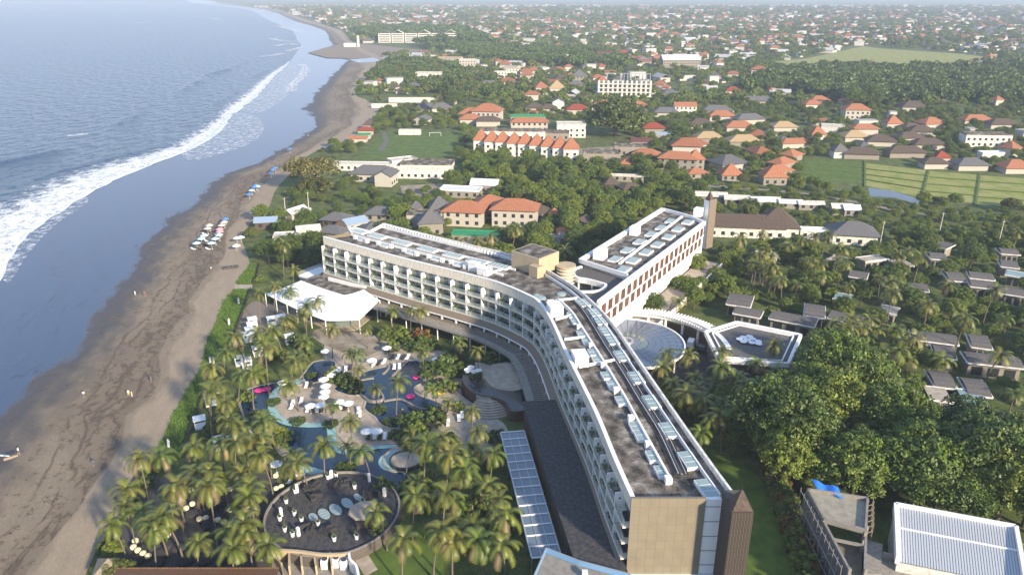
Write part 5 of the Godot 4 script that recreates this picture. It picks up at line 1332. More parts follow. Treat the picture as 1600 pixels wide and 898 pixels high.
# ---- a person: capsules joined with a smooth minimum, meshed as surface nets
func figure_mesh(bones: Array, cell: float, m: Material) -> ArrayMesh:
	var lo := Vector3(1e9, 1e9, 1e9); var hi := -lo
	for bn in bones:
		for e in [0, 2]:
			var r: float = bn[e + 1]
			lo = lo.min(bn[e] - Vector3.ONE * (r + cell * 2)); hi = hi.max(bn[e] + Vector3.ONE * (r + cell * 2))
	var n := Vector3i(((hi - lo) / cell).ceil()) + Vector3i.ONE
	var f := PackedFloat32Array(); f.resize(n.x * n.y * n.z)
	for z in n.z:
		for y in n.y:
			for x in n.x:
				var p := lo + Vector3(x, y, z) * cell
				var d := 1.0
				for bn in bones:
					var ab: Vector3 = bn[2] - bn[0]
					var t := clampf((p - bn[0]).dot(ab) / maxf(ab.length_squared(), 1e-6), 0, 1)
					var e: float = p.distance_to(bn[0] + ab * t) - lerpf(bn[1], bn[3], t)
					var h := clampf(.5 + .5 * (d - e) / .03, 0, 1)
					d = lerpf(d, e, h) - .03 * h * (1.0 - h)
				f[(z * n.y + y) * n.x + x] = d
	var idx := {}
	var vs := PackedVector3Array()
	var st := SurfaceTool.new(); st.begin(Mesh.PRIMITIVE_TRIANGLES)
	st.set_smooth_group(0)
	for z in n.z - 1:
		for y in n.y - 1:
			for x in n.x - 1:
				var s := Vector3.ZERO; var c := 0
				for e in [[0, 0, 0, 1, 0, 0], [0, 1, 0, 1, 1, 0], [0, 0, 1, 1, 0, 1], [0, 1, 1, 1, 1, 1], [0, 0, 0, 0, 1, 0], [1, 0, 0, 1, 1, 0], [0, 0, 1, 0, 1, 1], [1, 0, 1, 1, 1, 1], [0, 0, 0, 0, 0, 1], [1, 0, 0, 1, 0, 1], [0, 1, 0, 0, 1, 1], [1, 1, 0, 1, 1, 1]]:
					var fa := f[((z + e[2]) * n.y + y + e[1]) * n.x + x + e[0]]; var fb := f[((z + e[5]) * n.y + y + e[4]) * n.x + x + e[3]]
					if (fa < 0) != (fb < 0):
						s += Vector3(e[0], e[1], e[2]).lerp(Vector3(e[3], e[4], e[5]), fa / (fa - fb)); c += 1
				if c:
					idx[Vector3i(x, y, z)] = vs.size(); vs.append(lo + (Vector3(x, y, z) + s / c) * cell); st.add_vertex(vs[-1])
	for key in idx:
		var k: Vector3i = key
		for ax in 3:
			var u := Vector3i.ZERO; u[ax] = 1
			var a := Vector3i.ZERO; a[(ax + 1) % 3] = 1
			var b := Vector3i.ZERO; b[(ax + 2) % 3] = 1
			var k2 := k + u
			var f0 := f[(k.z * n.y + k.y) * n.x + k.x]; var f1 := f[(k2.z * n.y + k2.y) * n.x + k2.x]
			if (f0 < 0) == (f1 < 0): continue
			if not (idx.has(k - a) and idx.has(k - b) and idx.has(k - a - b)): continue
			var q := [idx[k], idx[k - a], idx[k - a - b], idx[k - b]]
			if f0 < 0: q.reverse()
			for i in [0, 1, 2, 0, 2, 3]: st.add_index(q[i])
	st.generate_normals()
	var am := st.commit()
	am.surface_set_material(0, m)
	return am

func person(label: String, at: Vector3, turn: float, top: Material, legs: Material, stride := .25) -> void:
	var key := "fig%d" % int(stride * 100)
	var skin := mat(lin(.42, .26, .18), .7)
	if not P.has(key):
		var v := func(x, y, z): return Vector3(x, y, z)
		P[key] = [
			[[v.call(0, 1.02, 0), .14, v.call(0, 1.38, .01), .15], [v.call(-.14, 1.42, 0), .08, v.call(.14, 1.42, 0), .08], [v.call(-.19, 1.42, 0), .06, v.call(-.25, 1.14, .04), .048], [v.call(.19, 1.42, 0), .06, v.call(.26, 1.14, .02), .048]],
			[[v.call(-.07, .96, 0), .13, v.call(.07, .96, 0), .13], [v.call(-.09, .92, 0), .095, v.call(-.1, .5, stride * .5), .065], [v.call(.09, .92, 0), .095, v.call(.1, .5, -stride * .35), .065]],
			[[v.call(0, 1.46, 0), .055, v.call(0, 1.54, .01), .055], [v.call(0, 1.62, .02), .095, v.call(0, 1.69, .0), .1], [v.call(0, 1.63, .11), .018, v.call(0, 1.61, .125), .016], [v.call(-.25, 1.14, .04), .045, v.call(-.25, .9, .14), .035], [v.call(.26, 1.14, .02), .045, v.call(.27, .88, .1), .035], [v.call(-.25, .9, .14), .035, v.call(-.25, .78, .17), .028], [v.call(.27, .88, .1), .035, v.call(.27, .76, .12), .028], [v.call(-.1, .5, stride * .5), .06, v.call(-.1, .09, stride * .35), .042], [v.call(.1, .5, -stride * .35), .06, v.call(.1, .1, -stride * .95), .042], [v.call(-.1, .05, stride * .3), .045, v.call(-.1, .04, stride * .3 + .17), .035], [v.call(.1, .06, -stride), .045, v.call(.1, .04, -stride + .16), .035]],
			[[v.call(0, 1.66, -.03), .11, v.call(0, 1.72, -.01), .1]]]
		for k in 4: P[key][k] = figure_mesh(P[key][k], .03, skin)
	var t := thing("person", label, "person", at, turn)
	var names := ["shirt", "shorts", "body", "hair"]
	var mats := [top, legs, skin, mat(lin(.03, .022, .018), .8)]
	for k in 4:
		var me: ArrayMesh = P[key][k].duplicate()
		me.surface_set_material(0, mats[k])
		put(names[k], me, t)

func make_beach_things() -> void:
	var cols := ["white", "sky", "sand", "pink", "blue"]
	# rows of parasols on the sand
	var pr := [[-112.04, -255.32, 1], [-112.44, -260.52, 1], [-112.74, -264.36, 1], [-106.81, -255.32, 1], [-107.35, -260.52, 1], [-107.63, -265.14, 1], [-114.88, -273.17, 2], [-115.72, -277.34, 2], [-108.83, -269.1, 3], [-110, -272.34, 3], [-111.07, -277.34, 2], [-111.61, -281.64, 2], [-112.68, -286.05, 4], [-116.09, -325.25, 4], [-117.18, -332.15, 1], [-117.92, -338.11, 4], [-118.2, -341.78, 4], [-118.86, -366.83, 4], [-120.03, -373.99, 4], [-120.03, -378.4, 4], [-99.75, -261.28, 0], [-98.61, -262.05, 0], [-104.81, -295.26, 0], [-116.84, -339.33, 1], [-96.96, -252.42, 0], [-126.66, -428.53, 4], [-108.25, -432.3, 4]]
	for k in pr.size():
		place("parasol_" + cols[pr[k][2]], "beach_parasol", "%s beach parasol on the sand, %s from the hotel end" % [["white", "pale blue", "sand-coloured", "pink", "blue"][pr[k][2]], ordinal(k)], "parasol", Vector3(pr[k][0], -.1, pr[k][1]), k * .4, "parasols in rows on the beach", 1.05).set_meta("noun", ["white", "pale blue", "sand-coloured", "pink", "blue"][pr[k][2]] + " beach parasol")
	for k in 16:
		var q: Array = pr[k % 13]
		place("lounger_dark" if k % 3 else "lounger_white", "beach_lounger", "low lounger under the beach parasols, %s from the hotel end" % ordinal(k), "sun lounger", Vector3(q[0] - 1.1 + 2.2 * (k / 13), -.1, q[1] + .7), 1.2, "loungers on the beach").set_meta("noun", "low beach lounger")
	var shirts := [mat(lin(.75, .73, .70), .8), mat(lin(.30, .08, .06), .8), mat(lin(.08, .10, .16), .8), mat(lin(.55, .48, .2), .8), mat(lin(.12, .3, .3), .8)]
	var pp := [[-87.04, -150.71], [-86.04, -150.13], [-96.9, -150.13], [-113.93, -211.68], [-110.8, -211.17], [-97.91, -127.51], [-80.92, -123.39], [-98.84, -233.04], [-129.99, -482.87], [-123.56, -324.03], [-105.79, -463.02], [-108.19, -431.25], [-84.77, -157.05]]
	var lab := ["person in pale shorts walking beside another along the wrack line", "person walking close to a companion on the weedy sand", "person in white walking alone on the damp sand", "person in white at the edge of the wet sand", "person near the wet sand in a red top", "person standing on the dark sand at the left edge beside driftwood", "person in dark clothes on the wrack line near the lower left", "person crouched on the sand below the boat", "person walking at the far waterline", "person among debris near the far parasols", "person on the sand near the far huts", "person walking beside the far blue canopy", "person in dark clothes resting by the wrack line"]
	for k in pp.size():
		person(lab[k], Vector3(pp[k][0], -.42 if k < 7 else -.35, pp[k][1]), k * 1.7, shirts[[0, 3, 0, 0, 1, 0, 2, 0, 2, 2, 4, 0, 2][k]], shirts[[3, 0, 2, 0, 2, 2, 2, 2, 0, 2, 2, 3, 2][k]])
	# hauled-up boat and driftwood
	var t := thing("hauled_boat", "dark hauled-up boat on the sand near the beach bar", "boat", Vector3(-93.37, 0, -235.03), .35)
	var b := MB.new(); b.box(Vector3(0, .35, 0), Vector3(4.4, .5, 1.6)); b.box(Vector3(0, .62, .8), Vector3(4.6, .12, .14)); b.box(Vector3(0, .62, -.8), Vector3(4.6, .12, .14)); b.box(Vector3(2.4, .45, 0), Vector3(.6, .5, .9)); obj("hull", b, M.dark_grey, t)
	b = MB.new(); b.box(Vector3(-.4, .66, 0), Vector3(.4, .1, 1.4)); b.box(Vector3(1.0, .66, 0), Vector3(.4, .1, 1.4)); obj("thwart", b, M.taupe, t)
	t = thing("driftwood", "pale driftwood log on the dark sand at the left edge", "log", Vector3(-94.81, 3, -121.16), .6)
	b = MB.new(); b.tube(PackedVector3Array([Vector3(-1.1, .1, 0), Vector3(0, .22, .1), Vector3(1.2, .15, -.1)]), PackedFloat32Array([.28, .3, .18]), 8); obj("log", b, M.thatch, t)
	b = MB.new(); b.tube(PackedVector3Array([Vector3(.2, .3, 0), Vector3(.7, .7, .3)]), PackedFloat32Array([.1, .04]), 6); obj("branch", b, M.thatch, t)
	var sk := [[-69.08, -96.22], [-75.84, -152.24], [-77.46, -160.31], [-100.2, -126.62]]
	for k in 4:
		var o := MB.new(); o.lathe(Vector3.ZERO, [[.2, .04], [.45, .1], [.4, .16], [0, .2]], 10, 2.6, .7)
		var s := obj("rowing_board", o, M.plain_white); s.position = Vector3(sk[k][0], -.15, sk[k][1]); s.rotation.y = k
		tag(s, "white board lying on the sand %s" % ["by the thatched hut", "by the green strip, larger of two", "by the green strip, farther of two", "at the left edge by the driftwood"][k], "board")
	# twigs and weed thrown up by the sea: real strands
	rng.seed = 51
	var tw := MB.new()
	for k in 7:
		var p0 := Vector3(rng.randf_range(-.7, .7), .03, rng.randf_range(-.7, .7)); var a := rng.randf() * TAU
		tw.bar(p0, p0 + Vector3(cos(a) * .5, .05, sin(a) * .5), .05, .05)
	var tm := tw.mesh(M.darkwood)
	var xf := []
	for k in SHORE.size() - 1:
		var s0: Array = SHORE[k]; var s1: Array = SHORE[k + 1]
		if s0[0] < -420: break
		var n := int(absf(s1[0] - s0[0]) * 4)
		for j in n:
			var u := rng.randf(); var w := absf(rng.randfn(0, .34))
			if rng.randf() < .12: w = rng.randf() * 1.2
			var kx := lerpf(s0[3], s1[3], u); var wx := lerpf(s0[2], s1[2], u)
			xf.append(Transform3D(Basis(Vector3.UP, rng.randf() * TAU).scaled(Vector3.ONE * rng.randf_range(.4, 1.0)), Vector3(lerpf(kx + 1.0, wx, clampf(w, -.1, 1)), lerpf(-.13, -.4, clampf(w, 0, 1)), lerpf(s0[0], s1[0], u))))
	stuff(many("beach_debris", tm, xf), "dark twigs and weed strewn along the wrack line", "debris")

func make_building_site() -> void:
	# concrete building under construction, lower right
	var t := thing("unfinished_house", "raw concrete house under construction with a blue tarpaulin on its roof", "construction site")
	var r1 := pts([49.2, -104.53, 58.03, -102.15, 54.29, -94.3, 48.96, -97.01])
	var b := MB.new(); b.prism(r1, 7.4, 7.8, true); obj("upper_slab", b, tri_mat(T.grain, .1, .9, lin(.36, .33, .26)), t)
	for k in 4:
		b = MB.new(); b.bar(v3(r1[k], 8.0), v3(r1[(k + 1) % 4], 8.0), .35, .8); obj("edge_beam", b, M.concrete, t)
	var r2 := pts([49.63, -97.97, 55.08, -95.55, 50.87, -86.31, 48.56, -86.31])
	b = MB.new(); b.prism(r2, 3.4, 3.7, true); obj("lower_slab", b, tri_mat(T.grain, .12, .9, lin(.24, .20, .14)), t)
	for p in [r1[0], r1[1], r1[2], r1[3], r2[1], r2[2], r2[3], r1[0].lerp(r1[3], .5)]:
		b = MB.new(); b.box(v3(p, 4.0), Vector3(.45, 8.0, .45)); obj("pillar", b, M.concrete, t)
	b = MB.new(); b.bar(v3(r1[3], 7.6), v3(r2[3], 7.6), .35, .5); obj("beam", b, M.concrete, t)
	b = MB.new(); b.bar(v3(r2[1], 7.0), v3(r2[2], 7.0), .35, .5); obj("beam", b, M.concrete, t)
	b = MB.new(); b.bar(Vector3(49.03, 7, -93.75), Vector3(53.44, 7, -92.17), .3, .45); obj("beam", b, M.concrete, t)
	b = MB.new(); b.bar(v3(r1[0], 3.6) , v3(r2[3], 3.6), .3, 7.2); obj("side_wall", b, mat(lin(.12, .14, .17), .9), t)
	b = MB.new(); b.prism(pts([55.69, -96.16, 57.77, -94.99, 54.62, -88.5, 52.16, -88.5]), 0, 5.0); obj("side_block", b, M.wall2, t)
	block(PackedVector2Array([r1[0], r1[1], r1[2], r2[1], r2[2], r2[3]]), 1.5)
	# scaffold poles on the left and right sides
	var pole := MB.new(); pole.tube(PackedVector3Array([Vector3.ZERO, Vector3(0, 8.6, 0)]), PackedFloat32Array([.07, .06]), 6); var pm := pole.mesh(M.thatch)
	for k in 12:
		var q := r1[0].lerp(r2[3], k / 11.0) + Vector2(-1.2, 0)
		put("scaffold_pole", pm, t, v3(q))
		b = MB.new(); b.bar(v3(q, 2.4 + (k % 3) * 2.0), v3(q + Vector2(1.4, .5), 2.4 + (k % 3) * 2.0), .3, .06); obj("scaffold_plank", b, M.thatch, t)
		if k < 11:
			for hh in [3.0, 5.5, 8.0]:
				b = MB.new(); b.bar(v3(q, hh), v3(r1[0].lerp(r2[3], (k + 1) / 11.0) + Vector2(-1.2, 0), hh), .08, .08); obj("scaffold_rail", b, M.metal, t)
	for k in 6:
		var q := r1[1].lerp(r2[1] , k / 5.0) + Vector2(1.0, 0)
		put("scaffold_pole", pm, t, v3(q))
		for hh in [2.0, 4.5, 7.0]:
			b = MB.new(); b.bar(v3(q, hh), v3(q + Vector2(-1.0, .4), hh), .12, .06); obj("scaffold_plank", b, M.thatch, t)
	var tp := thing("blue_tarpaulin", "bright blue tarpaulin thrown over the back edge of the raw concrete roof", "tarpaulin")
	b = MB.new()
	var ta := Vector3(50.54, 8.2, -105.65); var tb := Vector3(54.13, 8.2, -103.4)
	for i in 8:
		for j in 4:
			var pt := func(u: float, w: float): return ta.lerp(tb, u) + Vector3(.3 * w, .3 + .4 * sin(u * 9.0 + w * 2.0) * .6 - w * .6, (w - .5) * 2.4)
			b.quad(pt.call(i / 8.0, (j + 1) / 4.0), pt.call((i + 1) / 8.0, (j + 1) / 4.0), pt.call((i + 1) / 8.0, j / 4.0), pt.call(i / 8.0, j / 4.0))
	obj("sheet", b, M.blue, tp)
	# white shed with ribbed roof
	t = thing("ribbed_shed", "white building with a large pale ribbed-metal roof in the lower right corner", "building")
	var q := pts([62.73, -101.97, 78.93, -96.43, 72.87, -84.34, 57.22, -89.54])
	b = MB.new(); b.prism(q, 0, 6.2); obj("wall", b, M.wall3, t)
	block(q, 2.0)
	var rm := mat(lin(.46, .48, .50), .55)
	var n := 44
	for k in n:
		var u0 := (k + .08) / n; var u1 := (k + .80) / n
		b = MB.new()
		var a := v3(q[0].lerp(q[1], u0), 6.9); var c := v3(q[0].lerp(q[1], u1), 6.9); var d := v3(q[3].lerp(q[2], u1), 6.3); var e := v3(q[3].lerp(q[2], u0), 6.3)
		var up := Vector3(0, .12, 0)
		b.quad(e + up, d + up, c + up, a + up); b.quad(e, e + up, a + up, a); b.quad(d + up, d, c, c + up)
		obj("roof_rib", b, rm, t)
	b = MB.new()
	b.quad(v3(q[3], 6.3), v3(q[2], 6.3), v3(q[1], 6.9), v3(q[0], 6.9)); obj("roof_sheet", b, mat(lin(.38, .40, .42), .6), t)
	b = MB.new(); b.bar(v3(q[0].lerp(q[3], .42), 6.82), v3(q[1].lerp(q[2], .42), 6.82), .3, .12); obj("roof_strap", b, M.plain_white, t)
	for s in [[0, 1], [0, 3], [1, 2]]:
		b = MB.new(); b.bar(v3(q[s[0]], 6.7), v3(q[s[1]], 6.7), .6, 1.5); obj("parapet", b, M.white, t)
	b = MB.new(); b.prism(pts([57.12, -93.55, 59.28, -92.7, 75.42, -87.2, 71.48, -76.15, 48.5, -76.15]), 0, 4.6); obj("front_block", b, M.wall2, t)
	b = MB.new(); b.bar(Vector3(56.45, 5.4, -92.21), Vector3(64.43, 5.4, -88.93), .4, .8); obj("front_beam", b, M.concrete, t)

func car(label: String, at: Vector3, turn: float, paint: Material, tall: float, length: float) -> void:
	var t := thing("parked_car", label, "car", at, turn, "vehicles in the arrival court")
	var b := MB.new()
	var w := .92
	# side profile swept across the width
	var pr := [Vector2(-length * .5, .35), Vector2(-length * .5, .85), Vector2(-length * .47, .98), Vector2(-length * .43, tall - .04), Vector2(-length * .36, tall), Vector2(length * .14, tall), Vector2(length * .30, 1.02), Vector2(length * .47, .88), Vector2(length * .5, .65), Vector2(length * .5, .35)]
	for k in pr.size():
		var p: Vector2 = pr[k]; var q: Vector2 = pr[(k + 1) % pr.size()]
		var wp := w - (.16 if p.y > 1.05 else 0.0); var wq := w - (.16 if q.y > 1.05 else 0.0)
		b.quad(Vector3(-wp, p.y, p.x), Vector3(wp, p.y, p.x), Vector3(wq, q.y, q.x), Vector3(-wq, q.y, q.x))
	for s in [-1, 1]:
		for k in range(1, pr.size() - 1):
			var A: Vector2 = pr[0]; var p: Vector2 = pr[k]; var q: Vector2 = pr[k + 1]
			var f := func(v: Vector2): return Vector3(s * (w - (.16 if v.y > 1.05 else 0.0)), v.y, v.x)
			if s > 0: b.tri(f.call(A), f.call(p), f.call(q))
			else: b.tri(f.call(A), f.call(q), f.call(p))
	obj("body", b, paint, t)
	b = MB.new(); b.quad(Vector3(-.72, tall - .06, length * .165), Vector3(.72, tall - .06, length * .165), Vector3(.8, 1.08, length * .305), Vector3(-.8, 1.08, length * .305)); obj("windscreen", b, M.glass, t)
	for s in [-1, 1]:
		b = MB.new(); b.box(Vector3(s * .80, (tall + 1.02) * .5, -length * .1), Vector3(.06, tall - 1.2, length * .48)); obj("side_window", b, M.glass, t)
		for z in [-.31, .31]:
			b = MB.new(); b.tube(PackedVector3Array([Vector3(s * .72, .33, z * length), Vector3(s * .94, .33, z * length)]), PackedFloat32Array([.33, .33]), 12); var wh := obj("wheel", b, M.black, t)
			b = MB.new(); b.tube(PackedVector3Array([Vector3(s * .93, .33, z * length), Vector3(s * .96, .33, z * length)]), PackedFloat32Array([.19, .19]), 10); obj("rim", b, M.metal, wh)
		b = MB.new(); b.box(Vector3(s * .62, .72, length * .492), Vector3(.36, .14, .06)); obj("headlight", b, M.plain_white, t)

func make_cars() -> void:
	car("white van parked between the glass roof and the colonnade", Vector3(46.29, 0, -176.23), 2.75, mat(lin(.75, .75, .74), .3), 1.95, 4.9)
	car("dark car next to the white van", Vector3(48.57, 0, -173.98), 2.85, mat(lin(.02, .025, .03), .25), 1.55, 4.5)
	car("second dark car right of the van, half under the palms", Vector3(50.16, 0, -171.77), 2.9, mat(lin(.03, .032, .035), .25), 1.5, 4.4)
	car("dark car under the colonnade left of the white van", Vector3(44.79, 0, -180.09), 2.7, mat(lin(.025, .03, .04), .25), 1.5, 4.4)

var LAND := {}    # landmark phrase -> place, for labels

func palm_meshes(seed_: int, h: float, lean: Vector2, tone: Color) -> Array:
	var rg := RandomNumberGenerator.new(); rg.seed = seed_
	var b := MB.new()
	var path := PackedVector3Array(); var rr := PackedFloat32Array()
	for k in 8:
		var t := k / 7.0
		path.append(Vector3(lean.x * t * t, h * t, lean.y * t * t)); rr.append(lerpf(.22, .12, pow(t, .5)) + (.09 if k == 0 else 0.0))
	b.tube(path, rr, 8)
	var top := path[7]
	var c := MB.new()
	var nf := 17
	for k in nf:
		var a := TAU * (k * .382 + rg.randf() * .06)
		var e0 := lerpf(1.35, -.45, pow(float(k) / nf, .9)) + rg.randf_range(-.12, .12)
		var L := rg.randf_range(3.7, 4.8) * (.8 if k > 13 else 1.0)
		var seg := 17
		var p := top; var el := e0
		var out := Vector3(cos(a), 0, sin(a)); var side := Vector3(-sin(a), 0, cos(a))
		var dead := k > 12 and rg.randf() < .6
		var shade := rg.randf_range(.78, 1.22)
		var twist := rg.randf_range(-.5, .5)
		for j in seg:
			var t := float(j) / seg
			var d := out * cos(el) + Vector3.UP * sin(el)
			var q := p + d * (L / seg)
			var ll := .98 * pow(sin(PI * clampf(t * .86 + .1, 0, 1)), .7)
			var w := .062
			var upn := d.cross(side).normalized() * -1.0
			if upn.y < 0: upn = -upn
			c.col = Color(.20, .155, .075) * shade if dead else Color(tone.r * shade * rg.randf_range(.85, 1.15), tone.g * shade, tone.b * shade)
			for s in [-1.0, 1.0]:
				for m in 2:
					var base := p.lerp(q, m * .5)
					var tip: Vector3 = base + side * s * ll * .86 + d * ll * .48 + upn * (.10 + twist * s * .12) * ll - Vector3.UP * ll * (.12 + .30 * t)
					c.tri(base - d * w, base + d * w, tip)
			# rachis
			var sw := side * .045 * (1.1 - t)
			c.quad(p - sw, p + sw, q + sw, q - sw)
			p = q
			el -= (.07 + .115 * t) * (1.2 if e0 > .6 else 1.0)
	# nuts and fibre at the crown's base
	for k in 7:
		var a := TAU * k / 7
		c.col = Color(.20, .17, .06)
		c.lathe(top + Vector3(cos(a) * .26, -.32, sin(a) * .26), [[0, -.14], [.13, 0], [0, .15]], 5)
	var m := mat(Color.WHITE, .5); m.vertex_color_use_as_albedo = true; m.backlight = Color(.22, .26, .08)
	return [b.mesh(M.trunk), c.mesh(m)]

func crown_mesh(seed_: int, rx: float, ry: float, clumps: int, leaves: int, size: float, tone: Color, backlit := true) -> ArrayMesh:
	# leaves on many small clumps spread through the crown
	var rg := RandomNumberGenerator.new(); rg.seed = seed_
	var c := MB.new()
	tone = Color(tone.r, tone.g * .95, tone.b * .5)
	for k in clumps:
		var z := 1.0 - 1.45 * (k + .5) / clumps
		var a := k * 2.39996 + rg.randf() * .5
		var r := sqrt(maxf(0.0, 1.0 - z * z))
		var dpt := rg.randf_range(.5, 1.08)
		var o := Vector3(cos(a) * r * rx * dpt, z * ry * dpt, sin(a) * r * rx * dpt)
		var cr := rx * rg.randf_range(.13, .30)
		var sh := rg.randf_range(.72, 1.25)
		for j in leaves:
			var d := Vector3(rg.randfn(), rg.randfn(), rg.randfn()).normalized()
			if d.y < -.35: d.y = -d.y
			var p := o + d * cr * rg.randf_range(.75, 1.05) * Vector3(1, .8, 1)
			var n := (d + Vector3(rg.randfn(), rg.randfn() + .5, rg.randfn()) * .55).normalized()
			var u := n.cross(Vector3(rg.randfn(), rg.randfn(), rg.randfn())).normalized()
			var w := n.cross(u)
			var s := size * rg.randf_range(.65, 1.25)
			var f := sh * rg.randf_range(.78, 1.25)
			c.col = Color(tone.r * f * rg.randf_range(.88, 1.18), tone.g * f, tone.b * f)
			c.tri(p - u * s, p + w * s * .55, p + u * s); c.tri(p - u * s, p + u * s, p - w * s * .55)
	var m := mat(Color.WHITE, .55); m.vertex_color_use_as_albedo = true
	if backlit: m.backlight = Color(.16, .2, .06)
	return c.mesh(m)

func trunk_mesh(seed_: int, h: float, r: float, spread: float) -> ArrayMesh:
	var rg := RandomNumberGenerator.new(); rg.seed = seed_
	var b := MB.new()
	b.tube(PackedVector3Array([Vector3.ZERO, Vector3(.1, h * .4, .05), Vector3(.2, h * .7, -.1)]), PackedFloat32Array([r * 1.5, r, r * .75]), 7)
	for k in 6:
		var a := TAU * k / 6 + rg.randf()
		var s := h * rg.randf_range(.35, .6)
		b.tube(PackedVector3Array([Vector3(.1, s, 0), Vector3(cos(a) * spread * .4, s + h * .2, sin(a) * spread * .4), Vector3(cos(a) * spread * .75, s + h * .42, sin(a) * spread * .75)]), PackedFloat32Array([r * .6, r * .4, r * .12]), 5, false)
	return b.mesh(M.bark)

var trees := []       # prototypes: [trunk, crown, radius, height of crown centre]
var far_trees := []
func make_plant_protos() -> void:
	P.shrub_mesh = crown_mesh(5, 1.0, 1.0, 30, 60, .11, Color(.055, .095, .022))
	P.shrub_soft = crown_mesh(6, 1.0, .9, 26, 60, .15, Color(.085, .125, .028))
	P.shrub_red = crown_mesh(7, 1.0, .8, 20, 50, .16, Color(.13, .075, .03))
	var tones := [Color(.080, .132, .022), Color(.098, .152, .026), Color(.060, .102, .020), Color(.115, .165, .032), Color(.090, .115, .03), Color(.125, .175, .03), Color(.26, .10, .028)]
	for k in 7:
		var rx: float = [5.2, 4.6, 5.0, 4.2, 4.8, 4.4, 4.0][k]; var ry: float = [3.6, 3.8, 4.4, 3.0, 3.4, 4.0, 3.0][k]
		var cy: float = [6.6, 6.2, 7.2, 5.4, 6.2, 6.6, 5.4][k]
		trees.append([trunk_mesh(60 + k, cy + .6, .3, rx), crown_mesh(80 + k, rx, ry, 130, 78, .25, tones[k]), rx, cy])
	for k in 6:
		var rx := 4.6 + .4 * (k % 3); var ry := 3.4 + .5 * (k % 2)
		far_trees.append(crown_mesh(120 + k, rx, ry, 30, 26, .95, tones[k], false))
	for k in 10:
		var pm := palm_meshes(200 + k, [8.5, 10.0, 7.2, 9.2, 11.0, 6.2, 8.0, 7.6, 9.6, 8.8][k], Vector2([.9, -1.6, .5, 2.1, -.7, .3, -1.9, 1.2, -.2, -1.0][k], [.5, .4, -1.4, .2, 1.1, .3, -.5, -1.3, .2, 1.5][k]), [Color(0.109, 0.130, 0.015), Color(0.124, 0.134, 0.018), Color(0.092, 0.125, 0.015), Color(0.131, 0.132, 0.019), Color(0.106, 0.119, 0.017), Color(0.090, 0.121, 0.015), Color(0.115, 0.128, 0.018)][k % 7])
		P["palm%d" % k] = pm
	# columnar conifer
	P.cypress = crown_mesh(300, 1.2, 6.0, 60, 34, .34, Color(.03, .055, .02))

func palm(at: Vector3, k: int, turn: float, sc: float, label: String, group: String) -> Node3D:
	var t := thing("coconut_palm", label, "palm", at, turn, group)
	t.scale = Vector3(sc, sc * (.85 + .4 * fmod(absf(at.x * 7.3 + at.z * 3.1), 1.0)), sc)
	put("trunk", P["palm%d" % k][0], t); put("crown", P["palm%d" % k][1], t)
	return t

func tree_at(at: Vector3, k: int, turn: float, sc: Vector3, label: String, group: String) -> Node3D:
	var t := thing("broadleaf_tree", label, "tree", at, turn, group)
	t.scale = sc
	put("trunk", trees[k][0], t)
	put("crown", trees[k][1], t, Vector3(0, trees[k][3], 0))
	return t

func name_landmarks() -> void:
	LAND = {"round lounge deck": Vector2(-31.47, -109.17), "white tent": Vector2(-56.8, -206.64), "timber stair tower": Vector2(31, -87), "glass rotunda": Vector2(28, -167), "flat pavilion with white discs": Vector2(63.4, -178.14), "thatched hut": Vector2(-64.6, -95.68), "raised stone terrace": Vector2(-2.27, -158.83), "sunbed island": Vector2(-44.06, -146.87), "glass walkway roof": Vector2(0, -116.54), "raw concrete house": Vector2(56.62, -107.44), "beach path": Vector2(-83.5, -218.66), "white ribbed shed": Vector2(75.87, -104.09), "panelled wing": Vector2(39.95, -212.47), "spired stair tower": Vector2(66.37, -245.86), "hotel's far tip": Vector2(-57.84, -215.92), "orange-roofed hall": Vector2(-7.67, -290.63), "spreading beach tree": Vector2(-93.67, -349.6), "rice paddies": Vector2(187.51, -362.71), "row of gabled townhouses": Vector2(7.24, -425.56), "football field": Vector2(-61.61, -454.59), "brown-roofed hall": Vector2(90.75, -286.15), "grey hip-roofed pavilion": Vector2(130.75, -277.57), "unfinished white hotel": Vector2(97.38, -671.72), "coast hotel": Vector2(-169.64, -1448.96), "great round tree": Vector2(66, -482.9), "far meadow": Vector2(508.93, -1078.41), "curved pool weir": Vector2(-19.48, -143.03), "hauled boat": Vector2(-93.37, -235.03), "service yard": Vector2(-30.69, -96.4), "river mouth": Vector2(-178.93, -1100.21), "steel-roofed white hall": Vector2(215.4, -1008.31), "two-storey white block": Vector2(294.89, -471.63)}
func relabel() -> void:
	# things of one look are told apart by their rank near a landmark
	var by := {}
	for o in get_children():
		if o.has_meta("noun"):
			var n: String = o.get_meta("noun")
			if not by.has(n): by[n] = []
			by[n].append(o); o.remove_meta("noun")
	for n in by:
		var w := []
		for o in by[n]: w.append(Vector2(o.position.x, o.position.z))
		var l := rank_labels(w, n)
		for k in by[n].size(): by[n][k].set_meta("label", l[k])

func rank_labels(items: Array, noun: String) -> Array:
	# items: Vector2 places -> a label for each by its rank near its nearest landmark
	var out := []
	var names := LAND.keys()
	var order := {}
	for nm in names:
		var l := range(items.size()).map(func(i): return [items[i].distance_to(LAND[nm]), i])
		l.sort()
		var r := {}
		for j in l.size(): r[l[j][1]] = j
		order[nm] = r
	for i in items.size():
		var best := ""; var rank := 9999
		for nm in names:
			if order[nm][i] < rank or (order[nm][i] == rank and items[i].distance_to(LAND[nm]) < items[i].distance_to(LAND[best])):
				rank = order[nm][i]; best = nm
		out.append(("%s nearest to the %s" % [noun, best]) if rank == 0 else "%s, %s closest to the %s" % [noun, ordinal(rank), best])
	return out

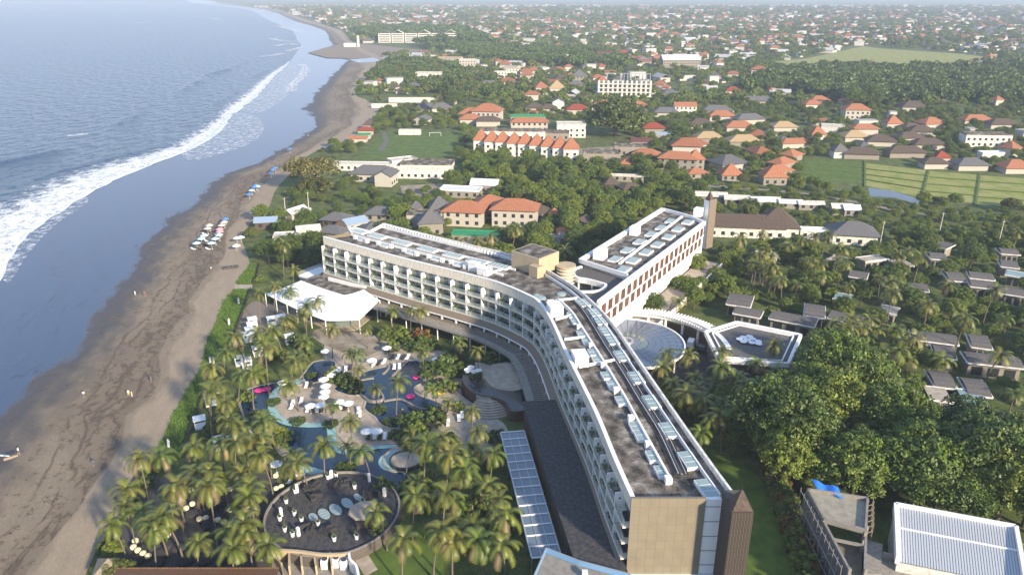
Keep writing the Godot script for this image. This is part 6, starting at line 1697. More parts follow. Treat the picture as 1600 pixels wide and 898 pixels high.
func make_plants() -> void:
	# palms where the photograph shows them: crown centres at 8 m
	var pl := [[-63.53, -198.17], [-50.9, -187.37], [-55.04, -183.41], [-69.15, -189.63], [-59.43, -180.44], [-53.2, -177.54], [-64.02, -161.72], [-68.04, -158.97], [-60.24, -166.72], [-57.14, -168.94], [-50.9, -168.57], [-44.79, -169.32], [-37.59, -159.99], [-60.26, -165.26], [-36.93, -174.73], [-32.01, -182.98], [-26.8, -181.7], [-23.85, -180.86], [-14.03, -167.08], [-7.93, -158.97], [-37.12, -157.63], [-34.24, -150.26], [-20.68, -156.63], [-48.48, -155.65], [-54.92, -150.26], [-46.4, -143.44], [-37.64, -136.86], [-24.25, -137.39], [-13.96, -137.92], [-16.23, -143.73], [-29.21, -145.75], [-31.67, -128.1], [-8.03, -131], [-50.63, -132.74], [-47.46, -128.58], [-50.53, -152.44], [-64.18, -163.12], [-64.04, -147.83], [-64.88, -141.47], [-59.93, -144.88], [-58.62, -135.29], [-56.47, -144.01], [-60.27, -130.27], [-64.8, -111.55], [-60.81, -114.06], [-54.39, -113.08], [-56.51, -106.41], [-58.36, -101.31], [-51.19, -106.06], [-52.78, -96.88], [-55.44, -93.61], [-61.58, -96.58], [-46.21, -103.48], [-44.05, -107.3], [-42.3, -90.77], [-40.21, -93.17], [-54.13, -119.58], [-49.99, -114.46], [-49.6, -120.22], [-50.13, -110.04], [-62.12, -103.82], [-42.87, -102.97], [-45.12, -119.16], [-40.58, -118.53], [-34.69, -117.49], [-43.06, -113.08], [-30.89, -122.39], [-26.62, -118.74], [-19.76, -118.53], [-14.63, -120.22], [-7.75, -120.65], [-6.29, -122.83], [-11.62, -109.67], [-7.94, -117.49], [-16.77, -108.39], [-6.94, -109.12], [-3.99, -114.06], [-20.4, -99.38], [-16.46, -101.48], [-12.17, -92.89], [-4.09, -92.89], [-6.16, -99.7], [-2.11, -103.48], [-35.75, -93.61], [-0.71, -97.34], [-37.07, -114.46], [-8.94, -104.33], [-11.34, -100.18], [-3.28, -107.84], [-9.03, -112.5], [-15.91, -113.47], [-9.12, -91.19], [-0.96, -91.19], [-16.81, -91.19], [35.14, -155], [33.5, -147.83], [38.8, -146.34], [43.82, -145.75], [43.65, -136.07], [47.77, -143.44], [48.95, -156.3], [54.61, -154.03], [58.43, -155.97], [44.24, -191.93], [79.86, -151.81], [98.42, -180.86], [110.19, -184.28], [119.51, -187.37], [128.9, -188.72], [129.78, -180.86], [96.02, -168.94], [98.04, -154.35], [80.4, -126.23], [74.93, -136.07], [92.58, -236.08], [102.98, -237.43], [83.18, -206.33], [90.7, -207.93], [121.67, -213.41], [106.66, -203.72], [17.53, -230.83], [86.4, -250.18], [16.26, -227.02], [-6.41, -240.16], [0, -241.55], [-11.6, -236.75], [-17.18, -241.55], [38.53, -132.24], [40.04, -141.47], [35.58, -142.87], [38.55, -137.92], [39.35, -129.3], [41.25, -126.93], [48.58, -139.54], [52.78, -142.31], [39.43, -151.18], [50.22, -150.26], [45.06, -145.17], [34.28, -135.29], [36.73, -124.63], [54.76, -138.73], [48.81, -132.24], [46.24, -132.24], [58, -148.73], [67.32, -140.09], [67.29, -127.4], [85.89, -120.65], [78.8, -118.53], [109.8, -155], [126.54, -230.19], [98.19, -204.24], [89.17, -215.1], [74.07, -230.19], [73.66, -215.1], [-73.17, -227.02], [-66.88, -215.1], [-67.24, -196.7], [110.19, -168.94], [108.1, -142.87], [82.1, -142.87], [-53.58, -127.4], [-48.5, -125.08], [-59.64, -120.65], [-58.58, -106.95], [-53.85, -108.75], [-49.14, -94.04], [-49.08, -101.81], [-55.69, -97.81], [-61.88, -100.18], [-47.33, -110.6], [-45.8, -97.04], [-40.26, -97.04], [-51.89, -120.65]]
	rng.seed = 77
	var more := [pts([74.33, -228.35, 113.5, -254.38, 177.2, -247.4, 111.97, -144.11, 89.58, -144.11, 79.77, -168.91, 80.62, -184.1]), pts([53.19, -144.11, 69.98, -144.11, 81.76, -133.86, 98.49, -124.73, 88.78, -109.17, 70.92, -116.54, 57.35, -124.73])]
	for m in 2:
		var n := 0
		while n < [44, 16][m]:
			var a: Vector2 = more[m][rng.randi() % more[m].size()]; var c: Vector2 = more[m][rng.randi() % more[m].size()]; var e: Vector2 = more[m][rng.randi() % more[m].size()]
			var u := rng.randf(); var v := rng.randf()
			var p := a.lerp(c, u).lerp(e, v)
			if Geometry2D.is_point_in_polygon(p, more[m]) and is_free(p, 1.5):
				pl.append([p.x, p.y]); n += 1
	var where := []
	for q in pl: where.append(Vector2(q[0], q[1]))
	var labs := rank_labels(where, "coconut palm with arching fronds")
	rng.seed = 401
	for k in pl.size():
		var kind := rng.randi() % 10
		if pl[k][1] < -210: kind = [1, 3, 4][rng.randi() % 3]
		var sc := rng.randf_range(.72, .96)
		if pl[k][0] > -46 and pl[k][0] < 2 and pl[k][1] < -122 and pl[k][1] > -190: sc *= .82
		palm(Vector3(pl[k][0], 0, pl[k][1]), kind, rng.randf() * TAU, sc, labs[k], "coconut palms of the hotel grounds and gardens")
		discs.append([pl[k][0], pl[k][1], 1.2])
	# clipped shrubs and hedges of the grounds
	var sh := [[-17.37, -158.2, 4.2, 0], [-23.63, -173.24, 2.6, 0], [-26.21, -174.35, 2.2, 0], [-21.63, -174.35, 2.5, 0], [-5.44, -163.74, 3.2, 0], [-16.25, -138.32, 3.0, 0], [-21.07, -136.81, 2.8, 0], [-19.78, -133.86, 2.2, 1], [-42.1, -157.25, 2.4, 1], [-37.72, -154.16, 2.6, 0], [-35.68, -152.06, 2.0, 0], [-30.64, -173.24, 2.0, 1], [-15.55, -163.74, 2.6, 0], [-29.46, -180.09, 2.6, 1], [-33.29, -180.88, 2.2, 1], [-24.41, -180.09, 2.4, 2], [-22.4, -176.99, 2.0, 2], [-12.23, -160.44, 2.4, 0], [-10.11, -163.74, 2.2, 0], [-14.36, -168.91, 2.6, 0], [-20.8, -131.48, 2.4, 1], [-17.3, -129.16, 2.4, 0], [-23.57, -132.66, 1.6, 0], [-14.67, -152.66, 2.2, 1], [-11.9, -144.11, 1.6, 1], [-79.75, -222.56, 1.6, 1], [-71, -206.64, 1.8, 1], [-61.19, -188.27, 2.2, 1], [-55.38, -176.23, 2.4, 0], [-58.23, -168.91, 2.4, 1], [-51.05, -168.91, 2.2, 0], [-59.88, -158.83, 2.2, 1], [-54.32, -138.83, 2.0, 1], [-46.8, -131.48, 2.2, 1], [-23.34, -114.63, 2.2, 1], [-18.67, -114.63, 2.2, 0], [-15.93, -110.94, 2.4, 0], [-12.84, -114.63, 2.4, 1], [-8.99, -109.17, 2.4, 0], [-4.55, -110.94, 2.4, 1], [-2.17, -104.09, 2.2, 0], [-7.41, -100.91, 2.4, 1], [-22.49, -102.48, 1.6, 1], [-68.41, -121.56, 1.8, 1], [-67.97, -116.54, 1.8, 1], [-67.7, -110.94, 1.6, 1], [-66.45, -99.37, 1.5, 1], [-61.98, -133.86, 2.0, 1], [-54.35, -126.92, 2.0, 0], [-61.57, -140.12, 2.0, 0], [-59.45, -148.28, 1.8, 1], [-12.82, -129.16, 2.4, 1], [-6.76, -122.6, 2.2, 0], [-1.28, -129.16, 2.0, 1], [-3.25, -131.48, 2.0, 0], [-16.55, -116.54, 2.4, 0]]
	where = []
	for q in sh: where.append(Vector2(q[0], q[1]))
	labs = rank_labels(where, "rounded garden shrub")
	for k in sh.size():
		var q: Array = sh[k]
		var o := put("garden_shrub", [P.shrub_mesh, P.shrub_soft, P.shrub_red][q[3]], null, Vector3(q[0], q[2] * .45, q[1]), k)
		o.scale = Vector3(q[2], q[2] * .9, q[2])
		tag(o, labs[k], "shrub", "shrubs of the pool garden")
	tree_at(Vector3(76.83, 0, -92.87), 3, 1.0, Vector3(.62, .75, .62), "small leafy tree in front of the white ribbed shed", "")
	# hedge along the right lawn
	var hp := pts([48.06, -120.94, 47.87, -116.16, 47.34, -110.94, 46.73, -105.75, 46.05, -99.98, 45.13, -93.83, 43.37, -85.73])
	var hs := resample(hp, 26)
	for k in hs.size():
		var o := put("hedge_shrub", P.shrub_soft if k % 4 else P.shrub_red, null, v3(hs[k] + Vector2(1.0 + .5 * sin(k * 2.0), 0), 1.3), k * 1.3)
		o.scale = Vector3(2.0, 2.2 + .4 * sin(k * 3.1), 2.0)
		tag(o, "hedge bush along the narrow lawn, %s from its far end" % ordinal(k), "hedge bush", "hedge beside the narrow lawn")

func in_view(p: Vector2, pad := 1.0) -> bool:
	return p.y < -58.0 and absf(p.x) < (-p.y * .745 + 14.0) * pad
func shore_x(z: float) -> float:
	for k in SHORE.size() - 1:
		if z <= SHORE[k][0] and z >= SHORE[k + 1][0]:
			return lerpf(SHORE[k][4], SHORE[k + 1][4], (SHORE[k][0] - z) / (SHORE[k][0] - SHORE[k + 1][0]))
	return -52.0 if z > -70 else -8000.0

var zones := []
var wood_polys := []
func plan_woods() -> void:
	zones = [
		[pts([46.8, -131.48, 54.04, -140.12, 62.61, -149.14, 76.29, -149.14, 86.19, -140.12, 83.31, -129.16, 106.91, -128.03, 86.91, -97.87, 82.68, -99.37, 75.87, -104.09, 66.94, -108.12, 53.37, -113.13, 49.56, -115.58, 48.29, -123.66]), 1.0, .95, 1.35, [0, 1, 0, 2, 5]],
		[pts([31.31, -155.7, 39.32, -174.35, 44.69, -165.43, 55.84, -168.91, 62.91, -158.83, 47.89, -140.12, 45.82, -128.03, 40.3, -131.48]), 1.0, .38, .68, [3, 1, 5, 0]],
		[pts([69.51, -250.84, 95.56, -269.43, 117.9, -265.52, 155.28, -269.43, 200.67, -269.43, 106.91, -128.03, 82.61, -130.31, 76.53, -149.72, 65.61, -155.7, 78.91, -184.1, 62.38, -192.59, 51.93, -201.77, 51.92, -219.77]), .95, .28, .62, [0, 1, 2, 3, 3, 5]],
		[pts([98.32, -356.05, 131.62, -337.33, 165.92, -317.12, 214.72, -290.63, 188.34, -250.84, 154.47, -267.86, 118.82, -267.86, 107.36, -275.91, 111.77, -299.96, 83.95, -309.84]), .85, .22, .42, [0, 1, 3, 5, 3]],
		[pts([20.47, -337.33, 79.93, -388.72, 98.32, -356.05, 82.72, -304.83, 64.59, -315.01, 39.25, -277.57, 22.15, -247.4, 7.07, -265.52, 10.67, -304.83]), .85, .4, .75, [0, 1, 2, 3, 5]],
		[pts([-23.54, -425.56, 34.83, -408.05, 53.29, -388.72, 83.26, -388.72, 70.2, -337.33, 43.98, -315.01, 13.34, -304.83, 0, -325.83, -17.55, -337.33, -29.25, -337.33]), .8, .4, .85, [0, 1, 2, 5]],
		[pts([-102.73, -304.83, -102.03, -325.83, -109.38, -362.71, -108.64, -425.56, -82.03, -399.78, -23.78, -343.37, -27.65, -317.12, -51.12, -290.63, -73.59, -277.57, -97.14, -290.63]), .42, .25, .5, [0, 3, 2, 4]],
		[pts([-78.74, -222.56, -84.17, -247.4, -88.39, -269.43, -69.62, -281.8, -70.58, -267.86, -61.6, -231.34, -67.83, -227.17, -71.89, -219.77]), .9, .55, .85, [2, 1, 2]],
		[pts([197.16, -680.43, 280.79, -856.09, 403.05, -930.2, 500.44, -899.12, 655.17, -954.9, 433.08, -619.95, 371.39, -638.94, 265.75, -602.01, 264.16, -727.38]), 1.0, 1.0, 1.5, [2, 2, 0, 2]],
		[pts([-149.87, -810.65, -170.57, -1047.25, -99.55, -1017.78, -59.84, -914.4, -27.65, -842.62, -5.63, -680.43, -50.14, -602.01, -99.33, -753.25, -128.53, -780.94]), .8, .8, 1.2, [2, 2, 4]],
		[pts([-365.03, -1893.6, -121.68, -1893.6, -20.98, -1295.63, 141.12, -1158.63, 149.6, -914.4, -16.3, -999.01, -109.11, -1223.41, -304.19, -1572.47]), .8, 1.0, 1.5, [2, 2, 0]]]
	var none := [pts([16.94, -100.91, 40.23, -100.91, 33.93, -79.91, 8.93, -79.91]), pts([-50, -79.91, -70.29, -125.81, -68.92, -141.43, -85.86, -219.77, -85.01, -239.45, -61.94, -228.35, -42.78, -192.59, -1.6, -168.91, 7.22, -149.72, 11.24, -109.17, 17.86, -79.91]), pts([-88.82, -408.05, -84.89, -504.51, -66.72, -512.12, -30.14, -497.11, -30.42, -425.56, -35.37, -414.89, -82.34, -401.41]), pts([160.41, -418.39, 192.27, -408.05, 269.91, -373.87, 222.84, -302.86, 198.09, -312.93, 179.15, -321.42, 172.13, -312.93, 157.83, -330.34, 138.27, -356.05]), pts([327.69, -1017.78, 411.55, -1100.21, 612.09, -1376.65, 615.45, -1311.08, 679.57, -1196.67, 691.07, -1089.21, 534.95, -963.42, 463.76, -914.4, 383.43, -938.29, 325.92, -884.32]), pts([-26.46, -544.84, 47.91, -544.84, 80.4, -476.08, 64.44, -408.05, 36.57, -408.05, -20.68, -418.39]), pts([-97, -421.94, -31.62, -421.94, -25.86, -352.15, -45.92, -330.34, -66.48, -349.6, -85.01, -362.71]), pts([-139.11, -671.72, -101.08, -698.49, -101.4, -680.43, -39.43, -680.43, -42.94, -646.84, -127.33, -638.94]), pts([-210.59, -1078.41, -119.03, -1223.41, -166.93, -1376.65, -327.59, -1448.96]), pts([64.04, -304.83, 79.24, -290.63, 28.52, -192.59, 57.04, -192.59, 79.65, -186.16, 68.4, -163.74, 45.48, -158.83, 29.82, -155.7, 30.58, -176.23, 19.75, -217.03]), pts([32.59, -79.91, 37.05, -131.48, 48.87, -121.56, 47.09, -99.37, 42.41, -79.91]), pts([50.95, -111.85, 64.78, -108.3, 88.41, -100.14, 75.01, -79.91, 41.52, -79.91])]
	for n in none: block(n)
	for z in zones:
		if z[1] > .79: wood_polys.append(z[0])

func make_woods() -> void:
	# [polygon, share of places that hold a tree, smallest and largest size, kinds]
	var zb := []
	for z in zones:
		var bb := Rect2(z[0][0], Vector2.ZERO)
		for a in z[0]: bb = bb.expand(a)
		zb.append(bb)
	var nz := FastNoiseLite.new(); nz.seed = 8; nz.frequency = .006
	rng.seed = 910
	var near := []
	var far := []
	for band in [[-62.0, -330.0, 4.9], [-330.0, -620.0, 6.6], [-620.0, -1300.0, 10.5], [-1300.0, -2600.0, 19.0], [-2600.0, -4600.0, 36.0]]:
		var z: float = band[0]
		var c: float = band[2]
		while z > band[1]:
			var x := maxf(shore_x(z) + 3.0, -(-z * .745 + 14.0))
			var xe := -z * .745 + 14.0
			while x < xe:
				var p := Vector2(x + rng.randf_range(-.42, .42) * c, z + rng.randf_range(-.42, .42) * c)
				x += c
				var share := .55 + nz.get_noise_2d(p.x, p.y) * .9; var lo := .3; var hi := .75; var kinds := [0, 1, 2, 3, 4, 5]
				if p.y > -330: share = .55
				elif p.y > -700: share += .2; hi = .62; lo = .26
				if p.y < -1300: share = .44 + nz.get_noise_2d(p.x * .5, p.y * .5) * .7; lo = .5; hi = 1.0
				elif p.y < -620: lo = .5; hi = .95
				for k in zones.size():
					if zb[k].has_point(p) and Geometry2D.is_point_in_polygon(p, zones[k][0]):
						share = zones[k][1]; lo = zones[k][2]; hi = zones[k][3]; kinds = zones[k][4]
						break
				if rng.randf() > share: continue
				var s := rng.randf_range(lo, hi)
				if p.y < -2600: s *= 2.6
				elif p.y < -1300: s *= 1.6
				if not is_free(p, s * 2.2): continue
				if p.x < shore_x(p.y) + 3.0: continue
				var k: int = kinds[rng.randi() % kinds.size()]
				if p.y > -620: near.append([p, k, s])
				else: far.append([p, k, s])
			z -= c
	# size in the picture decides which stand as single trees
	near.sort_custom(func(a, b): return a[2] / -a[0].y > b[2] / -b[0].y)
	var single := near.slice(0, 300)
	var where := []
	for t in single: where.append(t[0])
	var labs := rank_labels(where, "leafy tree")
	for k in single.size():
		var t: Array = single[k]
		tree_at(v3(t[0]), t[1], rng.randf() * TAU, Vector3(t[2], t[2] * rng.randf_range(.85, 1.2), t[2]), labs[k], "leafy trees round the hotel")
	# the rest of the canopy: too many to tell apart
	var lots := {}
	for t in near.slice(300):
		var key := "n%d" % t[1]
		if not lots.has(key): lots[key] = []
		lots[key].append(Transform3D(Basis(Vector3.UP, rng.randf() * TAU).scaled(Vector3(t[2], t[2] * rng.randf_range(.85, 1.2), t[2])), v3(t[0], trees[t[1]][3] * t[2] * .85)))
	for t in far:
		var key := "f%d" % (t[1] % 6)
		if not lots.has(key): lots[key] = []
		lots[key].append(Transform3D(Basis(Vector3.UP, rng.randf() * TAU).scaled(Vector3(t[2], t[2] * rng.randf_range(.8, 1.15), t[2])), v3(t[0], 4.6 * t[2])))
	for key in lots:
		var k := int(String(key).substr(1))
		stuff(many("distant_trees", trees[k][1] if key[0] == "n" else far_trees[k], lots[key]), "mass of trees among the houses inland and up the coast", "trees")
	print("trees ", near.size(), " ", far.size())
	# the big spreading tree by the beach and the great round tree behind the townhouses
	var bt := Vector3(-91.26, 0, -337.33)
	var t := thing("spreading_tree", "big spreading tree with bare pale limbs at the edge of the beach", "tree", bt)
	var b := MB.new()
	for k in 9:
		var a := TAU * k / 9
		b.tube(PackedVector3Array([Vector3(0, 0, 0), Vector3(cos(a) * 1.5, 5, sin(a) * 1.5), Vector3(cos(a) * 6, 9.5, sin(a) * 5), Vector3(cos(a) * 9, 11.5, sin(a) * 7)]), PackedFloat32Array([.6, .4, .25, .08]), 6, false)
	obj("trunk", b, mat(lin(.30, .26, .21), .9), t)
	put("crown", crown_mesh(501, 11.5, 3.4, 90, 60, .5, Color(.115, .115, .04)), t, Vector3(0, 11.0, 0))
	put("undergrowth", crown_mesh(502, 8.0, 4.0, 60, 60, .45, Color(.075, .09, .03)), t, Vector3(3, 3.5, 4))
	t = thing("great_tree", "great round dark-green tree behind the gabled townhouses", "tree", Vector3(66, 0, -482.9))
	put("trunk", trunk_mesh(505, 12, .9, 9), t)
	put("crown", crown_mesh(506, 17.0, 10.5, 110, 60, 1.2, Color(.065, .095, .022)), t, Vector3(0, 11, 0))
	var cy := [[-48.45, -562.71], [-88.19, -290.63]]
	for k in 1:
		t = thing("column_tree", "dark columnar tree standing above the grey roofs by the orange hall", "tree", Vector3(cy[k][0], 0, cy[k][1]))
		put("crown", P.cypress, t, Vector3(0, 8, 0)); t.scale = Vector3(2, 2, 2)
		b = MB.new(); b.tube(PackedVector3Array([Vector3.ZERO, Vector3(0, 3, 0)]), PackedFloat32Array([.25, .2]), 6); obj("trunk", b, M.bark, t)

func villa(x0: float, z0: float, x1: float, z1: float, w: float, kind: int, label: String) -> void:
	var a := Vector3(x0, 0, z0); var c := Vector3(x1, 0, z1)
	var L := maxf(a.distance_to(c), 4.0)
	var t := thing("garden_villa", label, "villa", (a + c) * .5, atan2(-(c - a).z, (c - a).x), "low villas among the trees")
	t.set_meta("noun", "low %s garden villa" % ["grey board-roofed", "pale flat-roofed", "glass-roofed"][kind])
	discs.append([t.position.x, t.position.z, w * .62]); discs.append([x0, z0, w * .5]); discs.append([x1, z1, w * .5])
	for u in [0.0, .25, .5, .75, 1.0]: discs.append([lerpf(x0, x1, u), lerpf(z0, z1, u) + 5.5, w * .45])
	var h := 3.4
	var b := MB.new(); b.box(Vector3(0, h * .5, 0), Vector3(L - .6, h, w - .8)); obj("wall", b, M.wall2, t)
	if kind == 0:
		# shallow barrel roof laid in broad boards
		var n := 9
		for k in n:
			var u0 := -1.0 + 2.0 * k / n; var u1 := -1.0 + 2.0 * (k + .93) / n
			b = MB.new()
			var y0 := h + .25 + (1.0 - u0 * u0) * .75; var y1 := h + .25 + (1.0 - u1 * u1) * .75
			var hw := w * .5 + .2; var hl := L * .5 + .1
			b.quad(Vector3(-hl, y1, u1 * hw), Vector3(hl, y1, u1 * hw), Vector3(hl, y0, u0 * hw), Vector3(-hl, y0, u0 * hw))
			b.quad(Vector3(-hl, y0 - .15, u0 * hw), Vector3(hl, y0 - .15, u0 * hw), Vector3(hl, y1 - .15, u1 * hw), Vector3(-hl, y1 - .15, u1 * hw))
			b.quad(Vector3(-hl, y1 - .15, u1 * hw), Vector3(hl, y1 - .15, u1 * hw), Vector3(hl, y1, u1 * hw), Vector3(-hl, y1, u1 * hw))
			obj("roof_board", b, M.grey_roof if k % 2 else M.villa_roof, t)
		b = MB.new(); b.box(Vector3(0, h + .1, w * .5 + .3), Vector3(L + .4, .3, .25)); obj("edge_trim", b, M.worn_white, t)
		b = MB.new(); b.box(Vector3(L * .5 + .25, h + .1, 0), Vector3(.25, .34, w + .3)); obj("edge_trim", b, M.worn_white, t)
		b = MB.new(); b.box(Vector3(-L * .5 - .25, h + .1, 0), Vector3(.25, .34, w + .3)); obj("edge_trim", b, M.worn_white, t)
	else:
		b = MB.new(); b.box(Vector3(0, h + .16, 0), Vector3(L + .4, .32, w + .2)); obj("flat_roof", b, M.pav if kind == 1 else M.villa_glass, t)
		b = MB.new(); b.box(Vector3(0, h + .2, w * .5 + .25), Vector3(L + .9, .5, .3)); obj("edge_trim", b, M.worn_white, t)
		b = MB.new(); b.box(Vector3(0, h + .2, -w * .5 - .25), Vector3(L + .9, .5, .3)); obj("edge_trim", b, M.worn_white, t)
	for k in 3:
		b = MB.new(); b.box(Vector3(-L * .3 + k * L * .3, 1.5, w * .5 - .36), Vector3(L * .2, 2.2, .12)); obj("window", b, M.window, t)

func make_villas() -> void:
	M.villa_roof = tri_mat(T.grey, .2, .9, Color(1.0, .93, .85))
	M.villa_glass = mat(lin(.20, .28, .28), .25)
	var v := [[70.65, -188.25, 80.36, -182.69, 6, 0], [80.96, -191.82, 85.56, -190.02, 9, 0], [86.61, -188.25, 95.08, -182.69, 6, 0], [72.83, -165.08, 77.54, -164.04, 7, 0], [102.16, -175.44, 111.72, -171.99, 6, 0], [103.04, -166.14, 107.11, -164.73, 7, 0], [115.09, -171.99, 119.03, -170.5, 8, 0], [108.74, -162.66, 119.87, -159.62, 6, 0], [94.93, -151.97, 99.08, -151.06, 8, 0], [100.46, -148.37, 104.75, -147.2, 8, 0], [91, -144.91, 94.31, -144.06, 6, 1], [97.31, -143.23, 101.5, -142.12, 7, 2], [96.61, -135.78, 103.79, -132.3, 6, 0], [87.1, -140.49, 88.45, -139.42, 5, 0], [138.63, -237.72, 143.24, -236.4, 7, 0], [148.63, -249.4, 150.37, -247.26, 7, 0], [164.84, -242.41, 170.05, -241.05, 6, 0], [157.81, -230.04, 162.03, -228.19, 7, 0], [133.89, -218.17, 138.39, -217.04, 8, 0], [141.64, -219.31, 147.62, -217.04, 6, 0], [137.75, -212.09, 143.41, -209.95, 6, 0], [154.58, -221.03, 159.36, -217.6, 5, 2], [105.54, -235.75, 108.28, -233.18, 5, 1], [114.35, -233.18, 122.42, -235.75, 4, 1], [125.43, -233.18, 126.16, -226.97, 4, 1], [62.12, -199.8, 67.8, -197.4, 9, 0], [61.61, -191.37, 67.7, -188.25, 5, 0], [93.23, -201.76, 96.83, -199.8, 5, 2], [90.7, -137.32, 92.23, -135.28, 5, 1], [102.52, -192.27, 105.2, -190.47, 5, 1], [143.05, -206.81, 148.65, -203.76, 6, 0], [118.93, -209.42, 122.88, -207.85, 6, 0], [105.47, -220.46, 109.64, -218.17, 6, 0], [81.19, -239.04, 87.6, -235.75, 6, 1]]
	for k in v.size():
		villa(v[k][0], v[k][1], v[k][2], v[k][3], v[k][4], v[k][5], "low %s garden villa, %s in order from the flat pavilion" % [["grey board-roofed", "pale flat-roofed", "glass-roofed"][v[k][5]], ordinal(k)])
	# garden poles
	var po := [[132.17, -258], [159.34, -269.43], [175.14, -258.73], [-90.23, -290.63], [-83.37, -299.96]]
	for k in po.size():
		var t := thing("utility_pole", "slim pale pole %s" % ["left of the dark tree mass by the villas", "among trees above the villas", "near the right edge above the villas", "by the dark roofs near the beach", "between the grey roofs near the beach"][k], "pole", Vector3(po[k][0], 0, po[k][1]))
		var b := MB.new(); b.tube(PackedVector3Array([Vector3.ZERO, Vector3(.1, 9.5, 0)]), PackedFloat32Array([.16, .1]), 6); obj("mast", b, M.wall3, t)
		b = MB.new(); b.box(Vector3(.1, 9.0, 0), Vector3(1.4, .12, .12)); obj("crossarm", b, M.metal, t)

var house_cache := {}
func house_parts(l: float, w: float, h: float, kind: int, roof: Material, wall: Material) -> Array:
	var key := "%.0f %.0f %.1f %d %d %d" % [l, w, h, kind, roof.get_instance_id(), wall.get_instance_id()]
	if not house_cache.has(key):
		var b := MB.new(); b.box(Vector3(0, h * .5, 0), Vector3(l, h, w))
		var out := [b.mesh(wall)]
		b = MB.new()
		var rh := w * .30
		match kind:
			0: b.hip(l, w, h + .01, rh * 1.1, maxf(l - w, .3), 1.0)
			1: b.gable(l, w, h + .01, rh)
			2: b.box(Vector3(0, h + .13, 0), Vector3(l + .3, .25, w + .3)); b.box(Vector3(0, h + .5, -w * .5), Vector3(l, .5, .25)); b.box(Vector3(0, h + .5, w * .5), Vector3(l, .5, .25)); b.box(Vector3(-l * .5, h + .5, 0), Vector3(.25, .5, w)); b.box(Vector3(l * .5, h + .5, 0), Vector3(.25, .5, w))
			3: b.hip(l, w, h + .01, w * .55, .2)
			4: b.hip(l, w, h + .01, w * .62, .15, .5)
		out.append(b.mesh(roof))
		b = MB.new()
		if kind == 1:
			for s in [-1, 1]:
				var p := [Vector3(s * l * .5, h, -w * .5), Vector3(s * l * .5, h, w * .5), Vector3(s * l * .5, h + rh * .92, 0)]
				if s > 0: b.tri(p[0], p[2], p[1])
				else: b.tri(p[0], p[1], p[2])
			out.append(b.mesh(wall))
		else:
			out.append(null)
		house_cache[key] = out
	return house_cache[key]

var win_mesh: ArrayMesh
func house(called: String, label: String, at: Vector3, turn: float, l: float, w: float, h: float, kind: int, roof: Material, wall: Material, group := "", windows := true) -> Node3D:
	var t := thing(called, label, "house", at, turn, group)
	var m := house_parts(l, w, h, kind, roof, wall)
	put("wall", m[0], t); put("roof", m[1], t)
	if m[2]: put("gable", m[2], t)
	discs.append([at.x, at.z, maxf(l, w) * .42])
	discs.append([at.x - at.x * 9.0 / -at.z, at.z + 9.0, maxf(l, w) * .36])
	if l > w * 1.3:
		for s in [-1, 1]: discs.append([at.x + cos(turn) * l * .32 * s, at.z - sin(turn) * l * .32 * s, w * .5])
	if windows:
		if win_mesh == null:
			var b := MB.new(); b.box(Vector3.ZERO, Vector3(1.3, 1.4, .1)); win_mesh = b.mesh(M.window)
		var n := maxi(2, int(l / 3.2)); var rows := maxi(1, int(h / 3.0))
		for r in rows:
			for k in n:
				var x := -l * .5 + l * (k + .5) / n
				put("window", win_mesh, t, Vector3(x, 1.6 + r * 3.0, w * .5 + .03))
	return t

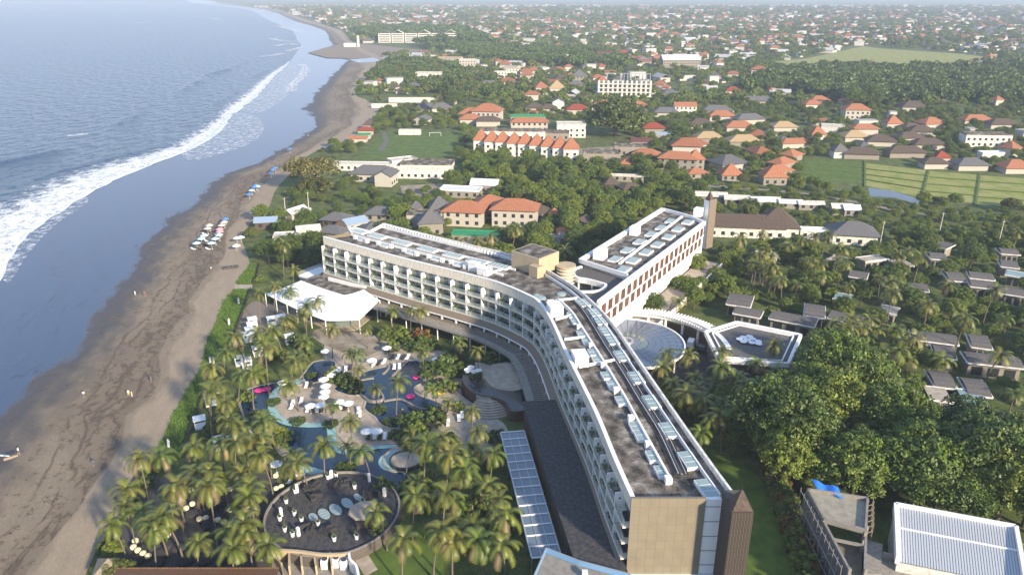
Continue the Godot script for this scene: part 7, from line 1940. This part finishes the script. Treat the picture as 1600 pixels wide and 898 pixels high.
func make_middle() -> void:
	M.greenroof = mat(lin(.02, .22, .10), .7)
	M.bluegrey = mat(lin(.24, .32, .42), .5)
	M.tanroof = tri_mat(T.grain, .2, .9, lin(.46, .33, .18))
	M.maroon = tri_mat(T.grain, .2, .9, lin(.13, .045, .05))
	M.redroof = tri_mat(T.clay, .12, .9, Color(.85, .62, .6))
	M.sheet = mat(lin(.62, .64, .66), .5)
	M.town_white = tri_mat(T.wornwhite, .1, .85, lin(.75, .73, .70))
	var RM := [M.clay, M.brown_roof, M.grey_roof, M.town_white, M.bluegrey, M.greenroof, M.tanroof, M.maroon, M.redroof, M.roofdeck, M.sheet, M.clay2]
	var RN := ["orange-tiled", "brown-tiled", "dark grey", "white", "blue-grey", "green", "tan", "maroon", "red-tiled", "weathered flat", "pale sheet-metal", "orange-tiled"]
	var KN := ["hipped", "gabled", "flat", "pyramid", "steep-gabled"]
	var WM := [M.wall, M.wall2, M.wall3, M.darkwood]
	# x, z, length, width, wall height, kind, roof, wall, turn in degrees
	var hs := [[-68.22, -284.93, 10, 7, 3, 0, 2, 3, -15], [-66.35, -268.54, 9, 6, 3, 0, 2, 1, -20], [-64.98, -274.38, 4, 4, 3, 3, 1, 3, 0], [-60.92, -279.56, 9, 6, 3, 1, 4, 0, 40], [-52.59, -293.34, 11, 7, 3, 0, 2, 1, -5], [-51.65, -272.69, 8, 6, 3, 0, 2, 1, 20], [-39.29, -300.19, 5, 5, 3, 3, 2, 1, 0], [-29.68, -298.2, 8, 8, 4, 3, 2, 0, 10], [-30.92, -274.38, 9, 8, 5, 3, 2, 1, 10], [-33.89, -284.02, 13, 7, 5, 2, 9, 0, -10], [-66.77, -361.81, 21, 10, 4, 0, 2, 0, -8], [-59.69, -352.22, 10, 8, 5, 1, 2, 0, 80], [-74.82, -384.08, 34, 6, 3, 2, 3, 2, -4], [-57.31, -390.46, 14, 8, 4, 2, 3, 2, 30], [-43.15, -382.52, 26, 12, 4, 2, 9, 2, -4], [-43.79, -364.64, 30, 2, 5, 2, 3, 2, -4], [-22.88, -330.75, 18, 8, 3, 2, 10, 1, -10], [-12.26, -338.05, 12, 7, 4, 1, 10, 1, -10], [-18.4, -287.68, 15, 10, 6, 0, 0, 0, -10], [-9.11, -298.2, 10, 9, 6, 0, 0, 0, 0], [1.26, -286.76, 17, 10, 7, 0, 0, 0, -8], [-12.82, -263.71, 18, 5, 3, 2, 5, 1, -6], [-81.64, -261.36, 9, 6, 3, 2, 3, 2, 10], [-75.18, -266.91, 8, 5, 4, 1, 3, 2, 20], [-95.11, -281.33, 8, 5, 3, 1, 4, 3, 10], [-87.74, -295.26, 9, 5, 3, 1, 10, 1, 60], [-84.65, -293.34, 7, 5, 3, 1, 3, 0, 10], [60.41, -388.84, 9, 8, 3, 0, 0, 1, 0], [73.64, -412.58, 13, 8, 3, 0, 0, 1, -20], [85.97, -387.25, 19, 9, 6, 0, 0, 1, -15], [94.21, -385.66, 8, 8, 6, 3, 0, 1, 0], [90.42, -366.07, 9, 6, 3, 0, 0, 1, 10], [106.6, -363.22, 10, 9, 3, 3, 0, 1, 0], [124.49, -354.91, 11, 9, 4, 3, 0, 1, 0], [45.85, -343.08, 6, 6, 3, 3, 1, 3, 0], [53.63, -335.58, 9, 6, 3, 0, 1, 3, 20], [54.58, -359.02, 18, 3, 2.5, 2, 3, 1, -10], [3.96, -303.21, 11, 8, 3, 0, 1, 1, -10], [10.32, -295.26, 10, 7, 3, 0, 1, 1, 15], [16.83, -291.43, 4, 4, 3, 3, 0, 1, 0], [27.1, -280.45, 7, 6, 3, 1, 1, 1, 60], [18.65, -263.71, 5, 4, 4, 1, 0, 2, 90], [16.42, -261.36, 7, 4, 2.5, 2, 3, 2, 0], [87.24, -322.59, 13, 5, 2.5, 1, 3, 1, -10], [96.87, -316.99, 10, 5, 2.5, 1, 3, 1, -10], [106.86, -313.71, 9, 5, 2.5, 1, 10, 1, -8], [110.41, -313.71, 7, 5, 2.5, 1, 3, 1, -8], [117.75, -310.49, 9, 4, 2.5, 1, 10, 1, -8], [125.61, -308.38, 10, 4, 2.5, 1, 3, 1, -6], [135.57, -301.19, 8, 5, 3, 1, 3, 1, -6], [138.67, -299.19, 6, 5, 3, 1, 10, 1, -6], [84.55, -274.38, 34, 12, 4, 1, 1, 2, -8], [99.76, -274.38, 15, 12, 4, 3, 1, 2, -10], [124.6, -264.51, 15, 11, 4, 0, 2, 2, -12], [115.79, -267.73, 18, 4, 3, 2, 10, 2, -8], [-17.54, -431.25, 8, 9, 7.5, 4, 0, 2, -3], [-11.23, -427.39, 8, 9, 7.5, 4, 0, 2, -3], [-5.05, -425.48, 8, 9, 7.5, 4, 0, 2, -3], [1.43, -421.72, 8, 9, 7.5, 4, 0, 2, -3], [7.48, -419.86, 8, 9, 7.5, 4, 0, 2, -3], [13.79, -416.19, 8, 9, 7.5, 4, 0, 2, -3], [19.99, -412.58, 8, 9, 7.5, 4, 0, 2, -3], [26.09, -409.03, 8, 9, 7.5, 4, 0, 2, -3], [31.75, -405.53, 8, 9, 7.5, 4, 0, 2, -3], [0, -455.83, 40, 8, 8, 2, 9, 2, -4], [37.21, -480.77, 18, 10, 8, 2, 3, 2, 0], [19.24, -455.83, 30, 8, 7, 2, 9, 1, -4], [48.31, -405.53, 20, 10, 5, 2, 9, 1, -4], [66.48, -423.6, 18, 8, 5, 2, 9, 1, -4]]
	var nm := 0
	for q in hs:
		var hn := house("house" if q[5] != 4 else "townhouse", "%s %s-roofed building near the hotel, %s listed going inland from the beach" % [RN[q[6]], KN[q[5]], ordinal(nm % 49)] if q[5] != 4 else "tall townhouse with steep orange roof, %s of nine in the row" % ordinal(nm - 55), Vector3(q[0], 0, q[1]), deg_to_rad(q[8]), q[2], q[3], q[4], q[5], RM[q[6]], WM[q[7]], "houses of the near quarter")
		if q[5] != 4: hn.set_meta("noun", "%s %s-roofed house" % [RN[q[6]], KN[q[5]]])
		nm += 1
	# farther traced houses
	var hs2 := [[248.4, -554.36, 17, 11, 7, 0, 0, 0, -5], [252.98, -636.04, 14, 9, 4, 0, 0, 0, 0], [237.63, -608.87, 14, 9, 4, 0, 0, 2, 5], [273.38, -628.05, 12, 8, 4, 0, 0, 0, 0], [226.68, -490.48, 16, 8, 5, 0, 0, 0, 0], [210.52, -466.85, 14, 10, 4, 0, 6, 0, 0], [209.88, -498.01, 14, 9, 5, 2, 3, 2, -20], [257.43, -516.46, 10, 9, 4, 3, 0, 0, 0], [307.56, -590.77, 18, 12, 5, 0, 1, 0, -5], [283.38, -516.46, 15, 11, 4, 0, 0, 0, 10], [261.29, -485.58, 15, 10, 4, 0, 1, 0, -10], [321.67, -530.44, 19, 10, 4, 0, 0, 0, 0], [329.34, -513.74, 18, 10, 4, 0, 1, 0, 0], [281.01, -449.44, 26, 9, 7, 2, 9, 2, -5], [220.08, -451.55, 16, 9, 4, 0, 1, 0, -10], [241.78, -462.38, 16, 9, 4, 0, 1, 0, 10], [242.6, -441.18, 18, 9, 4, 0, 1, 0, 0], [179.41, -503.15, 15, 9, 4, 0, 6, 0, 0], [190.28, -473.71, 9, 9, 4, 3, 0, 2, 0], [166.39, -445.27, 18, 7, 4, 0, 0, 0, 10], [140.07, -388.84, 12, 8, 4, 0, 0, 1, 40], [152.01, -409.03, 10, 8, 4, 0, 0, 1, 40], [132.03, -370.43, 12, 8, 4, 0, 0, 1, 30], [180.99, -416.19, 8, 7, 5, 3, 2, 2, 0], [191.88, -414.38, 18, 9, 4, 0, 1, 1, -10], [218.29, -418.02, 20, 9, 4, 0, 1, 1, 0], [219.06, -388.84, 12, 7, 4, 0, 1, 0, 0], [229.73, -402.09, 8, 6, 4, 3, 8, 0, 0], [235.85, -385.66, 15, 9, 4, 0, 2, 0, 0], [255.37, -379.43, 14, 10, 4, 0, 0, 0, 0], [262.99, -412.58, 12, 5, 4, 2, 10, 2, 0], [72.63, -594.31, 22, 12, 5, 0, 0, 0, -5], [97.34, -594.31, 14, 10, 5, 0, 0, 0, 0], [41.13, -712.74, 14, 12, 5, 3, 6, 0, 0], [68.65, -796.69, 15, 12, 6, 3, 2, 1, 0], [61.68, -749.69, 14, 9, 4, 0, 2, 1, 0], [130.44, -1070.04, 30, 16, 6, 1, 7, 1, 0], [161.9, -1140.36, 20, 12, 5, 0, 8, 1, 0], [205.26, -960.86, 46, 18, 9, 1, 10, 1, 5], [192.79, -1007.68, 22, 12, 6, 1, 0, 1, 0], [82.7, -1048.44, 28, 10, 7, 2, 3, 2, 0], [17.2, -590.77, 13, 9, 4, 0, 1, 0, 0], [27.85, -587.28, 12, 9, 4, 0, 1, 0, 0], [35.98, -601.51, 10, 9, 6, 1, 2, 2, 90], [49.01, -577.02, 16, 10, 5, 0, 8, 0, 0], [11.4, -503.15, 24, 8, 6, 0, 0, 0, 0], [10.98, -524.76, 24, 8, 6, 2, 5, 1, 0], [129.72, -577.02, 16, 9, 6, 1, 0, 2, 0], [113.43, -567.1, 18, 10, 4, 0, 2, 0, 0], [127, -513.74, 16, 10, 4, 0, 1, 0, 0], [148.88, -545.15, 18, 10, 5, 0, 0, 0, 0], [149.86, -503.15, 18, 10, 4, 0, 0, 0, 0], [164.16, -530.44, 20, 10, 5, 0, 2, 0, 10], [153.75, -577.02, 22, 10, 4, 0, 2, 1, 0], [200.12, -632.02, 26, 9, 4, 0, 2, 1, 0], [198.69, -697.95, 14, 10, 4, 0, 8, 0, 0], [182.55, -809.33, 18, 9, 5, 2, 3, 2, 0], [119.72, -462.38, 16, 10, 4, 0, 6, 1, 0], [138.07, -451.55, 18, 10, 4, 0, 6, 1, 0], [91.98, -498.01, 14, 9, 4, 0, 8, 1, 0], [94.18, -476.04, 9, 6, 3, 2, 4, 1, 0], [77.38, -453.68, 12, 6, 3, 1, 7, 1, 0], [-85.64, -802.96, 26, 12, 8, 2, 3, 2, -5], [-81.95, -1027.67, 34, 12, 6, 2, 6, 0, -10], [-53.57, -952, 20, 16, 9, 2, 3, 0, 0], [-17.39, -548.19, 20, 14, 7, 0, 0, 0, -10], [-27.75, -554.36, 20, 12, 5, 0, 0, 0, -5], [-28.84, -530.44, 14, 9, 5, 0, 0, 0, 0], [-16.17, -521.96, 16, 8, 5, 0, 1, 0, 0], [-52.39, -632.02, 14, 9, 5, 0, 0, 0, 0], [-65.34, -590.77, 16, 10, 4, 0, 2, 0, 0], [-55.03, -590.77, 16, 10, 4, 0, 2, 0, 20], [-62.12, -530.44, 12, 9, 4, 1, 2, 0, 70], [-65.63, -488.02, 14, 4, 3, 2, 3, 2, 0], [-95.06, -508.4, 8, 6, 4, 3, 1, 0, 0], [-93.94, -488.02, 9, 6, 4, 0, 8, 0, 0], [-93.59, -462.38, 10, 5, 3, 1, 0, 0, 0], [-92.55, -473.71, 8, 5, 3, 2, 5, 0, 0], [-101.12, -608.87, 20, 3, 3, 2, 3, 2, 0], [-82.19, -640.11, 40, 3, 4, 2, 3, 2, 0], [-37.66, -835.82, 14, 8, 6, 2, 9, 1, 0], [-21.43, -744.19, 18, 9, 5, 0, 2, 1, 0], [-6.85, -835.82, 24, 8, 6, 2, 3, 2, 0], [0, -871.37, 20, 7, 6, 2, 6, 2, 0]]
	nm = 0
	for q in hs2:
		var hn := house("house", "%s %s-roofed house in the quarter beyond the fields, %s of its kind" % [RN[q[6]], KN[q[5]], ordinal(nm % 49)], Vector3(q[0], 0, q[1]), deg_to_rad(q[8]), q[2], q[3], q[4] * (.78 if q[4] < 6 else 1.0), q[5], RM[q[6]], WM[q[7]], "houses of the farther quarter", q[4] > 5)
		hn.set_meta("noun", "%s %s-roofed house" % [RN[q[6]], KN[q[5]]])
		nm += 1
	# large white hotel far up the coast: blocks with gables
	var wt := thing("coast_hotel", "long white gabled hotel far up the coast beyond the river mouth", "hotel", Vector3(-169.64, 0, -1448.96), .06)
	for k in 6:
		var x := -62.0 + k * 24.0
		var b := MB.new(); b.box(Vector3(x, 8, 0), Vector3(22, 16, 18)); obj("block", b, M.wall3, wt)
		b = MB.new(); b.gable(18, 22, 0, 6); var o := obj("roof", b, M.wall3 if k % 2 else M.grey_roof, wt); o.position = Vector3(x, 16.02, 0); o.rotation.y = PI / 2
		for r in 4:
			b = MB.new(); b.box(Vector3(x, 2.6 + r * 3.7, 9.1), Vector3(19, 1.5, .3)); obj("balcony_row", b, M.window, wt)
	discs.append([wt.position.x, wt.position.z, 70.0])
	var fl := thing("white_obelisk", "slim white monument on the far sand by the river mouth", "monument", Vector3(-257.67, 0, -1326.89))
	var fb := MB.new(); fb.box(Vector3(0, 9, 0), Vector3(3.5, 18, 3)); fb.box(Vector3(-14, 3, 0), Vector3(20, 6, 8)); obj("body", fb, M.wall3, fl)
	# hotel under construction with a steel roof frame
	var ct := thing("unfinished_hotel", "white hotel under construction with open steel roof frame inland", "construction site", Vector3(97.38, 0, -671.72), -.1)
	for r in 4:
		fb = MB.new(); fb.box(Vector3(0, 1.8 + r * 3.4, 0), Vector3(46, .8, 15)); obj("floor_slab", fb, M.wall3, ct)
		for k in 12:
			fb = MB.new(); fb.box(Vector3(-22 + k * 4.0, 1.9 + r * 3.4 + 1.5, 6.8), Vector3(1.6, 2.7, .5)); obj("pier", fb, M.wall3, ct)
	fb = MB.new(); fb.box(Vector3(0, 6.5, -1), Vector3(44, 13, 11)); obj("core", fb, M.wall2, ct)
	for k in 9:
		for s in [-1, 1]:
			fb = MB.new(); fb.bar(Vector3(-4 + k * 3.2, 13.6, s * 6.5), Vector3(-4 + k * 3.2, 20.0, 0), .5, .5); obj("rafter", fb, M.metal, ct)
	fb = MB.new(); fb.bar(Vector3(-4, 20, 0), Vector3(22, 20, 0), .5, .5); obj("ridge_beam", fb, M.metal, ct)
	fb = MB.new(); fb.box(Vector3(-23.5, 6, 3), Vector3(.4, 10, 10)); obj("blue_netting", fb, M.blue, ct)
	discs.append([ct.position.x, ct.position.z, 26.0])
	# fields, pond, roads
	sheet("football_field", pts([-83.59, -408.05, -82.05, -497.11, -65.79, -504.51, -31.11, -492.29, -31.39, -429.23, -36.5, -420.16]), .02, tri_mat(T.lawn, .04, .95, Color(1, 1, 1)))
	sheet("rice_field", pts([161.37, -413.16, 190.09, -403.05, 168.73, -354.74, 140.78, -361.36]), .02, M.lawn)
	for f in [pts([189.35, -399.78, 213.37, -382.65, 182.51, -328.07, 167.1, -349.6]), pts([213.59, -381.16, 233.74, -372.44, 200.82, -318.19, 182.23, -325.83]), pts([233.88, -371.02, 261.62, -361.36, 224.14, -304.83, 201.04, -317.12]), pts([334.89, -1027.42, 409.33, -1089.21, 597.51, -1343.09, 601.46, -1280.53, 665.41, -1171.05, 675.65, -1078.41, 544.34, -980.9, 471.49, -930.2, 393.35, -963.42, 333.87, -906.7])]:
		sheet("rice_field", f, .02, M.field)
	# banks between the paddies
	var banks := [[190.81, -404.7, 165.7, -347.08], [214.03, -382.65, 180.26, -323.61], [235.21, -373.87, 199.28, -315.01], [155.95, -398.17, 183.85, -388.72], [150.77, -385.66, 178, -375.3], [146.2, -373.87, 173.11, -364.07], [183.17, -385.66, 206.36, -369.61], [177.39, -372.44, 198.49, -356.05], [172.55, -361.36, 190.81, -342.15], [206.2, -366.82, 225.51, -358.69], [197.72, -352.15, 217.11, -344.6], [189.85, -338.52, 208.34, -330.34], [225.98, -357.36, 252.99, -348.34], [216.59, -342.15, 242.58, -332.64], [207.61, -328.07, 233, -318.19]]
	for q in banks:
		var b := MB.new(); b.bar(Vector3(q[0], .15, q[1]), Vector3(q[2], .15, q[3]), .9, .5); struct("field_bank", b, M.lawn)
	var pond := mat(lin(.05, .07, .09), .06)
	sheet("field_pond", pts([166.66, -345.84, 175.15, -339.72, 180.25, -324.71, 175.34, -316.06, 170.57, -326.94, 160.7, -330.34]), .035, pond)
	sheet("river", pts([-221.62, -1067.83, -199.35, -1089.21, -167.61, -1146.47, -128.33, -1171.05, -118.1, -1100.21, -154.96, -1057.44, -199.11, -1017.78]), .03, mat(lin(.12, .17, .24), .15))
	sheet("river_sand", pts([-310.66, -1196.67, -304.19, -1343.09, -298.34, -1448.96, -217.28, -1343.09, -141.95, -1251.33, -125.48, -1171.05, -167.61, -1146.47, -212.64, -1089.21, -259.45, -1100.21]), .025, mat(lin(.22, .17, .125), .9))
	sheet("dirt_yard", pts([-52.88, -349.6, -29.09, -354.74, -26.07, -342.15, -39.92, -328.07, -49.99, -334.97]), .03, M.dirt)
	sheet("dirt_yard", pts([-20.68, -418.39, 36.57, -408.05, 72.43, -425.56, 76.69, -452.54, 39.27, -440.6, -21.87, -444.51]), .025, M.dirt)
	sheet("dirt_track", pts([73.01, -352.15, 96.06, -347.08, 130.78, -334.97, 147.46, -319.26, 160.1, -304.83, 179.44, -291.54, 161.99, -308.83, 148.82, -322.51, 131.62, -337.33, 97.02, -350.87, 73.74, -356.05]), .03, M.dirt)
	sheet("sand_lane", pts([-73.89, -434.84, -75.92, -465.11, -83.27, -499.55, -85.37, -499.55, -78.67, -465.11, -77.27, -432.96]), .03, mat(lin(.12, .11, .10), .9))
	sheet("beach_meadow", pts([-141.95, -680.43, -150.88, -737.52, -150.98, -816.86, -128.53, -780.94, -98.66, -747.93, -66.04, -727.38, -65.59, -689.35, -115.51, -698.49]), .02, M.lawn)
	# goal frames
	for k in 1:
		var g := thing("goal", "white football goal on the green field", "goal", Vector3(-48.67, 0, -480.61), .1)
		var b := MB.new(); b.bar(Vector3(-3.6, 2.4, 0), Vector3(3.6, 2.4, 0), .14, .14); obj("crossbar", b, M.plain_white, g)
		for s in [-1, 1]:
			b = MB.new(); b.box(Vector3(s * 3.6, 1.2, 0), Vector3(.14, 2.4, .14)); obj("post", b, M.plain_white, g)

func town_house_mesh(l: float, w: float, h: float, kind: int, roof: Color, wall: Color) -> ArrayMesh:
	var b := MB.new()
	b.col = wall; b.box(Vector3(0, h * .5, 0), Vector3(l, h, w))
	b.col = roof
	match kind:
		0: b.hip(l, w, h + .01, w * .34, maxf(l - w, .3), 1.1)
		1: b.gable(l, w, h + .01, w * .32, .9)
		2: b.box(Vector3(0, h + .2, 0), Vector3(l + .3, .4, w + .3))
		3: b.hip(l, w, h + .01, w * .5, .2)
	var m := mat(Color.WHITE, .85); m.vertex_color_use_as_albedo = true
	return b.mesh(m)

func make_far() -> void:
	# the town up to the haze: kinds of house, nearest ones singly
	var kinds := [[12, 9, 3, 0, Color(0.234, 0.090, 0.043), Color(0.406, 0.374, 0.328), "orange hipped"], [14, 9, 3.2, 0, Color(0.078, 0.055, 0.039), Color(0.468, 0.437, 0.390), "brown hipped"], [11, 9, 6, 3, Color(0.257, 0.105, 0.051), Color(0.437, 0.413, 0.367), "orange pyramid"], [16, 9, 7, 2, Color(0.328, 0.312, 0.289), Color(0.484, 0.468, 0.437), "pale flat"], [15, 8, 3, 1, Color(0.195, 0.082, 0.047), Color(0.359, 0.328, 0.281), "clay gabled"], [13, 10, 3.4, 0, Color(0.094, 0.094, 0.098), Color(0.390, 0.374, 0.343), "grey hipped"], [10, 8, 8, 2, Color(0.281, 0.265, 0.242), Color(0.515, 0.499, 0.468), "tall pale flat"], [18, 10, 4, 1, Color(0.390, 0.390, 0.390), Color(0.429, 0.406, 0.367), "sheet-metal gabled"], [13, 9, 7, 0, Color(0.265, 0.101, 0.048), Color(0.468, 0.437, 0.390), "two-storey orange hipped"]]
	var meshes := []
	for k in kinds: meshes.append(town_house_mesh(k[0], k[1], k[2], k[3], k[4], k[5]))
	var nz := FastNoiseLite.new(); nz.seed = 31; nz.frequency = .0045
	rng.seed = 1717
	var all := []
	for band in [[-330.0, -700.0, 21.0], [-700.0, -1400.0, 23.0], [-1400.0, -2600.0, 26.0], [-2600.0, -5200.0, 40.0]]:
		var z: float = band[0]; var c: float = band[2]
		while z > band[1]:
			var x := maxf(shore_x(z) + 14.0, -(-z * .745 + 14.0))
			while x < -z * .745 + 14.0:
				var p := Vector2(x + rng.randf_range(-.4, .4) * c, z + rng.randf_range(-.4, .4) * c)
				x += c
				var share := (.5 if p.y < -700 else .26) + nz.get_noise_2d(p.x, p.y) * .8
				if p.y < -1400: share = .78 + nz.get_noise_2d(p.x * .6, p.y * .6) * .9
				if rng.randf() > share or p.x < shore_x(p.y) + 12.0: continue
				var s := rng.randf_range(.5, 1.15)
				if p.y < -2600: s *= 1.7
				elif p.y < -1400: s *= 1.25
				if not is_free(p, 6.0 * s): continue
				var wood := false
				for w in wood_polys:
					if Geometry2D.is_point_in_polygon(p, w): wood = true
				if wood: continue
				var k: int = [0, 1, 1, 2, 3, 4, 4, 5, 5, 5, 6, 7, 8, 1][rng.randi() % 14]
				if p.y < -900 and rng.randf() < .3: k = [3, 6, 8, 7][rng.randi() % 4]
				all.append([p, k, s, rng.randf_range(-.5, .5) + (PI / 2 if rng.randf() < .4 else 0.0)])
				if p.y > -1400: discs.append([p.x, p.y, 6.0 * s])
			z -= c
	all.sort_custom(func(a, b): return a[2] / -a[0].y > b[2] / -b[0].y)
	var n1 := mini(200, all.size())
	for k in n1:
		var t: Array = all[k]; var kk: Array = kinds[t[1]]
		var o := put("town_house", meshes[t[1]], null, v3(t[0]), t[3])
		o.scale = Vector3.ONE * t[2]
		tag(o, "%s-roofed house among trees in the town inland" % kk[6], "house", "%s houses of the town" % kk[6]); o.set_meta("noun", "small %s-roofed town house" % kk[6])
	var lots := {}
	for t in all.slice(n1):
		if not lots.has(t[1]): lots[t[1]] = []
		lots[t[1]].append(Transform3D(Basis(Vector3.UP, t[3]).scaled(Vector3.ONE * t[2]), v3(t[0])))
	for k in lots:
		stuff(many("distant_houses", meshes[k], lots[k]), "countless small houses of the town reaching into the haze", "houses")
	print("houses ", all.size())

func _ready() -> void:
	rng.seed = 20240
	var cam := Camera3D.new()
	cam.position = Vector3(0, 85, 0)
	cam.rotation_degrees = Vector3(-21.3395, 0, 0)
	cam.fov = 41.6645
	cam.near = 0.5; cam.far = 40000.0
	add_child(cam)
	var env := Environment.new()
	env.background_mode = Environment.BG_SKY
	var sky := Sky.new()
	var sm := ProceduralSkyMaterial.new()
	sm.sky_top_color = lin(.14, .215, .37)
	sm.sky_horizon_color = lin(.40, .48, .60)
	sm.sky_curve = 0.22
	sm.ground_horizon_color = lin(.40, .48, .60)
	sm.ground_bottom_color = lin(.2, .22, .22)
	sm.sun_angle_max = 1.0
	sky.sky_material = sm
	env.sky = sky
	env.tonemap_mode = Environment.TONE_MAPPER_LINEAR
	env.tonemap_exposure = 2.45
	env.sdfgi_enabled = true; env.ssao_enabled = true; env.ssil_enabled = true
	env.fog_enabled = true
	env.fog_density = 0.00017
	env.fog_light_color = lin(.62, .72, .86)
	var we := WorldEnvironment.new()
	we.environment = env
	add_child(we)
	var sun := DirectionalLight3D.new()
	sun.light_color = Color(1.0, .935, .83)
	sun.light_energy = 1.2
	sun.light_angular_distance = 3.0
	sun.shadow_enabled = true
	sun.position = Vector3(60, 60, 60)
	add_child(sun)
	var az := deg_to_rad(38.0); var el := deg_to_rad(22.0)   # sun behind the camera to the right
	sun.look_at(sun.position - Vector3(sin(az) * cos(el), sin(el), cos(az) * cos(el)))
	name_landmarks()
	make_materials()
	make_shore()
	make_surf()
	make_plant_protos()
	make_hotel()
	make_grounds()
	make_villas()
	make_middle()
	make_plants()
	plan_woods()
	make_far()
	make_woods()
	relabel()
